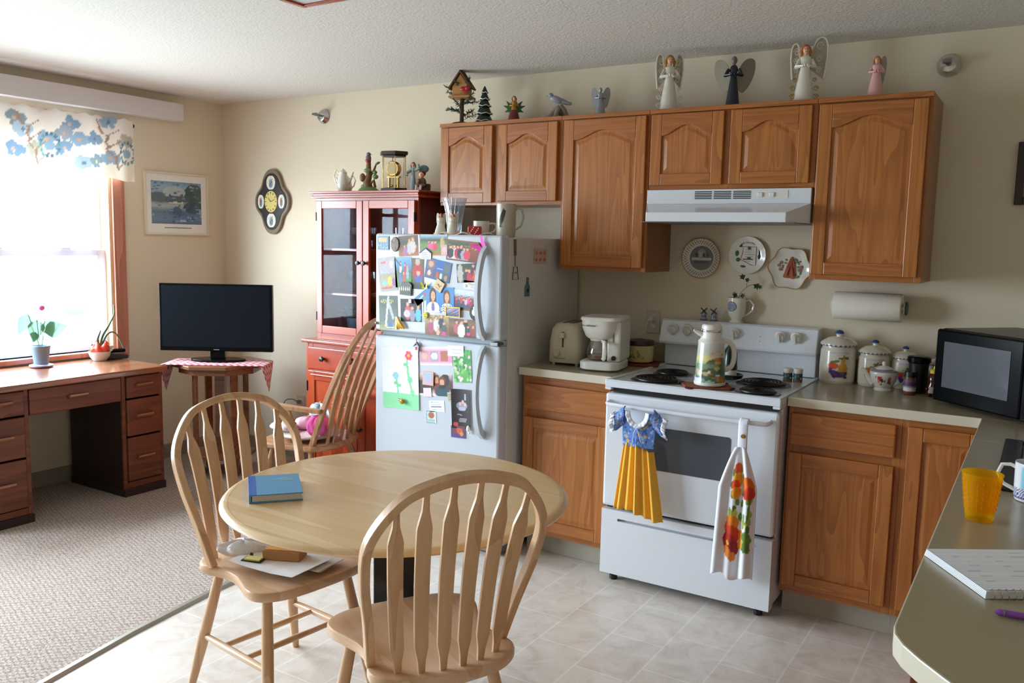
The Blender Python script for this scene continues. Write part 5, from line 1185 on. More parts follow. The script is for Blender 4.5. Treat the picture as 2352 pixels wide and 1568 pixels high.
# anniversary clock
t = thing('mantel_clock', 'brass and glass anniversary clock with black hexagonal top and base on the hutch', 'clock', (1.755, YH, ZH), .15)
def hexp(r, k=.75): return [(r*math.cos(PI/3*i), r*k*math.sin(PI/3*i)) for i in range(6)]
b = B(); b.prism(hexp(.086), 0, .022); obj('base', b, BLK, t, bev=.002)
b = B(); b.prism(hexp(.080), .196, .206); b.prism(hexp(.092), .206, .226); obj('top', b, mat('dark_walnut_gloss', '2c2220', .3), t, bev=.003)
for i in range(6):
    a = PI/3*i; b = B(); b.tube([(.075*math.cos(a), .056*math.sin(a), .022), (.075*math.cos(a), .056*math.sin(a), .196)], .0028, 6); obj('brass_post', b, BRASS, t)
b = B()
P6 = [(.073*math.cos(PI/3*i), .0545*math.sin(PI/3*i)) for i in range(6)]
for i in range(6):
    (xa, yb_), (xc2, yd_) = P6[i], P6[(i+1) % 6]; b.f([b.v(p) for p in ((xa, yb_, .024), (xc2, yd_, .024), (xc2, yd_, .195), (xa, yb_, .195))])
obj('glass_case', b, GLASS, t)
b = B(); b.lathe([(0, -.022), (.040, -.022), (.043, -.018), (.043, .01), (0, .012)], 28, (0, 0, .130), 'y'); b.box(-.04, -.012, .08, .04, .012, .088); b.box(-.032, -.01, .022, -.026, .01, .088); b.box(.026, -.01, .022, .032, .01, .088); obj('movement', b, BRASS, t, smooth=True)
b = B(); b.lathe([(0, -.0235), (.030, -.0235), (.031, -.022)], 28, (0, 0, .130), 'y'); obj('dial', b, CREAM, t)
b = B(); b.tube([(0, 0, .08), (0, 0, .04)], .0015); 
for k in range(4): b.ell((.016*math.cos(k*PI/2), .016*math.sin(k*PI/2), .036), .007)
obj('pendulum', b, BRASS, t, smooth=True)
t = angel_fig('figurine', 'blue-dressed figurine with one arm raised, right of the mantel clock', 1.895, YH, ZH+.003, .165, mat('powder_blue', '8ca0a4', .5), rz=.4, body_w=.13, arms=False, hair=mat('brown_hair', '6a4830', .5))
b = B(); b.tube([(.012, 0, .115), (.035, -.005, .125), (.03, -.005, .150)], [.009, .009, .006]); b.tube([(-.012, 0, .115), (-.035, -.01, .10), (-.03, -.02, .085)], [.009, .008, .006]); obj('arm', b, MATS['powder_blue'], t, smooth=True)
b = B(); b.ell((.055, .02, .125), (.03, .012, .022)); obj('shawl', b, mat('teal_glaze', '5a8088', .4), t, smooth=True)
b = B(); b.box(-.03, -.025, 0, .03, .025, .004); obj('stand', b, BISQ, t)
t = thing('figurine', 'seated brown-haired child figurine with a basket at the right end of the hutch top', 'figurine', (1.978, YH-.03, ZH), .4)
b = B(); b.box(-.01, -.01, 0, .045, .03, .042); obj('seat_block', b, mat('dark_plum', '3a2428', .5), t, bev=.004)
b = B(); b.ell((.005, 0, .050), (.022, .02, .026)); b.ell((-.012, -.015, .034), (.022, .014, .011)); b.ell((.010, -.018, .032), (.020, .014, .011)); obj('clothes', b, mat('olive_drab', '6a5c4c', .6), t, smooth=True)
b = B(); b.tube([(-.022, -.022, .032), (-.024, -.026, .004)], .007); b.tube([(.004, -.026, .03), (.002, -.03, .004)], .007); obj('leg', b, BISQ, t, smooth=True)
b = B(); b.ell((.002, -.006, .090), (.016, .015, .017)); b.ell((.0, -.021, .088), (.003, .004, .003)); obj('head', b, SKIN, t, smooth=True)
b = B(); b.ell((.004, .002, .098), (.020, .018, .017)); obj('hair', b, mat('dark_brown_hair', '4a2a1c', .5), t, smooth=True)
b = B(); b.ell((-.006, -.026, .055), (.011, .010, .013)); obj('basket', b, BROWN, t, smooth=True)
# inside the hutch
t = thing('potted_plant', 'leafy dark green plant in a blue-grey pot behind the left hutch glass', 'plant', (1.42, -.22, .9185))
b = B(); b.lathe([(.040, 0), (.046, .06), (.052, .11), (.048, .11), (.042, .08), (0, .078)], 20); obj('pot', b, mat('bluegrey_pot', '7c94a8', .4), t, smooth=True)
def leafmesh(b, o, d, L, W, up=Vector((0, 0, 1)), droop=.3, heart=True):
    d = d.normalized(); s = d.cross(up)
    if s.length < .01: s = Vector((1, 0, 0))
    s.normalize(); nrm = s.cross(d); K = [(0, .0), (.12, .65), (.3, 1), (.55, .8), (.8, .4), (1, .0)] if heart else [(0, .25), (.25, .8), (.5, 1), (.8, .6), (1, 0)]
    A = []; M_ = []; D = []
    for u, wv in K:
        c = o+d*L*u-up*droop*L*u*u; A.append(b.v(c+s*W*wv+nrm*W*.15*wv)); M_.append(b.v(c)); D.append(b.v(c-s*W*wv+nrm*W*.15*wv))
    for i in range(len(K)-1): b.f([A[i], A[i+1], M_[i+1], M_[i]]); b.f([M_[i], M_[i+1], D[i+1], D[i]])
r = random.Random(3)
for k in range(13):
    a = k*2.4; el = .4+.5*r.random(); d = Vector((math.cos(a)*math.cos(el), math.sin(a)*math.cos(el)*.6, math.sin(el))); b = B(); o = Vector((0, 0, .09)); m_ = o+d*(.06+.05*r.random())
    b.tube([o, m_], .002, 5); leafmesh(b, m_, d, .085, .028, droop=.5); obj('leaf', b, GREEN, t, smooth=True)
t = thing('teapot', 'shiny silver teapot behind the hutch glass beside the plant', 'teapot', (1.56, -.25, .9185), .5)
b = B(); b.lathe([(.03, 0), (.034, .008), (.048, .05), (.04, .09), (.025, .105), (.022, .115), (.008, .13), (0, .145)], 20); obj('body', b, CHROME, t, smooth=True)
b = B(); b.tube([(-.04, 0, .05), (-.065, 0, .08), (-.075, 0, .11)], [.011, .007, .005]); obj('spout', b, CHROME, t, smooth=True)
b = B(); b.tube([(.035, 0, .09), (.07, 0, .10), (.075, 0, .05), (.045, 0, .035)], .005); obj('handle', b, CHROME, t, smooth=True)
for i, (x, z) in enumerate(((1.38, 1.1825), (1.50, 1.1825), (1.58, 1.1825), (1.76, 1.1825), (1.90, 1.1825), (1.40, 1.4425), (1.54, 1.4425), (1.75, 1.4425), (1.90, 1.4425))):
    pos = ['left end of the middle shelf', 'centre of the middle shelf left half', 'next to the door divide on the middle shelf', 'middle shelf just right of the divide', 'middle shelf right half'][i] if i < 5 else ['left end of the top shelf', 'top shelf left of the divide', 'top shelf right of the divide', 'right end of the top shelf'][i-5]
    t = thing('goblet', 'clear stemmed goblet behind the hutch glass, '+pos, 'glass', (x, -.2, z), 0, 'goblets in the china hutch')
    b = B(); b.lathe([(.026, 0), (.024, .004), (.004, .010), (.004, .05), (.020, .065), (.030, .09), (.030, .125), (.028, .125), (.027, .09), (0, .066)], 18); obj('bowl', b, CRYST, t, smooth=True)

# ================================================================ on the back wall
t = thing('wall_clock', 'dark lobed wall clock with a cream dial and four painted panels', 'clock', (.497, -.0015, 1.735))
def lobed(r, n=72):
    o = []
    for i in range(n):
        a = 2*PI*i/n; k = r*(1+.0*a); lx, lz = .128, .170
        dx, dz = abs(math.cos(a)), abs(math.sin(a)); q = max(0, math.sin(2*a)**2)
        rad = 1/math.sqrt((math.cos(a)/lx)**2+(math.sin(a)/lz)**2); rad *= 1-.10*q**2+.06*math.cos(4*a)
        o.append((rad*r*math.cos(a), rad*r*math.sin(a)))
    return o
b = B(); b.prism(lobed(1.2), -.022, 0, 'xz'); obj('case', b, mat('clock_case_brown', '7c6c58', .35), t, bev=.004)
b = B(); b.prism(lobed(1.04), -.026, -.0225, 'xz'); obj('inner_plate', b, mat('clock_black_plate', '262220', .35), t, bev=.001)
for k, (x, z, rx, rz_) in enumerate(((0, .125, .042, .045), (0, -.125, .042, .045), (-.098, 0, .030, .045), (.098, 0, .030, .045))):
    b = B(); PT = painter('dcd8cc', [('e', .5, .4, .25, .3, '6a8090'), ('e', .45, .6, .15, .2, 'a86a48' if k > 1 else '8a98b0'), ('l', .3, .2, .7, .8, .04, '3a4438')], .2, k)
    b.grid(lambda u, v: ((2*u-1)*rx*math.sqrt(max(0, 1-.85*(2*v-1)**2))+x, -.0275, (2*v-1)*rz_+z), 12, 12, PT); obj('painted_panel', b, PRINT, t)
b = B(); b.lathe([(0, -.030), (.058, -.030), (.060, -.027)], 36, axis='y', sy=1.2); obj('dial', b, mat('cream_dial', 'd2c070', .4), t, smooth=False)
b = B()
for k in range(12): a = k*PI/6; b.tube([(.044*math.cos(a), -.031, .052*math.sin(a)), (.053*math.cos(a), -.031, .063*math.sin(a))], .0022, 5)
obj('numerals', b, BLK, t)
for a, L in ((2.3, .032), (.3, .045)):
    b = B(); b.tube([(0, -.033, 0), (L*math.cos(a), -.033, L*1.1*math.sin(a))], [.002, .001], 5); obj('hand', b, BLK, t)
t = thing('fire_sprinkler', 'chrome sidewall sprinkler high on the wall above the china hutch', 'sprinkler', (.962, -.001, 2.268))
def sprk(t, big):
    b = B(); b.lathe([(.045, 0), (.046, -.006), (.030, -.030), (.016, -.034)], 24, axis='y'); obj('escutcheon', b, CHROME, t, smooth=True)
    b = B(); b.tube([(0, -.03, 0), (0, -.055, 0)], .009); b.tube([(-.009, -.05, 0), (-.015, -.07, 0), (0, -.085, 0), (.015, -.07, 0), (.009, -.05, 0)], .003); b.box(-.016, -.092, -.001, .016, -.075, .012); obj('nozzle', b, STEEL, t, smooth=True)
sprk(t, 0)
t = thing('fire_sprinkler', 'round grey sidewall sprinkler high on the wall right of the cabinets', 'sprinkler', (4.528, -.001, 2.270)); sprk(t, 1)
# plates under the hood
t = thing('wall_plate', 'lace-edged white plate with a grey banquet picture, left of the three wall plates', 'plate', (3.499, -.002, 1.443), group='decorative plates on the wall')
PN = painter('8a8a8c', [('e', .5, .5, .5, .5, '77777a'), ('r', .1, .42, .9, .5, 'c8c8c8'), ('e', .5, .68, .18, .2, 'a0a0a4'), ('e', .3, .62, .06, .1, '4a4a4e'), ('e', .45, .65, .06, .12, 'b4b4b8'), ('e', .6, .62, .05, .1, '4c4c50'), ('e', .75, .62, .05, .1, '545458'), ('r', .2, .3, .8, .38, '5c5c60')], .12)
b = B(); b.lathe([(.094, -.018), (.080, -.014), (.062, -.006), (.060, -.005), (0, -.005)], 48, axis='y', caps=False); b.lathe([(.0, -.001), (.05, -.001), (.09, -.014), (.094, -.018)], 48, axis='y', caps=False); obj('dish', b, CER, t, smooth=True)
b = B(); b.tube([(.0955*math.cos(i*PI/24)*(1+.012*math.cos(i*PI*20/24)), -.019, .0955*math.sin(i*PI/24)*(1+.012*math.cos(i*PI*20/24))) for i in range(48)], .0016, 6, closed=True); obj('gold_rim', b, GOLD, t)
b = B()
for ring, n, rr in ((.088, 44, .0026), (.080, 40, .0034), (.072, 36, .0026)):
    for i in range(n): a = 2*PI*(i+.5*(ring == .08))/n; dy = -.0165 if ring > .085 else (-.0148 if ring > .075 else -.0115); b.ell((ring*math.cos(a), dy-.0008, ring*math.sin(a)), (rr, .0008, rr), 6, 4)
obj('lace_holes', b, mat('lace_shadow', '7c7260', .6), t)
b = B()
def disc(b, r, y, P, n=20, sx=1):
    b.grid(lambda u, v: (r*sx*(2*u-1)*math.sqrt(max(0, 1-(2*v-1)**2)), y, r*(2*v-1)), n, n, lambda u, v: P(.5+(u-.5)*math.sqrt(max(0, 1-(2*v-1)**2)), v)); return b
disc(b, .060, -.0062, PN, 30); obj('centre_picture', b, PRINT, t)
t = thing('wall_plate', 'round white Arizona souvenir plate, middle of the three wall plates', 'plate', (3.727, -.002, 1.463), group='decorative plates on the wall')
b = B(); b.lathe([(.088, -.016), (.070, -.010), (.056, -.005), (0, -.005)], 48, axis='y', caps=False); b.lathe([(.0, -.001), (.05, -.001), (.084, -.012), (.088, -.016)], 48, axis='y', caps=False); obj('dish', b, CER, t, smooth=True)
b = B(); b.tube([(-.024, -.0065, .040), (.040, -.0065, .040), (.040, -.0065, -.048), (.018, -.0065, -.046), (-.034, -.0065, -.020), (-.028, -.0065, .002), (-.024, -.0065, .020)], .0012, 5, closed=True); obj('state_outline', b, mat('outline_red', '8c2c30', .5), t)
b = B()
for i in range(6): b.box(-.018+.004*(i % 3), -.0062, -.030+.011*i, .014+.006*((i*5) % 4), -.0055, -.0285+.011*i)
b.box(-.022, -.0063, -.022, .026, -.0055, -.017); obj('map_lettering', b, mat('ink_blue', '4c4c68', .5), t)
b = B(); b.ell((-.052, -.007, .008), (.009, .001, .014)); b.ell((-.046, -.007, -.022), (.01, .001, .01)); b.ell((-.022, -.007, -.054), (.014, .001, .006)); b.ell((.006, -.007, -.014), (.01, .001, .005)); obj('cactus_motif', b, GREEN, t)
b = B(); b.box(-.042, -.0066, .038, -.028, -.0055, .052); b.box(.052, -.0066, .004, .062, -.0055, .028); b.ell((.056, -.007, -.006), (.008, .001, .012)); obj('flag_motif', b, NAVY, t)
b = B(); b.ell((.006, -.007, .034), (.008, .001, .008)); obj('bird_motif', b, BROWN, t)
b = B()
for i, ch in enumerate('ARIZONA'):
    a = PI/2+.52-.17*i; text_mesh(b, ch, .016, Matrix.Translation((.062*math.cos(a), -.0075, .062*math.sin(a))) @ Matrix.Rotation(-(a-PI/2), 4, 'Y') @ FACE_Y)
obj('lettering', b, BLK, t)
t = thing('wall_plate', 'gold-edged lobed plate with praying hands, right of the three wall plates', 'plate', (3.930, -.002, 1.408), group='decorative plates on the wall')
def lob(r, k=.07): return [(r*(1+k*math.cos(6*2*PI*i/72+.5))*math.cos(2*PI*i/72), r*(1+k*math.cos(6*2*PI*i/72+.5))*math.sin(2*PI*i/72)) for i in range(72)]
b = B()
Ls = [[b.v((x, y, z)) for x, z in lob(r, k)] for r, y, k in ((.094, -.020, .07), (.080, -.012, .06), (.058, -.006, .03), (.03, -.006, 0))]
for A, D in zip(Ls, Ls[1:]):
    for i in range(72): b.f([A[i], A[(i+1) % 72], D[(i+1) % 72], D[i]])
b.f(Ls[-1]); Lb = [b.v((x, -.001, z)) for x, z in lob(.055, .03)]
for i in range(72): b.f([Ls[0][i], Ls[0][(i+1) % 72], Lb[(i+1) % 72], Lb[i]])
b.f(Lb); obj('dish', b, CER, t, smooth=True)
b = B(); b.tube([(x, -.0205, z) for x, z in lob(.095)], .0018, 6, closed=True); obj('gold_rim', b, GOLD, t)
b = B()
b.prism([(p.x, p.y) for p in catmull([(-.004, -.046, 0), (-.030, -.042, 0), (-.024, -.020, 0), (-.015, .012, 0), (-.006, .036, 0), (.006, .054, 0), (.015, .036, 0), (.022, .006, 0), (.023, -.022, 0), (.020, -.046, 0), (.004, -.047, 0), (.001, -.034, 0)], 3)], -.013, -.006, 'xz')
for k in range(4): b.tube([(-.012+.007*k, -.0135, -.004+.004*k), (-.004+.0035*k, -.0135, .034+.003*k)], [.0034, .0024], 6)
b.tube([(-.014, -.0135, -.034), (-.009, -.015, -.012), (-.002, -.015, .008)], [.006, .005, .003], 8); b.tube([(.014, -.0135, -.036), (.012, -.015, -.012), (.008, -.015, .006)], [.006, .005, .003], 8)
obj('praying_hands', b, mat('terracotta_hands', 'a8583a', .6), t, bev=.001)
b = B(); rr = random.Random(9)
for k in range(20):
    a = rr.choice((rr.uniform(.2, 1.2), rr.uniform(2.0, 3.3), rr.uniform(-.9, .0))); q = rr.uniform(.036, .056); b.ell((q*math.cos(a), -.0085, q*math.sin(a)-.004), (.006, .0014, .004), 8, 5, rot=(0, rr.random()*3, 0))
obj('leaf_spray', b, mat('sage_green', '6c7c5c', .5), t)
b = B()
for a, q in ((2.9, .054), (3.25, .046), (.15, .050), (-.1, .046), (2.6, .05)):
    for k in range(5): b.ell((q*math.cos(a)+.005*math.cos(k*1.26), -.0095, q*math.sin(a)+.005*math.sin(k*1.26)), (.0035, .001, .0035), 6, 4)
obj('blossoms', b, mat('dusty_rose', 'a87078', .5), t)
# pictures
t = thing('framed_picture', 'framed print of a blue lakeside landscape on the window wall', 'picture', (.001, -.398, 1.702))
y0, y1, z0, z1 = -.243, .245, -.202, .204
b = B()
for q in ((0, y0, z0, .018, y0+.012, z1), (0, y1-.012, z0, .018, y1, z1), (0, y0+.012, z0, .018, y1-.012, z0+.012), (0, y0+.012, z1-.012, .018, y1-.012, z1)): b.box(*q)
obj('frame', b, mat('pale_gold_frame', 'dcd0b8', .4), t, bev=.001)
b = B(); b.box(.002, y0+.012, z0+.012, .008, y1-.012, z1-.012); obj('mat_board', b, mat('white_mat_board', 'f0eeea', .6), t)
lake = painter(['46628a', '5c7a9c', '4c6888', 'a8b4b4', '4a5e74', '7a9ab0', '8cb0c8', '6c94b8'], [('e', .15, .62, .22, .12, '4a5c68'), ('e', .85, .72, .2, .25, '3c5450'), ('e', .85, .4, .22, .14, '34505c'), ('r', .35, .5, .62, .54, 'd4d4c0'), ('e', .45, .75, .22, .14, 'b0bec0'), ('e', .4, .6, .1, .07, '44586a'), ('e', .57, .6, .08, .08, '44586a'), ('e', .62, .08, .07, .03, 'a8c4c8'), ('e', .5, .28, .1, .14, '3c5880')]+[('e', random.random(), random.random(), .03, .015, random.choice(['3c5474', '8ca8bc', '5a7a98', '2f4a64'])) for _ in range(90)], .12)
b = B(); b.grid(lambda u, v: (.0086, -.193+u*.384, -.130+v*.276), 60, 44, lake); obj('print', b, PRINT, t)
b = B(); b.box(.0081, -.10, -.158, .0085, .11, -.152); obj('caption_line', b, GREY, t)
b = B(); b.box(.010, y0+.012, z0+.012, .0115, y1-.012, z1-.012); obj('glazing', b, WGLASS, t)
t = thing('framed_picture', 'dark wooden picture frame cut off at the right edge of the back wall', 'picture', (4.99, -.001, 1.82))
b = B()
for q in ((-.185, -.02, -.125, -.155, 0, .125), (.155, -.02, -.125, .185, 0, .125), (-.155, -.02, -.125, .155, 0, -.095), (-.155, -.02, .095, .155, 0, .125)): b.box(*q)
obj('frame', b, mat('dark_frame', '2c1c16', .35), t, bev=.003)
b = B(); b.grid(lambda u, v: (-.155+.31*u, -.006, -.095+.19*v), 16, 12, painter(['8c8468', 'a89c7c', 'b0a890'], [('e', .5, .4, .2, .3, '5a5c40')], .1)); obj('print', b, PRINT, t)
# paper towel
t = thing('paper_towel_roll', 'roll of white paper towels on a holder below the right wall cabinet', 'paper towel', (4.29, -.085, 1.255))
b = B(); b.lathe([(.020, -.138), (.059, -.138), (.061, -.134), (.061, .134), (.059, .138), (.020, .138)], 40, axis='x'); obj('roll', b, mat('paper_towel', 'ece6dc', .95), t, smooth=True)
b = B(); b.tube([(-.155, 0, 0), (.158, 0, 0)], .012, 10); b.box(.146, -.02, -.02, .152, .083, .02); b.box(-.152, -.02, -.02, -.146, .083, .02); obj('holder', b, WPLA, t, smooth=False)
b = B(); b.lathe([(0, .152), (.028, .152), (.028, .160), (0, .160)], 20, axis='x'); obj('end_cap', b, mat('teal_printed_cap', '3c5054', .5), t, smooth=False)
# outlets
def outlet(x, z, label, cord=None):
    t = thing('wall_outlet', label, 'outlet', (x, -.0012, z))
    b = B(); b.box(-.036, -.006, -.058, .036, 0, .058); obj('plate', b, IVORY, t, bev=.002)
    for dz in (-.022, .022): b = B(); b.lathe([(0, -.009), (.014, -.009), (.016, -.006)], 16, (0, 0, dz), 'y'); obj('socket', b, WPLA, t)
    return t
outlet(3.258, 1.113, 'ivory wall outlet between coffee maker and stove')
outlet(.735, .385, 'ivory wall outlet low on the wall left of the china hutch')
t = thing('power_cord', 'white power cord plugged in behind the yellow slow cooker', 'cord', (3.258, -.012, 1.13))
b = B(); b.box(-.010, -.03, -.012, .010, -.0, .012); b.tube(catmull([(0, -.03, 0), (-.008, -.045, -.01), (-.03, -.035, -.07), (-.045, -.03, -.13), (-.05, -.05, -.17)], 5), .0035, 6); obj('cable', b, WPLA, t, smooth=True)
t = thing('power_cord', 'dark cord looping from the low wall outlet behind the rocking chair', 'cord', (.735, -.012, .40))
b = B(); b.box(-.010, -.02, -.012, .010, 0, .012); b.tube(catmull([(0, -.02, 0), (-.03, -.04, .02), (-.09, -.05, 0), (-.12, -.05, -.1), (-.13, -.05, -.25), (-.2, -.06, -.385)], 5), .0035, 6); obj('cable', b, GREY, t, smooth=True)
# ================================================================ counters
ZW = .9145
t = thing('toaster', 'cream two-slice toaster standing beside the refrigerator', 'toaster', (2.985, -.345, ZW), .12)
def rrect(w_, d, r, n=5):
    o = []
    for cx, cy, a0 in ((w_-r, d-r, 0), (-w_+r, d-r, 90), (-w_+r, -d+r, 180), (w_-r, -d+r, 270)):
        for i in range(n+1): a = math.radians(a0+90*i/n); o.append((cx+r*math.cos(a), cy+r*math.sin(a)))
    return o
def loft(b, layers):
    """layers: list of (outline, z)"""
    L = [[b.v((x, y, z)) for x, y in o] for o, z in layers]
    for A, D in zip(L, L[1:]):
        for i in range(len(A)): b.f([A[i], A[(i+1) % len(A)], D[(i+1) % len(D)], D[i]])
    b.f(L[0][::-1]); b.f(L[-1]); return b
b = B(); loft(b, [(rrect(.080, .135, .03), .014), (rrect(.084, .139, .03), .022), (rrect(.082, .137, .035), .12), (rrect(.074, .130, .035), .175), (rrect(.060, .118, .035), .198), (rrect(.048, .108, .03), .204)]); obj('shell', b, mat('cream_plastic', 'c4bba8', .4), t, smooth=True)
b = B(); b.box(-.030, -.085, .2035, -.008, .085, .2055); b.box(.008, -.085, .2035, .030, .085, .2055); obj('bread_slot', b, BLK, t)
b = B(); b.box(-.006, -.1405, .09, -.001, -.136, .165); obj('lever_slot', b, BLK, t)
b = B(); b.box(-.020, -.156, .135, .008, -.137, .160); obj('lever', b, MATS['cream_plastic'], t, bev=.004)
b = B(); b.lathe([(.018, -.138), (.018, -.146), (.015, -.149), (0, -.149)], 20, (-.035, 0, .06), 'y'); obj('dial', b, MATS['cream_plastic'], t, smooth=True)
b = B(); b.box(-.045, -.1405, .034, .01, -.1385, .037); obj('brand_line', b, GREY, t)
for sx in (-1, 1):
    for sy in (-1, 1): b = B(); b.lathe([(.008, 0), (.008, .016)], 10, (sx*.06, sy*.11, 0)); obj('foot', b, IVORY, t)
t = thing('coffee_maker', 'white drip coffee maker with glass carafe on the left counter', 'coffee maker', (3.195, -.43, ZW), .18)
b = B(); loft(b, [(rrect(.092, .115, .05, 6), .006), (rrect(.096, .119, .05, 6), .010), (rrect(.096, .119, .05, 6), .040), (rrect(.092, .115, .05, 6), .044)]); obj('base', b, WPLA, t, smooth=True)
b = B(); b.box(.030, -.075, .0445, .095, .115, .235); b.box(-.09, .055, .0445, .030, .115, .235); obj('water_tank', b, WPLA, t, bev=.010)
b = B(); loft(b, [(rrect(.060, .070, .05, 6), .148), (rrect(.072, .082, .06, 6), .158), (rrect(.086, .095, .06, 6), .200), (rrect(.088, .096, .06, 6), .235)]); o = obj('filter_basket', b, WPLA, t, smooth=True); o.location = (-.008, -.020, 0)
b = B(); loft(b, [(rrect(.098, .119, .05, 6), .2355), (rrect(.099, .120, .05, 6), .243), (rrect(.094, .115, .05, 6), .250)]); obj('lid', b, WPLA, t, smooth=True)
b = B(); b.box(.058, -.0765, .135, .066, -.0748, .215); obj('water_gauge', b, GREY, t)
b = B(); b.lathe([(0, -.080), (.011, -.080), (.012, -.0745)], 18, (.065, 0, .062), 'y'); obj('power_switch', b, mat('dark_red_switch', '2c1412', .3), t)
b = B(); text_mesh(b, 'Black&Decker', .0115, Matrix.Translation((-.045, -.1195, .212)) @ FACE_Y); obj('lettering', b, BLK, t)
b = B(); b.lathe([(.050, .047), (.058, .055), (.062, .085), (.052, .118), (.042, .138), (.044, .142), (.041, .142), (.040, .138), (.050, .118), (.060, .085), (.055, .056), (0, .050)], 32, (-.015, -.035, 0)); c = obj('carafe', b, GLASS, t, smooth=True)
b = B(); b.lathe([(.0545, .052), (.0585, .066), (.059, .070), (0, .070)], 28, (-.015, -.035, 0)); obj('coffee', b, mat('weak_coffee', '6a4a34', .2), c, smooth=True)
b = B(); b.lathe([(.044, .138), (.046, .147), (.03, .150), (0, .150)], 28, (-.015, -.035, 0)); obj('carafe_lid', b, WPLA, c, smooth=True)
b = B(); b.tube([(.010, -.078, .140), (.028, -.106, .136), (.032, -.114, .10), (.028, -.108, .062), (.018, -.088, .056)], .01, flat=(.009, .006), up=(0, 1, .2)); obj('carafe_handle', b, WPLA, c, smooth=True)
t = thing('slow_cooker', 'pale yellow slow cooker with flowers and a dark brown lid by the outlet', 'slow cooker', (3.262, -.175, ZW+.012))
def yel(u, v):
    a = (u*2*PI+PI*1.5-.3) % (2*PI)-PI   # centre of the picture faces the room
    P = yel.P; return P(.5+a/2.2, v) if abs(a) < 1.1 else hx('c2b070')
yel.P = painter('c2b070', [('e', .5+.07*k-.25, .35+.08*math.sin(k*1.7), .05, .07, c) for k, c in enumerate(('6a7c48', '8a8c4c', '5c6c50', 'c48838', '5a7048', '9a9a50', '7c8448'))]+[('e', .5, .62, .04, .12, '6a7c48'), ('e', .45, .5, .05, .05, 'd8b860'), ('e', .55, .5, .04, .07, '5c6c50')], .03)
b = B(); b.lathe([(.060, 0), (.068, .006), (.070, .03), (.071, .05), (.072, .075), (.073, .085)], 60, paint=yel); obj('pot', b, GLAZE, t, smooth=True)
b = B(); b.lathe([(.074, .085), (.076, .090), (.070, .108), (.030, .112), (.018, .115), (0, .116)], 32); obj('lid', b, mat('dark_brown_lid', '2a1a16', .3), t, smooth=True)
t = thing('woven_mat', 'woven red-brown hot pad under the yellow slow cooker', 'mat', (3.275, -.175, ZW+.0005), .3)
b = B(); b.prism(rrect(.09, .09, .02), 0, .009); obj('pad', b, mat('red_brown_weave', '7a3424', .9), t, bev=.002)

# canisters with fruit
def fruit(dx=0):
    g = [('l', .30, .88, .70, .88, .012, 'b8bcc8')]
    g += [('e', .60+dx, .40, .10, .20, 'c89018'), ('e', .60+dx, .62, .055, .14, 'cf9c24'), ('l', .60+dx, .74, .61+dx, .82, .012, '4a3020')]
    g += [('e', .55+dx, .73, .05, .035, '4c6a2c'), ('e', .68+dx, .75, .05, .04, '4c6a2c'), ('e', .40+dx, .52, .11, .10, 'd04a20'), ('e', .38+dx, .62, .05, .03, '5c7a30'), ('e', .47+dx, .65, .06, .035, '5c7a30')]
    for i, (u, v) in enumerate(((.36, .33), (.42, .36), (.48, .33), (.54, .30), (.60, .30), (.66, .30), (.39, .27), (.45, .26), (.51, .24), (.57, .23), (.63, .23), (.66, .20), (.43, .20), (.34, .40))): g.append(('e', u+dx, v, .042, .050, ['4c3470', '5a3c84', '3e2c60'][i % 3]))
    return g
def canister(x, y, h, r, label, dx=0):
    t = thing('canister', label, 'canister', (x, y, ZW), group='fruit-painted ceramic canisters')
    P = painter('d8d0c2', fruit(dx), .02)
    def pt(u, v):
        a = ((u*2*PI+PI*1.5-.22) % (2*PI))-PI
        return P(.5+a/2.7, v/.95) if abs(a) < 1.3 else hx('d8d0c2')
    b = B(); pr = [(r*.93, 0), (r*.99, .012)]+[(r*(1.0-.02*abs(k-8)/8), .012+(h*.62-.012)*k/18) for k in range(19)]+[(r*.90, h*.66), (r*.88, h*.70)]
    b.lathe(pr, 96, paint=pt); obj('jar', b, GLAZE, t, smooth=True)
    def lp(u, v): return hx('3c548c') if (v < .22 and int(u*48) % 2 == 0) else hx('d8d0c2')
    b = B(); b.lathe([(r*.98, h*.705), (r*1.02, h*.72), (r*1.02, h*.75), (r*.90, h*.79), (r*.6, h*.85), (r*.2, h*.875)], 96, paint=lp); obj('lid', b, GLAZE, t, smooth=True)
    b = B(); b.lathe([(r*.17, h*.875), (r*.16, h*.90), (r*.22, h*.93)], 18); obj('knob_stem', b, CER, t, smooth=True)
    b = B(); b.lathe([(r*.22, h*.93), (r*.25, h*.955), (r*.15, h*.99), (0, h)], 18); obj('knob', b, mat('cobalt_glaze', '2c4a8c', .2), t, smooth=True)
canister(4.185, -.105, .232, .076, 'largest fruit-painted canister, nearest the stove')
canister(4.335, -.100, .200, .066, 'second largest fruit-painted canister, partly behind the floral teapot', -.04)
canister(4.455, -.080, .180, .055, 'third fruit-painted canister, behind the black grinder')
canister(4.580, -.080, .155, .048, 'smallest fruit-painted canister, behind the honey bear')
t = thing('teapot', 'white ribbed teapot painted with red flowers in front of the canisters', 'teapot', (4.395, -.225, ZW), .35)
def tp(u, v):
    a = ((u*2*PI+PI*1.5) % (2*PI))-PI; c = hx('d4cec6')
    if v > .90: return hx('8a7c90')
    if abs(a) < 1.1:
        q = tp.P(.5+a/2.2, v)
        return q
    return c
tp.P = painter('d4cec6', [('e', .28, .62, .08, .12, 'b03040'), ('e', .36, .52, .06, .10, '6c1c2c'), ('e', .24, .48, .05, .08, 'd08a48'), ('e', .62, .58, .07, .12, 'b03848'), ('e', .60, .46, .05, .08, '6c1c2c'), ('e', .32, .36, .05, .05, '4c6a48'), ('e', .45, .50, .04, .06, '4c6a48'), ('e', .68, .42, .04, .07, '4c6a48'), ('e', .15, .68, .03, .05, 'a84058')], .03)
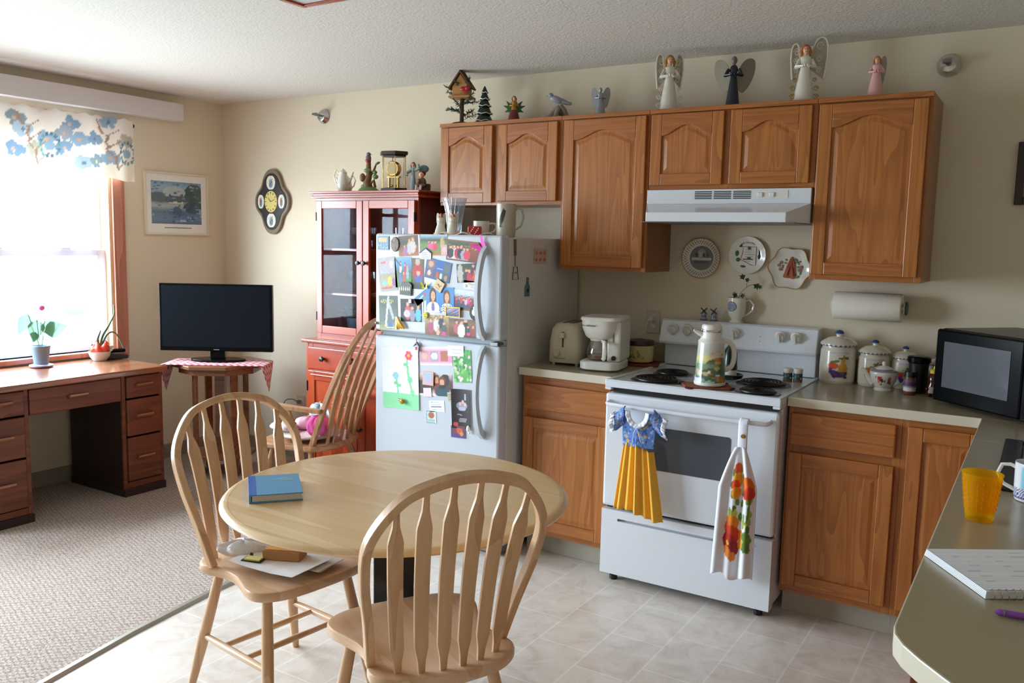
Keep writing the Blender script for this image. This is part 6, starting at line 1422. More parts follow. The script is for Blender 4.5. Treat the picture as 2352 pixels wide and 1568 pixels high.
b = B(); b.lathe([(.034, 0), (.036, .006), (.031, .014)]+[(.034+.022*math.sin(PI*.5*k/14), .016+.060*k/14) for k in range(15)]+[(.054, .083), (.048, .088), (.034, .091)], 72, paint=tp); obj('body', b, GLAZE, t, smooth=True)
b = B(); b.lathe([(.034, .091), (.036, .094), (.020, .103), (.007, .106), (.010, .114), (.008, .122), (0, .125)], 24); obj('lid', b, CER, t, smooth=True)
b = B(); b.tube([(-.042, 0, .030), (-.062, 0, .055), (-.075, 0, .082), (-.088, 0, .092)], [.014, .010, .007, .006], 10); obj('spout', b, CER, t, smooth=True)
b = B(); b.tube([(.048, 0, .080), (.085, 0, .084), (.094, 0, .074), (.078, 0, .035), (.046, 0, .022)], .0045, 8); obj('handle', b, CER, t, smooth=True)
t = thing('coffee_grinder', 'black lidded canister behind the spice bottle', 'container', (4.522, -.185, ZW))
b = B(); b.lathe([(.034, 0), (.036, .01), (.038, .11), (.040, .125)], 28); obj('jar', b, BLK, t, smooth=True)
b = B(); b.lathe([(.041, .125), (.046, .130), (.046, .148), (.042, .152), (.030, .154), (0, .154)], 28); obj('lid', b, GLOSSB, t, smooth=True)
t = thing('spice_bottle', 'small spice bottle with a purple and white label on the counter', 'bottle', (4.502, -.262, ZW))
b = B(); b.lathe([(.022, 0), (.024, .003), (.024, .016)], 24); obj('contents', b, mat('paprika', '6c3424', .5), t, smooth=True)
b = B(); b.lathe([(.0242, .016), (.0242, .062)], 48, paint=painter(['d0c8c8', 'd4ccd0', '4a2858', '5a2c60', '7c5a54'], [], .03)); obj('label', b, PRINT, t, smooth=True)
b = B(); b.lathe([(.024, .062), (.021, .070), (.021, .073)], 24); obj('neck', b, mat('spice_brown', '5c4030', .4), t, smooth=True)
b = B(); b.lathe([(.023, .0735), (.023, .094), (.021, .096), (0, .096)], 24); obj('cap', b, BLK, t, smooth=True)
t = thing('honey_bear_bottle', 'dark honey bottle with a yellow cap beside the microwave', 'bottle', (4.590, -.255, ZW+.003))
b = B(); b.lathe([(.024, 0), (.028, .006), (.029, .035), (.022, .052), (.024, .062), (.024, .078), (.017, .088), (.014, .092)], 24); b.ell((-.020, -.018, .03), (.010, .010, .008)); b.ell((.020, -.018, .03), (.010, .010, .008)); b.ell((-.014, -.024, .006), (.010, .012, .006)); b.ell((.014, -.024, .006), (.010, .012, .006)); obj('bottle', b, HONEY, t, smooth=True)
b = B(); b.grid(lambda u, v: (.030*math.sin((u-.5)*1.2), -.0300*math.cos((u-.5)*1.2), .014+.026*v), 8, 4, painter('8c8070', [], .15)); obj('label', b, PRINT, t, smooth=True)
b = B(); b.lathe([(.017, .0925), (.018, .106), (.014, .109), (.006, .110), (.004, .122), (0, .124)], 20); obj('cap', b, mat('honey_cap', 'c8b020', .35), t, smooth=True)
# microwave
t = thing('microwave_oven', 'black microwave oven set diagonally in the counter corner', 'microwave', (4.615, -.390, ZW+.001), -.735)
b = B(); b.box(0, 0, .012, .55, .36, .292); obj('casing', b, mat('microwave_case', '141416', .3, Specular_IOR_Level=.2), t, bev=.008)
b = B(); b.box(.0, -.022, .012, .405, -.0005, .290); d = obj('door', b, GLOSSB, t, bev=.008)
b = B(); b.box(.045, -.0235, .070, .352, -.0222, .245); obj('door_window', b, mat('microwave_window', '55575d', .12), d)
b = B(); b.box(.407, -.022, .012, .55, -.0005, .290); cp = obj('control_panel', b, GLOSSB, t, bev=.004)
b = B(); b.box(.435, -.0235, .235, .52, -.0222, .262); obj('display', b, mat('clock_display', '1c2c28', .2), cp)
for i in range(4):
    for j in range(3): b = B(); b.box(.432+.032*j, -.0235, .10+.03*i, .456+.032*j, -.0222, .12+.03*i); obj('button', b, GREY, cp)
for x in (.04, .51):
    for y in (.04, .32): b = B(); b.lathe([(.012, 0), (.012, .013)], 10, (x, y, 0)); obj('foot', b, BLK, t)

# ================================================================ on the stove
ZS = .9125
t = thing('trivet', 'rust-coloured crocheted hot pad with dark edge under the thermal carafe', 'mat', (3.765, -.615, ZS+.0005), .55)
b = B(); b.prism(rrect(.098, .078, .02), 0, .008); obj('pad', b, mat('rust_weave', '8c4c34', .9), t, bev=.002)
b = B(); P = rrect(.098, .078, .02, 8)
for i in range(0, len(P), 2): b.ell((P[i][0], P[i][1], .006), (.008, .008, .005), 8, 5)
obj('edging', b, mat('maroon_yarn', '4c1c24', .9), t)
t = thing('thermal_carafe', 'tall white thermal carafe painted with a cottage and geese on the stove', 'carafe', (3.775, -.610, ZS+.0095), .25)
scene_shapes = [('e', .30, .55, .35, .14, 'd8cc88'), ('e', .15, .40, .35, .16, 'a8b8a0'), ('e', .80, .42, .45, .22, '5c7050'), ('e', .35, .30, .50, .20, '7c9474'), ('e', .70, .22, .45, .18, '4c6448')]
scene_shapes += [('r', .62, .50, .80, .57, 'c8a058'), ('e', .70, .60, .11, .055, 'b06c24'), ('r', .76, .62, .82, .66, '4a4860'), ('l', .45, .555, .62, .56, .012, '2c5038'), ('e', .68, .37, .08, .04, 'c8b060'), ('e', .20, .25, .10, .06, 'c8bca0'), ('e', .40, .24, .10, .05, 'c0b088'), ('e', .12, .30, .06, .04, 'd0b0a0'), ('e', .48, .28, .05, .025, 'e0e0e0'), ('e', .50, .23, .05, .03, 'c87c30'), ('e', .70, .20, .06, .025, 'e0e0e0'), ('l', .33, .30, .36, .34, .012, '3a3440')]
scene_shapes += [('e', .75, .07, .28, .10, 'b07a34'), ('e', .55, .03, .18, .09, '2c5a4a'), ('e', .10, .06, .20, .10, 'd8e0ec'), ('e', .18, .13, .14, .02, '3c5c98'), ('e', .50, .02, .12, .05, '98c0b0'), ('e', .72, .80, .08, .03, 'c0a880'), ('e', .85, .72, .06, .04, 'a8a048'), ('e', .55, .74, .08, .03, 'b0a488')]
SP = painter(['8ca898', '8aa08c', 'b8bc90', 'c8c4b0', 'bcbcb4', 'c8ccce'], scene_shapes, .05)
def cf(u, v):
    a = ((u*2*PI+PI*1.5-.07) % (2*PI))-PI
    return SP(.5+a/2.7, v) if abs(a) < 1.6 else SP(.02, v)
b = B(); b.lathe([(.064-.010*k/30, .016+.165*k/30) for k in range(31)], 110, paint=cf, caps=False); obj('painted_shell', b, GLAZE, t, smooth=True)
b = B(); b.lathe([(.058, 0), (.064, .004), (.066, .012), (.0645, .0165)], 40); obj('bottom_ring', b, WPLA, t, smooth=True)
b = B(); b.lathe([(.054, .181), (.055, .186), (.046, .196), (.044, .200), (.044, .232), (0, .232)], 40); obj('shoulder', b, WPLA, t, smooth=True)
b = B(); b.lathe([(.0445, .226), (.0455, .228), (.0455, .233), (.0445, .235)], 40); obj('chrome_band', b, CHROME, t, smooth=True)
b = B(); b.lathe([(.043, .235), (.041, .252), (.036, .257), (0, .258)], 36); obj('lid', b, WPLA, t, smooth=True)
b = B(); b.tube([(-.030, -.012, .215), (-.052, -.020, .222), (-.072, -.028, .232)], [.016, .012, .005], 10); obj('spout', b, WPLA, t, smooth=True)
b = B(); b.tube([(-.03, -.012, .2345), (-.074, -.028, .2365)], .003, flat=(.006, .0016), up=(0, 0, 1)); b.ell((-.036, -.024, .234), (.006, .006, .005)); obj('lid_lever', b, CHROME, t, smooth=True)
b = B(); b.tube(catmull([(.044, .010, .188), (.068, .014, .186), (.088, .018, .165), (.094, .019, .125), (.086, .018, .085), (.066, .014, .068), (.050, .010, .070)], 5), .01, flat=(.010, .0055), up=(0, 1, 0)); obj('handle', b, WPLA, t, smooth=True)
t = thing('dispenser_bottle', 'green and white bottle standing on a green dish behind the carafe', 'bottle', (3.785, -.375, ZS+.004))
b = B(); b.lathe([(.035, .002), (.056, .010), (.060, .024), (.054, .026), (.040, .014), (0, .012)], 28); obj('dish', b, DGREEN, t, smooth=True)
b = B(); b.lathe([(.030, .014), (.031, .045)], 24); obj('lower_label', b, WPLA, t, smooth=True)
b = B(); b.lathe([(.0315, .045), (.0315, .070)], 24); obj('dark_band', b, mat('plum_band', '3c2c34', .4), t, smooth=True)
b = B(); b.lathe([(.031, .070), (.030, .120), (.014, .150), (.010, .160), (0, .162)], 24); obj('bottle', b, DGREEN, t, smooth=True)
for i, (x, y, lb) in enumerate(((4.010, -.262, 'left of two small white jars with dark labels at the back of the stove'), (4.052, -.255, 'right of two small white jars with dark labels at the back of the stove'))):
    t = thing('spice_jar', lb, 'jar', (x, y, ZS+.001), 0, 'small jars at the back of the stove')
    b = B(); b.lathe([(.018, 0), (.0195, .002), (.0195, .049)], 32, paint=painter('cfc8be', [('r', 0, .05, 1, .28, '74483a'), ('r', 0, .28, 1, .86, '24444a')]+[('e', .1*k, .45+.12*(k % 3), .03, .07, ['c8c4c0', '4a8c80', 'b0603c'][k % 3]) for k in range(10)], .1, i)); obj('jar', b, PRINT, t, smooth=True)
    b = B(); b.lathe([(.0195, .049), (.0205, .051), (.0205, .062), (.018, .064), (0, .064)], 24); obj('lid', b, WPLA, t, smooth=True)
# on the console
ZK = 1.1425
t = mug('planter_mug', 'white footed mug with a blue oval emblem holding an ivy sprig, on the stove console', 3.700, -.047, ZK, .118, .043, CER, .1, 1.0, foot=True)
b = B(); b.T = Euler((0, 0, -.1)).to_matrix().to_4x4()
def emb(u, v, R=.0436): a = -PI/2-.35+(u-.5)*1.25*math.sqrt(max(0, 1-(2*v-1)**2)); return (R*math.cos(a), R*math.sin(a), .078+.024*(2*v-1))
PE = painter('8e9aac', [('o', .5, .5, .5, .5, .12, '4c4458')]+[('r', .2, .22+.12*k, .8, .26+.12*k, '5c6a84') for k in range(5)], .08)
b.grid(emb, 24, 20, lambda u, v: PE(.5+(u-.5)*math.sqrt(max(0, 1-(2*v-1)**2)), v)); obj('emblem', b, PRINT, t, smooth=True)
def ivy(b, c, s, d, n):
    """five-pointed leaf"""
    d = Vector(d).normalized(); n = Vector(n).normalized(); q = d.cross(n); pts = []
    for k, (a, r) in enumerate(((0, 1), (.35, .5), (.8, .8), (1.3, .42), (2.0, .6), (2.9, .25))): pts.append((a, r))
    L = [Vector(c)+(d*math.cos(a)+q*math.sin(a))*r*s for a, r in pts]+[Vector(c)+(d*math.cos(a)-q*math.sin(a))*r*s for a, r in pts[:0:-1]]
    m0 = b.v(Vector(c)-n*s*.08); vs = [b.v(p) for p in L]
    for i in range(len(vs)): b.f([m0, vs[i], vs[(i+1) % len(vs)]])
IVY = mat('ivy_green', '26401c', .45)
b = B(); b.tube(catmull([(0, 0, .10), (.015, -.005, .14), (.040, -.008, .168), (.062, -.010, .182), (.085, -.01, .182)], 5), .0012, 5); b.tube([(.040, -.008, .168), (.044, -.01, .195), (.038, -.01, .215)], .001, 5); obj('stem', b, mat('stem_green', '4c5a30', .6), t)
for c, s, d, n in (((.088, -.012, .182), .026, (.3, -.2, -1), (.2, -1, .2)), ((.102, -.012, .176), .018, (1, -.2, -.5), (.1, -1, .2)), ((.026, -.014, .218), .024, (-1, -.2, .35), (0, -1, .3)), ((.044, -.014, .208), .018, (.5, -.2, -1), (.1, -1, .1))):
    b = B(); ivy(b, c, s, d, n); obj('ivy_leaf', b, IVY, t, solid=.0006)
for k in range(9):
    a = k*2.1; b = B(); d = Vector((math.cos(a)*.8, -.3+.4*math.sin(a), 1.1)); c0 = Vector((.010*math.cos(a), .010*math.sin(a), .108)); ivy(b, c0+d*.016, .022, d, (math.sin(a), -1, .3)); obj('ivy_leaf', b, IVY, t, solid=.0006)
for i, (x, lb) in enumerate(((3.538, 'left of two tiny blue and white windmill shakers on the stove console'), (3.588, 'right of two tiny blue and white windmill shakers on the stove console'))):
    t = thing('windmill_shaker', lb, 'shaker', (x, -.045, ZK), .3, 'windmill shakers')
    b = B(); b.lathe([(.017, 0), (.0175, .003), (.0135, .008), (.0105, .030), (.0085, .042), (.005, .050), (0, .052)], 16, paint=painter(['2c3448', '9a9aa4', '4a5470', 'a8a8b0', '5c6484', '2c3448'], [], .2)); obj('tower', b, GLAZE, t, smooth=True)
    for k in range(4):
        a = PI/4+k*PI/2+.2*i; b = B(); b.tube([(0, -.013, .046), (.021*math.cos(a), -.014, .046+.021*math.sin(a))], .001, flat=(.0026, .0006), up=(0, 1, 0)); obj('sail', b, NAVY, t)

# ================================================================ towels on the oven door
t = thing('dress_towel', 'hanging towel shaped like a dress, blue floral bodice and yellow skirt, on the oven handle', 'towel', (3.545, -.765, .82))
def skirt(u, v):
    wdt = .068+.045*(1-v); x = -.002+(u-.5)*2*wdt+.006*(1-v); z = -.455+.012*math.sin(u*5)+(1-0)*0+(v)*(.295)
    return (x, -.030+(.010*math.sin(u*34)+.006*math.sin(u*19+1))*(1.1-.5*v)-.016*(1-abs(2*u-1)), z-.012*(u-.5))
b = B(); b.grid(skirt, 90, 20); obj('skirt', b, mat('yellow_cotton', 'eeb440', .9), t, smooth=True, solid=.003)
rb = random.Random(2)
PB = painter('5f82c0', [('e', rb.random(), rb.random(), .025, .03, rb.choice(['3c5a9c', '8cacdc', 'a8c0e4', '4a6cae', '2f4a88'])) for _ in range(150)]+[('e', rb.random(), rb.random(), .05, .045, 'd0a848') for _ in range(9)], .1)
def bod(u, v):
    hw = .070+.004*math.sin(v*3)+(.022*max(0, v-.55)/.45); z = -.162+.150*v
    x = (u-.5)*2*hw; neck = max(0, 1-abs(x)/.042); z -= neck**.5*.062*max(0, (v-.5)/.5) if v > .5 else 0
    return (x, -.034-.014*(1-abs(2*u-1)), z)
b = B(); b.grid(bod, 44, 34, PB); obj('bodice', b, CLOTH, t, smooth=True, solid=.004)
for sx in (-1, 1):
    b = B(); b.grid(lambda u, v: (sx*(.062+.044*v+.004*math.sin(u*9)), -.036-.022*math.sin(PI*u), -.075+.075*u-.025*v+.006*math.cos(v*3)), 14, 10, PB); obj('sleeve', b, CLOTH, t, smooth=True, solid=.004)
    b = B(); b.grid(lambda u, v: (sx*(.108+.020*v), -.036-.026*math.sin(PI*u)+.006*math.sin(u*40), -.106+.088*u-.012*v+.005*math.sin(u*30)), 30, 3); obj('lace_cuff', b, mat('white_lace', 'dfe0ec', .9), t, smooth=True, solid=.001)
b = B(); b.grid(lambda u, v: ((.034+.020*v)*math.cos(PI+PI*u), -.052-.008*v+.003*math.sin(u*50)*v, -.010+(.052+.020*v)*math.sin(PI+PI*u)*.95), 44, 4); obj('lace_collar', b, MATS['white_lace'], t, smooth=True, solid=.001)
b = B(); b.tube([(0, -.062, -.075), (-.012, -.062, -.10), (-.016, -.058, -.14)], .0015); b.tube([(0, -.062, -.075), (.012, -.062, -.10), (.020, -.058, -.135)], .0015); b.ell((-.007, -.062, -.072), (.008, .003, .004)); b.ell((.007, -.062, -.072), (.008, .003, .004)); obj('ribbon', b, MATS['white_lace'], t)
t = thing('kitchen_towel', 'white hanging towel printed with orange and red flowers, buttoned over the oven handle', 'towel', (3.982, -.765, .82))
rb = random.Random(5); sh = []
for u, v, c, s in ((.48, .84, 'c85020', .10), (.50, .76, 'e0a020', .11), (.44, .72, 'd8481c', .08), (.47, .66, 'd89020', .09), (.80, .72, 'e06818', .13), (.84, .66, 'c83820', .10), (.74, .65, 'b83018', .07), (.42, .43, 'dd7a1c', .12), (.36, .37, 'd8682c', .12), (.44, .34, 'c83c24', .14), (.38, .27, 'b02a28', .15), (.46, .24, '8c2430', .12), (.36, .20, 'd87828', .08), (.46, .18, 'd87828', .07), (.66, .34, 'e08c28', .08), (.66, .27, 'e0a030', .08)): sh += [('e', u, v, s*1.2, s*.5, c)]
for _ in range(46): u = rb.uniform(.34, .88); sh.insert(0, ('e', u, rb.uniform(.22, .84), .045, .03, rb.choice(['5c7c2c', '7c9434', '4c6c28', '98a848', 'c0b040'])))
sh += [('e', .36, .27, .04, .018, 'd8b028'), ('l', .82, .45, .86, .60, .02, '5c7c38'), ('e', .80, .33, .10, .035, '5c7c30'), ('e', .82, .25, .08, .05, '5a7830'), ('e', .88, .30, .05, .03, '6a8838')]
PTW = painter('dedde2', sh, .05)
def twl(u, v):
    k = 1-v; hw = .018+.052*min(1, k*3.2)**.8+.012*k; z = -.10-.535*k
    return (-.004+(u-.5)*2*hw-.012*k, -.022-.010-.012*math.sin(u*17+.6)*min(1, k*4)-.006*math.sin(u*9), z+.012*math.sin(u*9)*k)
b = B(); b.grid(twl, 64, 110, PTW); obj('cloth', b, CLOTH, t, smooth=True, solid=.005)
b = B(); b.grid(lambda u, v: (-.018+.036*u, -.024-.004*math.sin(PI*u) if v < .85 else -.024+.14*(v-.85), -.115+.135*v-(0 if v < .9 else .1*(v-.9))), 6, 14); obj('crochet_top', b, MATS['white_lace'], t, smooth=True, solid=.006)
b = B(); b.lathe([(0, -.036), (.007, -.036), (.009, -.033), (.009, -.030)], 16, (.002, 0, -.055), 'y'); obj('button', b, BRASS, t, smooth=True)

# ================================================================ peninsula things
t = thing('tumbler', 'amber yellow plastic tumbler on the peninsula counter', 'cup', (4.862, -1.952, ZW+.0005))
b = B(); prf = [(.027, 0), (.0285, .004), (.0295, .014), (.030, .018), (.041, .102), (.0425, .105), (.0415, .106), (.0395, .103), (.0285, .020), (0, .016)]; b.lathe(prf, 40); obj('cup', b, AMBER, t, smooth=True)
b = B()
for k in range(22):
    a = k*2*PI/22
    for j in range(6): z = .028+.011*j+(.005 if k % 2 else 0); r = .0302+(z-.018)*.131; b.ell((r*math.cos(a), r*math.sin(a), z), (.0012, .0012, .004), 6, 4)
obj('hammered_texture', b, AMBER, t, smooth=True)
def mp(u, v):
    a = ((u*2*PI+PI*.5-.9) % (2*PI))-PI; w = hx('d8d6dc'); k = hx('2c2c70')
    if .90 < v < .935 or .075 < v < .12 or .33 < v < .345: return k
    if .12 <= v <= .33: return k if (int(u*64)+int(v*33)) % 2 else w
    if .345 <= v <= .90 and abs(a) < 1.5:
        x = (a+1.5)/3.0
        if ((x-.55)/.28)**2+((v-.46)/.10)**2 < 1: return hx('b02848')
        return hx('8cc4d8')
    return w
mug('mug', 'white coffee mug with blue and red diner design at the right edge of the counter', 4.958, -1.712, ZW+.0005, .092, .040, CER, PI-.12, 1.0, paint=mp, handle_mat=CER)
t = thing('notebook', 'open spiral notebook with handwriting on the peninsula counter', 'notebook', (4.905, -2.444, ZW+.0005), .59)
b = B()
for k in range(5): b.box(.0005*k, .004+.0004*k, .0026*k, .285, .210-.0006*k, .0026*k+.0022)
obj('pages', b, PAPER, t)
sh = [('r', 0, .05*k, 1, .05*k+.004, 'd8dae2') for k in range(1, 20)]
rb = random.Random(8)
for k in range(7):
    v = .90-.12*k
    for q in range(4): u = .06+.22*q+rb.random()*.05; sh.append(('l', u, v+rb.uniform(-.01, .01), u+.05+.1*rb.random(), v+rb.uniform(-.01, .01), .004, 'b4b4bc'))
b = B(); b.grid(lambda u, v: (.002+.282*u, .010+.197*v, .0135+.0015*math.sin(PI*v)), 80, 60, painter('e4e4e8', sh, .01)); obj('top_page', b, CLOTH, t, smooth=True)
b = B()
for k in range(22):
    x = .012+.0125*k; b.tube([(x, .004+.008*math.cos(a), .008+.0085*math.sin(a)) for a in [i*PI/5 for i in range(10)]], .0009, 5, closed=True)
obj('spiral_binding', b, CHROME, t, smooth=True)
t = thing('pen', 'purple pen lying on the peninsula counter in front of the notebook', 'pen', (4.924, -2.506, ZW+.0065), .12)
b = B(); b.tube([(-.004, 0, 0), (.0, 0, 0), (.003, 0, 0), (.09, 0, 0), (.13, 0, 0), (.14, 0, 0)], [.002, .0045, .0056, .006, .0045, .001], 14); obj('barrel', b, mat('purple_plastic', '7a3a90', .3), t, smooth=True)
b = B(); b.tube([(.008, 0, 0), (.010, 0, 0)], .0062, 14); obj('ring', b, GREY, t)

# ================================================================ on the round table
t = thing('book', 'thick light blue hardcover book lying on the round table', 'book', (3.0405, -2.328, .7462), .87)
b = B(); b.box(-.074, -.104, 0, .072, .104, .003); b.box(-.074, -.104, .021, .072, .104, .024); b.box(-.077, -.104, 0, -.072, .104, .024); obj('cover', b, mat('sky_blue_cover', '4f93bd', .45), t, bev=.001)
b = B(); b.box(-.0775, -.1042, .0, -.058, .1042, .0003); b.box(-.0775, -.1042, .0240, -.058, .1042, .0245); b.box(-.0782, -.1042, 0, -.0772, .1042, .0245); obj('spine_strip', b, mat('deep_blue_strip', '1c5cb4', .4), t)
b = B(); b.box(-.070, -.101, .0035, .069, .101, .0205); obj('pages', b, mat('book_pages', 'c8c0bc', .8), t)
b = B(); 
for k, w_ in enumerate((.045, .07, .04)): b.box(.055-w_, .058-.012*k, .0242, .055, .062-.012*k, .0246)
obj('title_lines', b, mat('silver_title', 'a8ccd8', .4), t)
b = B(); b.prism([(.069, .02), (.086, .045), (.069, .055)], .012, .0125); obj('bookmark', b, PAPER, t)

# papers on the left chair (local frame of that chair)
CM = Matrix.Translation((2.775, -2.152, 0)) @ Euler((0, 0, -1.693)).to_matrix().to_4x4()
def onchair(x, y, z): p = CM @ Vector((x, y, z)); return (p.x, p.y, p.z)
def sheet(name, label, cat, loc, rz, w_, h, m, n=3, th=.0015, bend=.01, lines=True):
    t = thing(name, label, cat, loc, rz)
    b = B(); b.grid(lambda u, v: ((u-.5)*w_, (v-.5)*h, .002+bend*(2*u-1)**2), 10, 4); obj('paper', b, m, t, smooth=True, solid=th)
    return t
Z0 = .4525
t = thing('paper_pile', 'loose stack of mail under the unfolded letter on the left chair', 'papers', onchair(-.030, .205, Z0), .12)
for k in range(4):
    b = B(); b.cb((.006*k-.01, -.005*k+.01, .0025+.004*k), (.19, .125, .0026), rz=.10-.05*k); obj('envelope', b, PAPER, t)
t = thing('letter', 'white letter unfolded in three panels on the left chair', 'letter', onchair(.040, .165, Z0+.0180), .057)
b = B(); K3 = [(-.140, .004), (-.050, .0), (.045, .0), (.135, .006)]
for (xa, za), (xc2, zc) in zip(K3, K3[1:]): b.f([b.v(p) for p in ((xa, -.095, za), (xc2, -.095, zc), (xc2, .085, zc), (xa, .085, za))])
obj('sheet', b, PAPER, t, solid=.0012)
t = thing('wooden_box', 'small tan wooden box on the papers under the table edge', 'box', onchair(.015, .150, Z0+.0195), .43)
b = B(); b.box(-.062, -.035, 0, .062, .035, .032); obj('box', b, mat('tan_box', 'b08050', .6), t, bev=.002)
b = B(); b.box(-.054, -.030, .0322, .058, .030, .0345); obj('orange_lid', b, mat('orange_card', 'd89a48', .6), t)
t = thing('notepad', 'small yellow notepad in a black holder on the letter', 'notepad', onchair(.098, .098, Z0+.0195), .35)
b = B(); b.box(-.034, -.020, 0, .034, .020, .004); b.box(-.020, .014, .004, -.012, .020, .016); obj('holder', b, BLK, t)
b = B(); b.cb((.002, -.002, .0065), (.054, .030, .005)); obj('yellow_sheets', b, mat('pale_yellow_paper', 'd8d080', .8), t)
t = thing('paper_bag', 'crumpled white paper bag at the back of the left chair seat', 'bag', onchair(.068, .000, Z0), .75)
rb = random.Random(11); b = B()
def bagf(u, v):
    a = u*2*PI; s = math.sin(PI*min(.98, max(.02, v))); n_ = .006*math.sin(a*5+v*7)+.004*math.sin(a*9+v*13)
    return ((.085+n_)*math.cos(a)*s, (.045+n_)*math.sin(a)*s, .002+.052*(1-math.cos(PI*v))/2+n_*.5*(v > .3))
b.grid(bagf, 40, 14); obj('paper', b, PAPER, t, smooth=True)

# ================================================================ rocking chair load
def onrock(x, y, z): p = ROCKM @ Vector((x, y, z)); return (p.x, p.y, p.z)
def soft(name, label, cat, loc, rz, r, m, seed, amp=.12, fz=0):
    t = thing(name, label, cat, loc, rz); b = B(); rr = random.Random(seed); ph_ = [rr.random()*6 for _ in range(6)]
    def fn(u, v):
        a = u*2*PI; e = PI*(v-.5); q = 1+amp*(math.sin(3*a+ph_[0]+2*v)+.6*math.sin(7*a+ph_[1])*math.cos(5*v+ph_[2])+.4*math.sin(11*a+9*v+ph_[3]))
        ce = math.copysign(abs(math.cos(e))**.6, math.cos(e)); z = r[2]*math.sin(e)*q+r[2]
        return (r[0]*ce*math.cos(a)*q, r[1]*ce*math.sin(a)*q, max(0, z))
    b.grid(fn, 48, 18, m if callable(m) else None); obj('cloth', b, CLOTH if callable(m) else m, t, smooth=True); return t
rq = random.Random(6)
soft('cushion', 'cream patterned cushion filling the rocking chair seat', 'cushion', onrock(0, .12, .420), 2.0, (.19, .16, .022), painter('c8bcb0', [('e', rq.random(), rq.random(), .02, .04, rq.choice(['b88c8c', '9a9c88', 'd8d0c8', 'a8a0a0'])) for _ in range(60)], .05), 1, .02)
soft('folded_cloth', 'bright pink folded towel on the rocking chair', 'cloth', onrock(-.11, -.01, .463), 2.0, (.10, .048, .050), PINK, 2, .07)
soft('folded_cloth', 'pale pink cloth bundle behind the bright pink towel', 'cloth', onrock(-.03, .10, .463), .8, (.085, .05, .035), mat('pale_pink_cloth', 'd0a8b4', .9), 3, .08)
soft('crocheted_cloth', 'teal and white ruffled cloth on top of the rocking chair pile', 'cloth', onrock(.09, .13, .463), 2.6, (.12, .05, .055), painter('a8bcbc', [('e', rq.random(), rq.random(), .04, .07, rq.choice(['5c8488', 'd8e0e4', '7c9ca0', 'c0ccd0'])) for _ in range(70)], .1), 4, .14)
soft('folded_cloth', 'white crumpled cloth at the left side of the rocking chair seat', 'cloth', onrock(-.12, .20, .463), .4, (.075, .055, .022), mat('white_cotton', 'd8d2d0', .9), 5, .1)

# ================================================================ desk things
ZD = .743
t = thing('potted_plant', 'green heart-leaved plant with a pink bloom in a grey-blue pot on the desk', 'plant', (.155, -1.425, ZD))
b = B(); b.lathe([(.042, 0), (.060, .004), (.062, .012), (.045, .016)], 24); obj('saucer', b, mat('lavender_saucer', 'a8a8cc', .4), t, smooth=True)
b = B(); b.lathe([(.038, .016), (.042, .06), (.047, .105), (.049, .108), (.049, .122), (.045, .122), (.042, .09), (0, .088)], 24); obj('pot', b, mat('bluegrey_planter', '6f8ba0', .4), t, smooth=True)
LM = mat('backlit_leaf', '5ca07c', .5, Transmission_Weight=.15)
for o_, d, L, W, nm in (((0, 0, .11), (-.1, .05, .1), .0, .0, ''), ((.01, .02, .20), (.2, .55, .12), .13, .05, 'a'), ((0, -.06, .30), (0, -.5, -.95), .12, .045, 'b'), ((.01, -.02, .27), (0, -.15, -.9), .13, .05, 'c'), ((0, .03, .26), (.05, .35, -.7), .11, .048, 'd'), ((.01, -.03, .20), (.2, -.3, -.6), .07, .03, 'e')):
    if L: b = B(); b.tube([(0, 0, .09), Vector(o_)], .0022, 5); leafmesh(b, Vector(o_), Vector(d), L, W, up=Vector((1, 0, .05)), droop=.1); obj('leaf', b, LM, t, smooth=True)
b = B(); b.tube(catmull([(0, .01, .09), (.01, .10, .22), (.01, .14, .30)], 4), .002, 5); leafmesh(b, Vector((.01, .13, .335)), Vector((0, 1, -.18)), .17, .05, up=Vector((1, 0, .1)), droop=.05); obj('leaf', b, LM, t, smooth=True)
b = B(); b.ell((.01, .01, .335), (.012, .018, .016)); b.tube([(0, 0, .10), (.01, .01, .325)], .002, 5); obj('bloom', b, mat('pink_bloom', 'e070c0', .5), t, smooth=True)
t = thing('potted_plant', 'plant with orange-red foil in a white bowl at the window end of the desk', 'plant', (.16, -1.075, ZD))
b = B(); b.lathe([(.036, 0), (.055, .025), (.064, .055), (.060, .055), (.05, .03), (0, .02)], 28); obj('bowl', b, mat('white_bowl', 'c4ccd4', .3), t, smooth=True)
b = B(); n = 36
R1 = [[b.v(((r+.010*math.sin(i*2*PI*7/n)*k)*math.cos(2*PI*i/n), (r+.010*math.sin(i*2*PI*7/n)*k)*math.sin(2*PI*i/n), z+.015*k*math.sin(i*2*PI*5/n))) for i in range(n)] for r, z, k in ((.048, .030, 0), (.052, .07, .5), (.045, .105, 1))]
for A, D in zip(R1, R1[1:]):
    for i in range(n): b.f([A[i], A[(i+1) % n], D[(i+1) % n], D[i]])
obj('foil', b, mat('orange_red_foil', 'd8442c', .3), t, smooth=True, solid=.001)
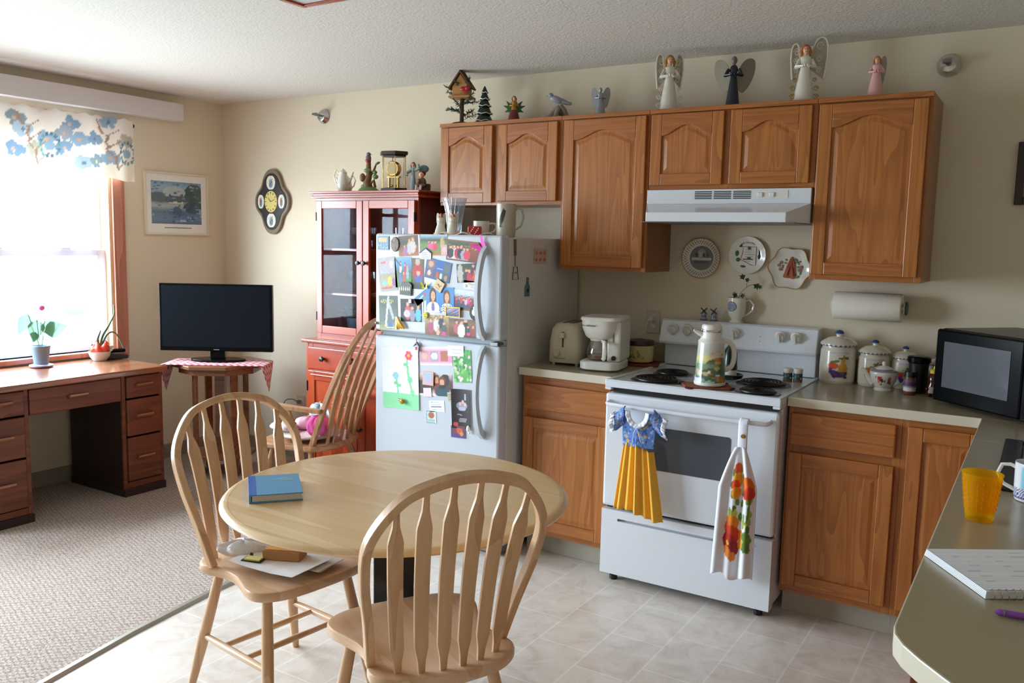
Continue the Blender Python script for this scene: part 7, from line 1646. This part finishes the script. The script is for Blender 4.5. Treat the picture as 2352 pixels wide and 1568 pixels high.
for P, W in (([(0, 0, .06), (.0, .02, .14), (.0, .06, .20), (.0, .10, .27), (.0, .10, .33)], .009), ([(0, 0, .06), (0, .05, .15), (0, .10, .16), (0, .14, .10), (0, .165, .03)], .007), ([(0, 0, .06), (0, -.01, .12), (0, .01, .18)], .014)):
    b = B(); q = catmull(P, 4); b.tube(q, .01, flat=lambda s, W=W: (W*(1-s*.8), .002), up=(1, 0, 0)); obj('leaf', b, mat('fleshy_leaf', '4a7c5c', .4), t, smooth=True)
b = B(); b.ell((0, .055, .055), (.014, .03, .010)); b.ell((0, .07, .075), (.012, .02, .012)); obj('white_petals', b, BISQ, t, smooth=True)
t = thing('desk_figurine', 'small blue-grey figurine at the left edge of the desk', 'figurine', (.22, -1.76, ZD))
b = B(); b.lathe([(.030, 0), (.032, .01), (.024, .05), (.014, .09), (.018, .12), (.008, .14), (0, .145)], 18); obj('body', b, mat('lavender_glaze', '8890b0', .4), t, smooth=True)
t = thing('telephone', 'black cordless telephone base on the far right corner of the desk', 'telephone', (.125, -.985, ZD), -.3)
b = B(); b.prism([(-.09, 0), (.09, 0), (.09, .02), (-.09, .045)], -.055, .055, 'yz'); obj('base', b, BLK, t, bev=.004)
b = B(); b.box(-.03, -.07, .035, .03, .085, .058); obj('handset', b, GLOSSB, t, bev=.01)
# cloth on the television table
t = thing('table_runner', 'red and white patterned runner hanging over both ends of the television table', 'cloth', (tvc.x, tvc.y, .7165), tva)
PR = lambda u, v: hx('b82c3c') if (int(u*46)+int(v*9)) % 2 else hx('d8ccd0')
def rn(u, v):
    s = (u-.5)*2; L = .30; x = s*.47; half = .115*(1 if abs(x) < L else max(.03, 1-(abs(x)-L)/.17))
    if abs(x) <= L: return (x, -.06+(v-.5)*2*half*1.2, .002)
    d = abs(x)-L; return (math.copysign(L+.012+.05*d, x), -.06+(v-.5)*2*half*1.2, .0-d*1.05+.0)
b = B(); b.grid(rn, 90, 14, PR); obj('fabric', b, CLOTH, t, smooth=True, solid=.002)
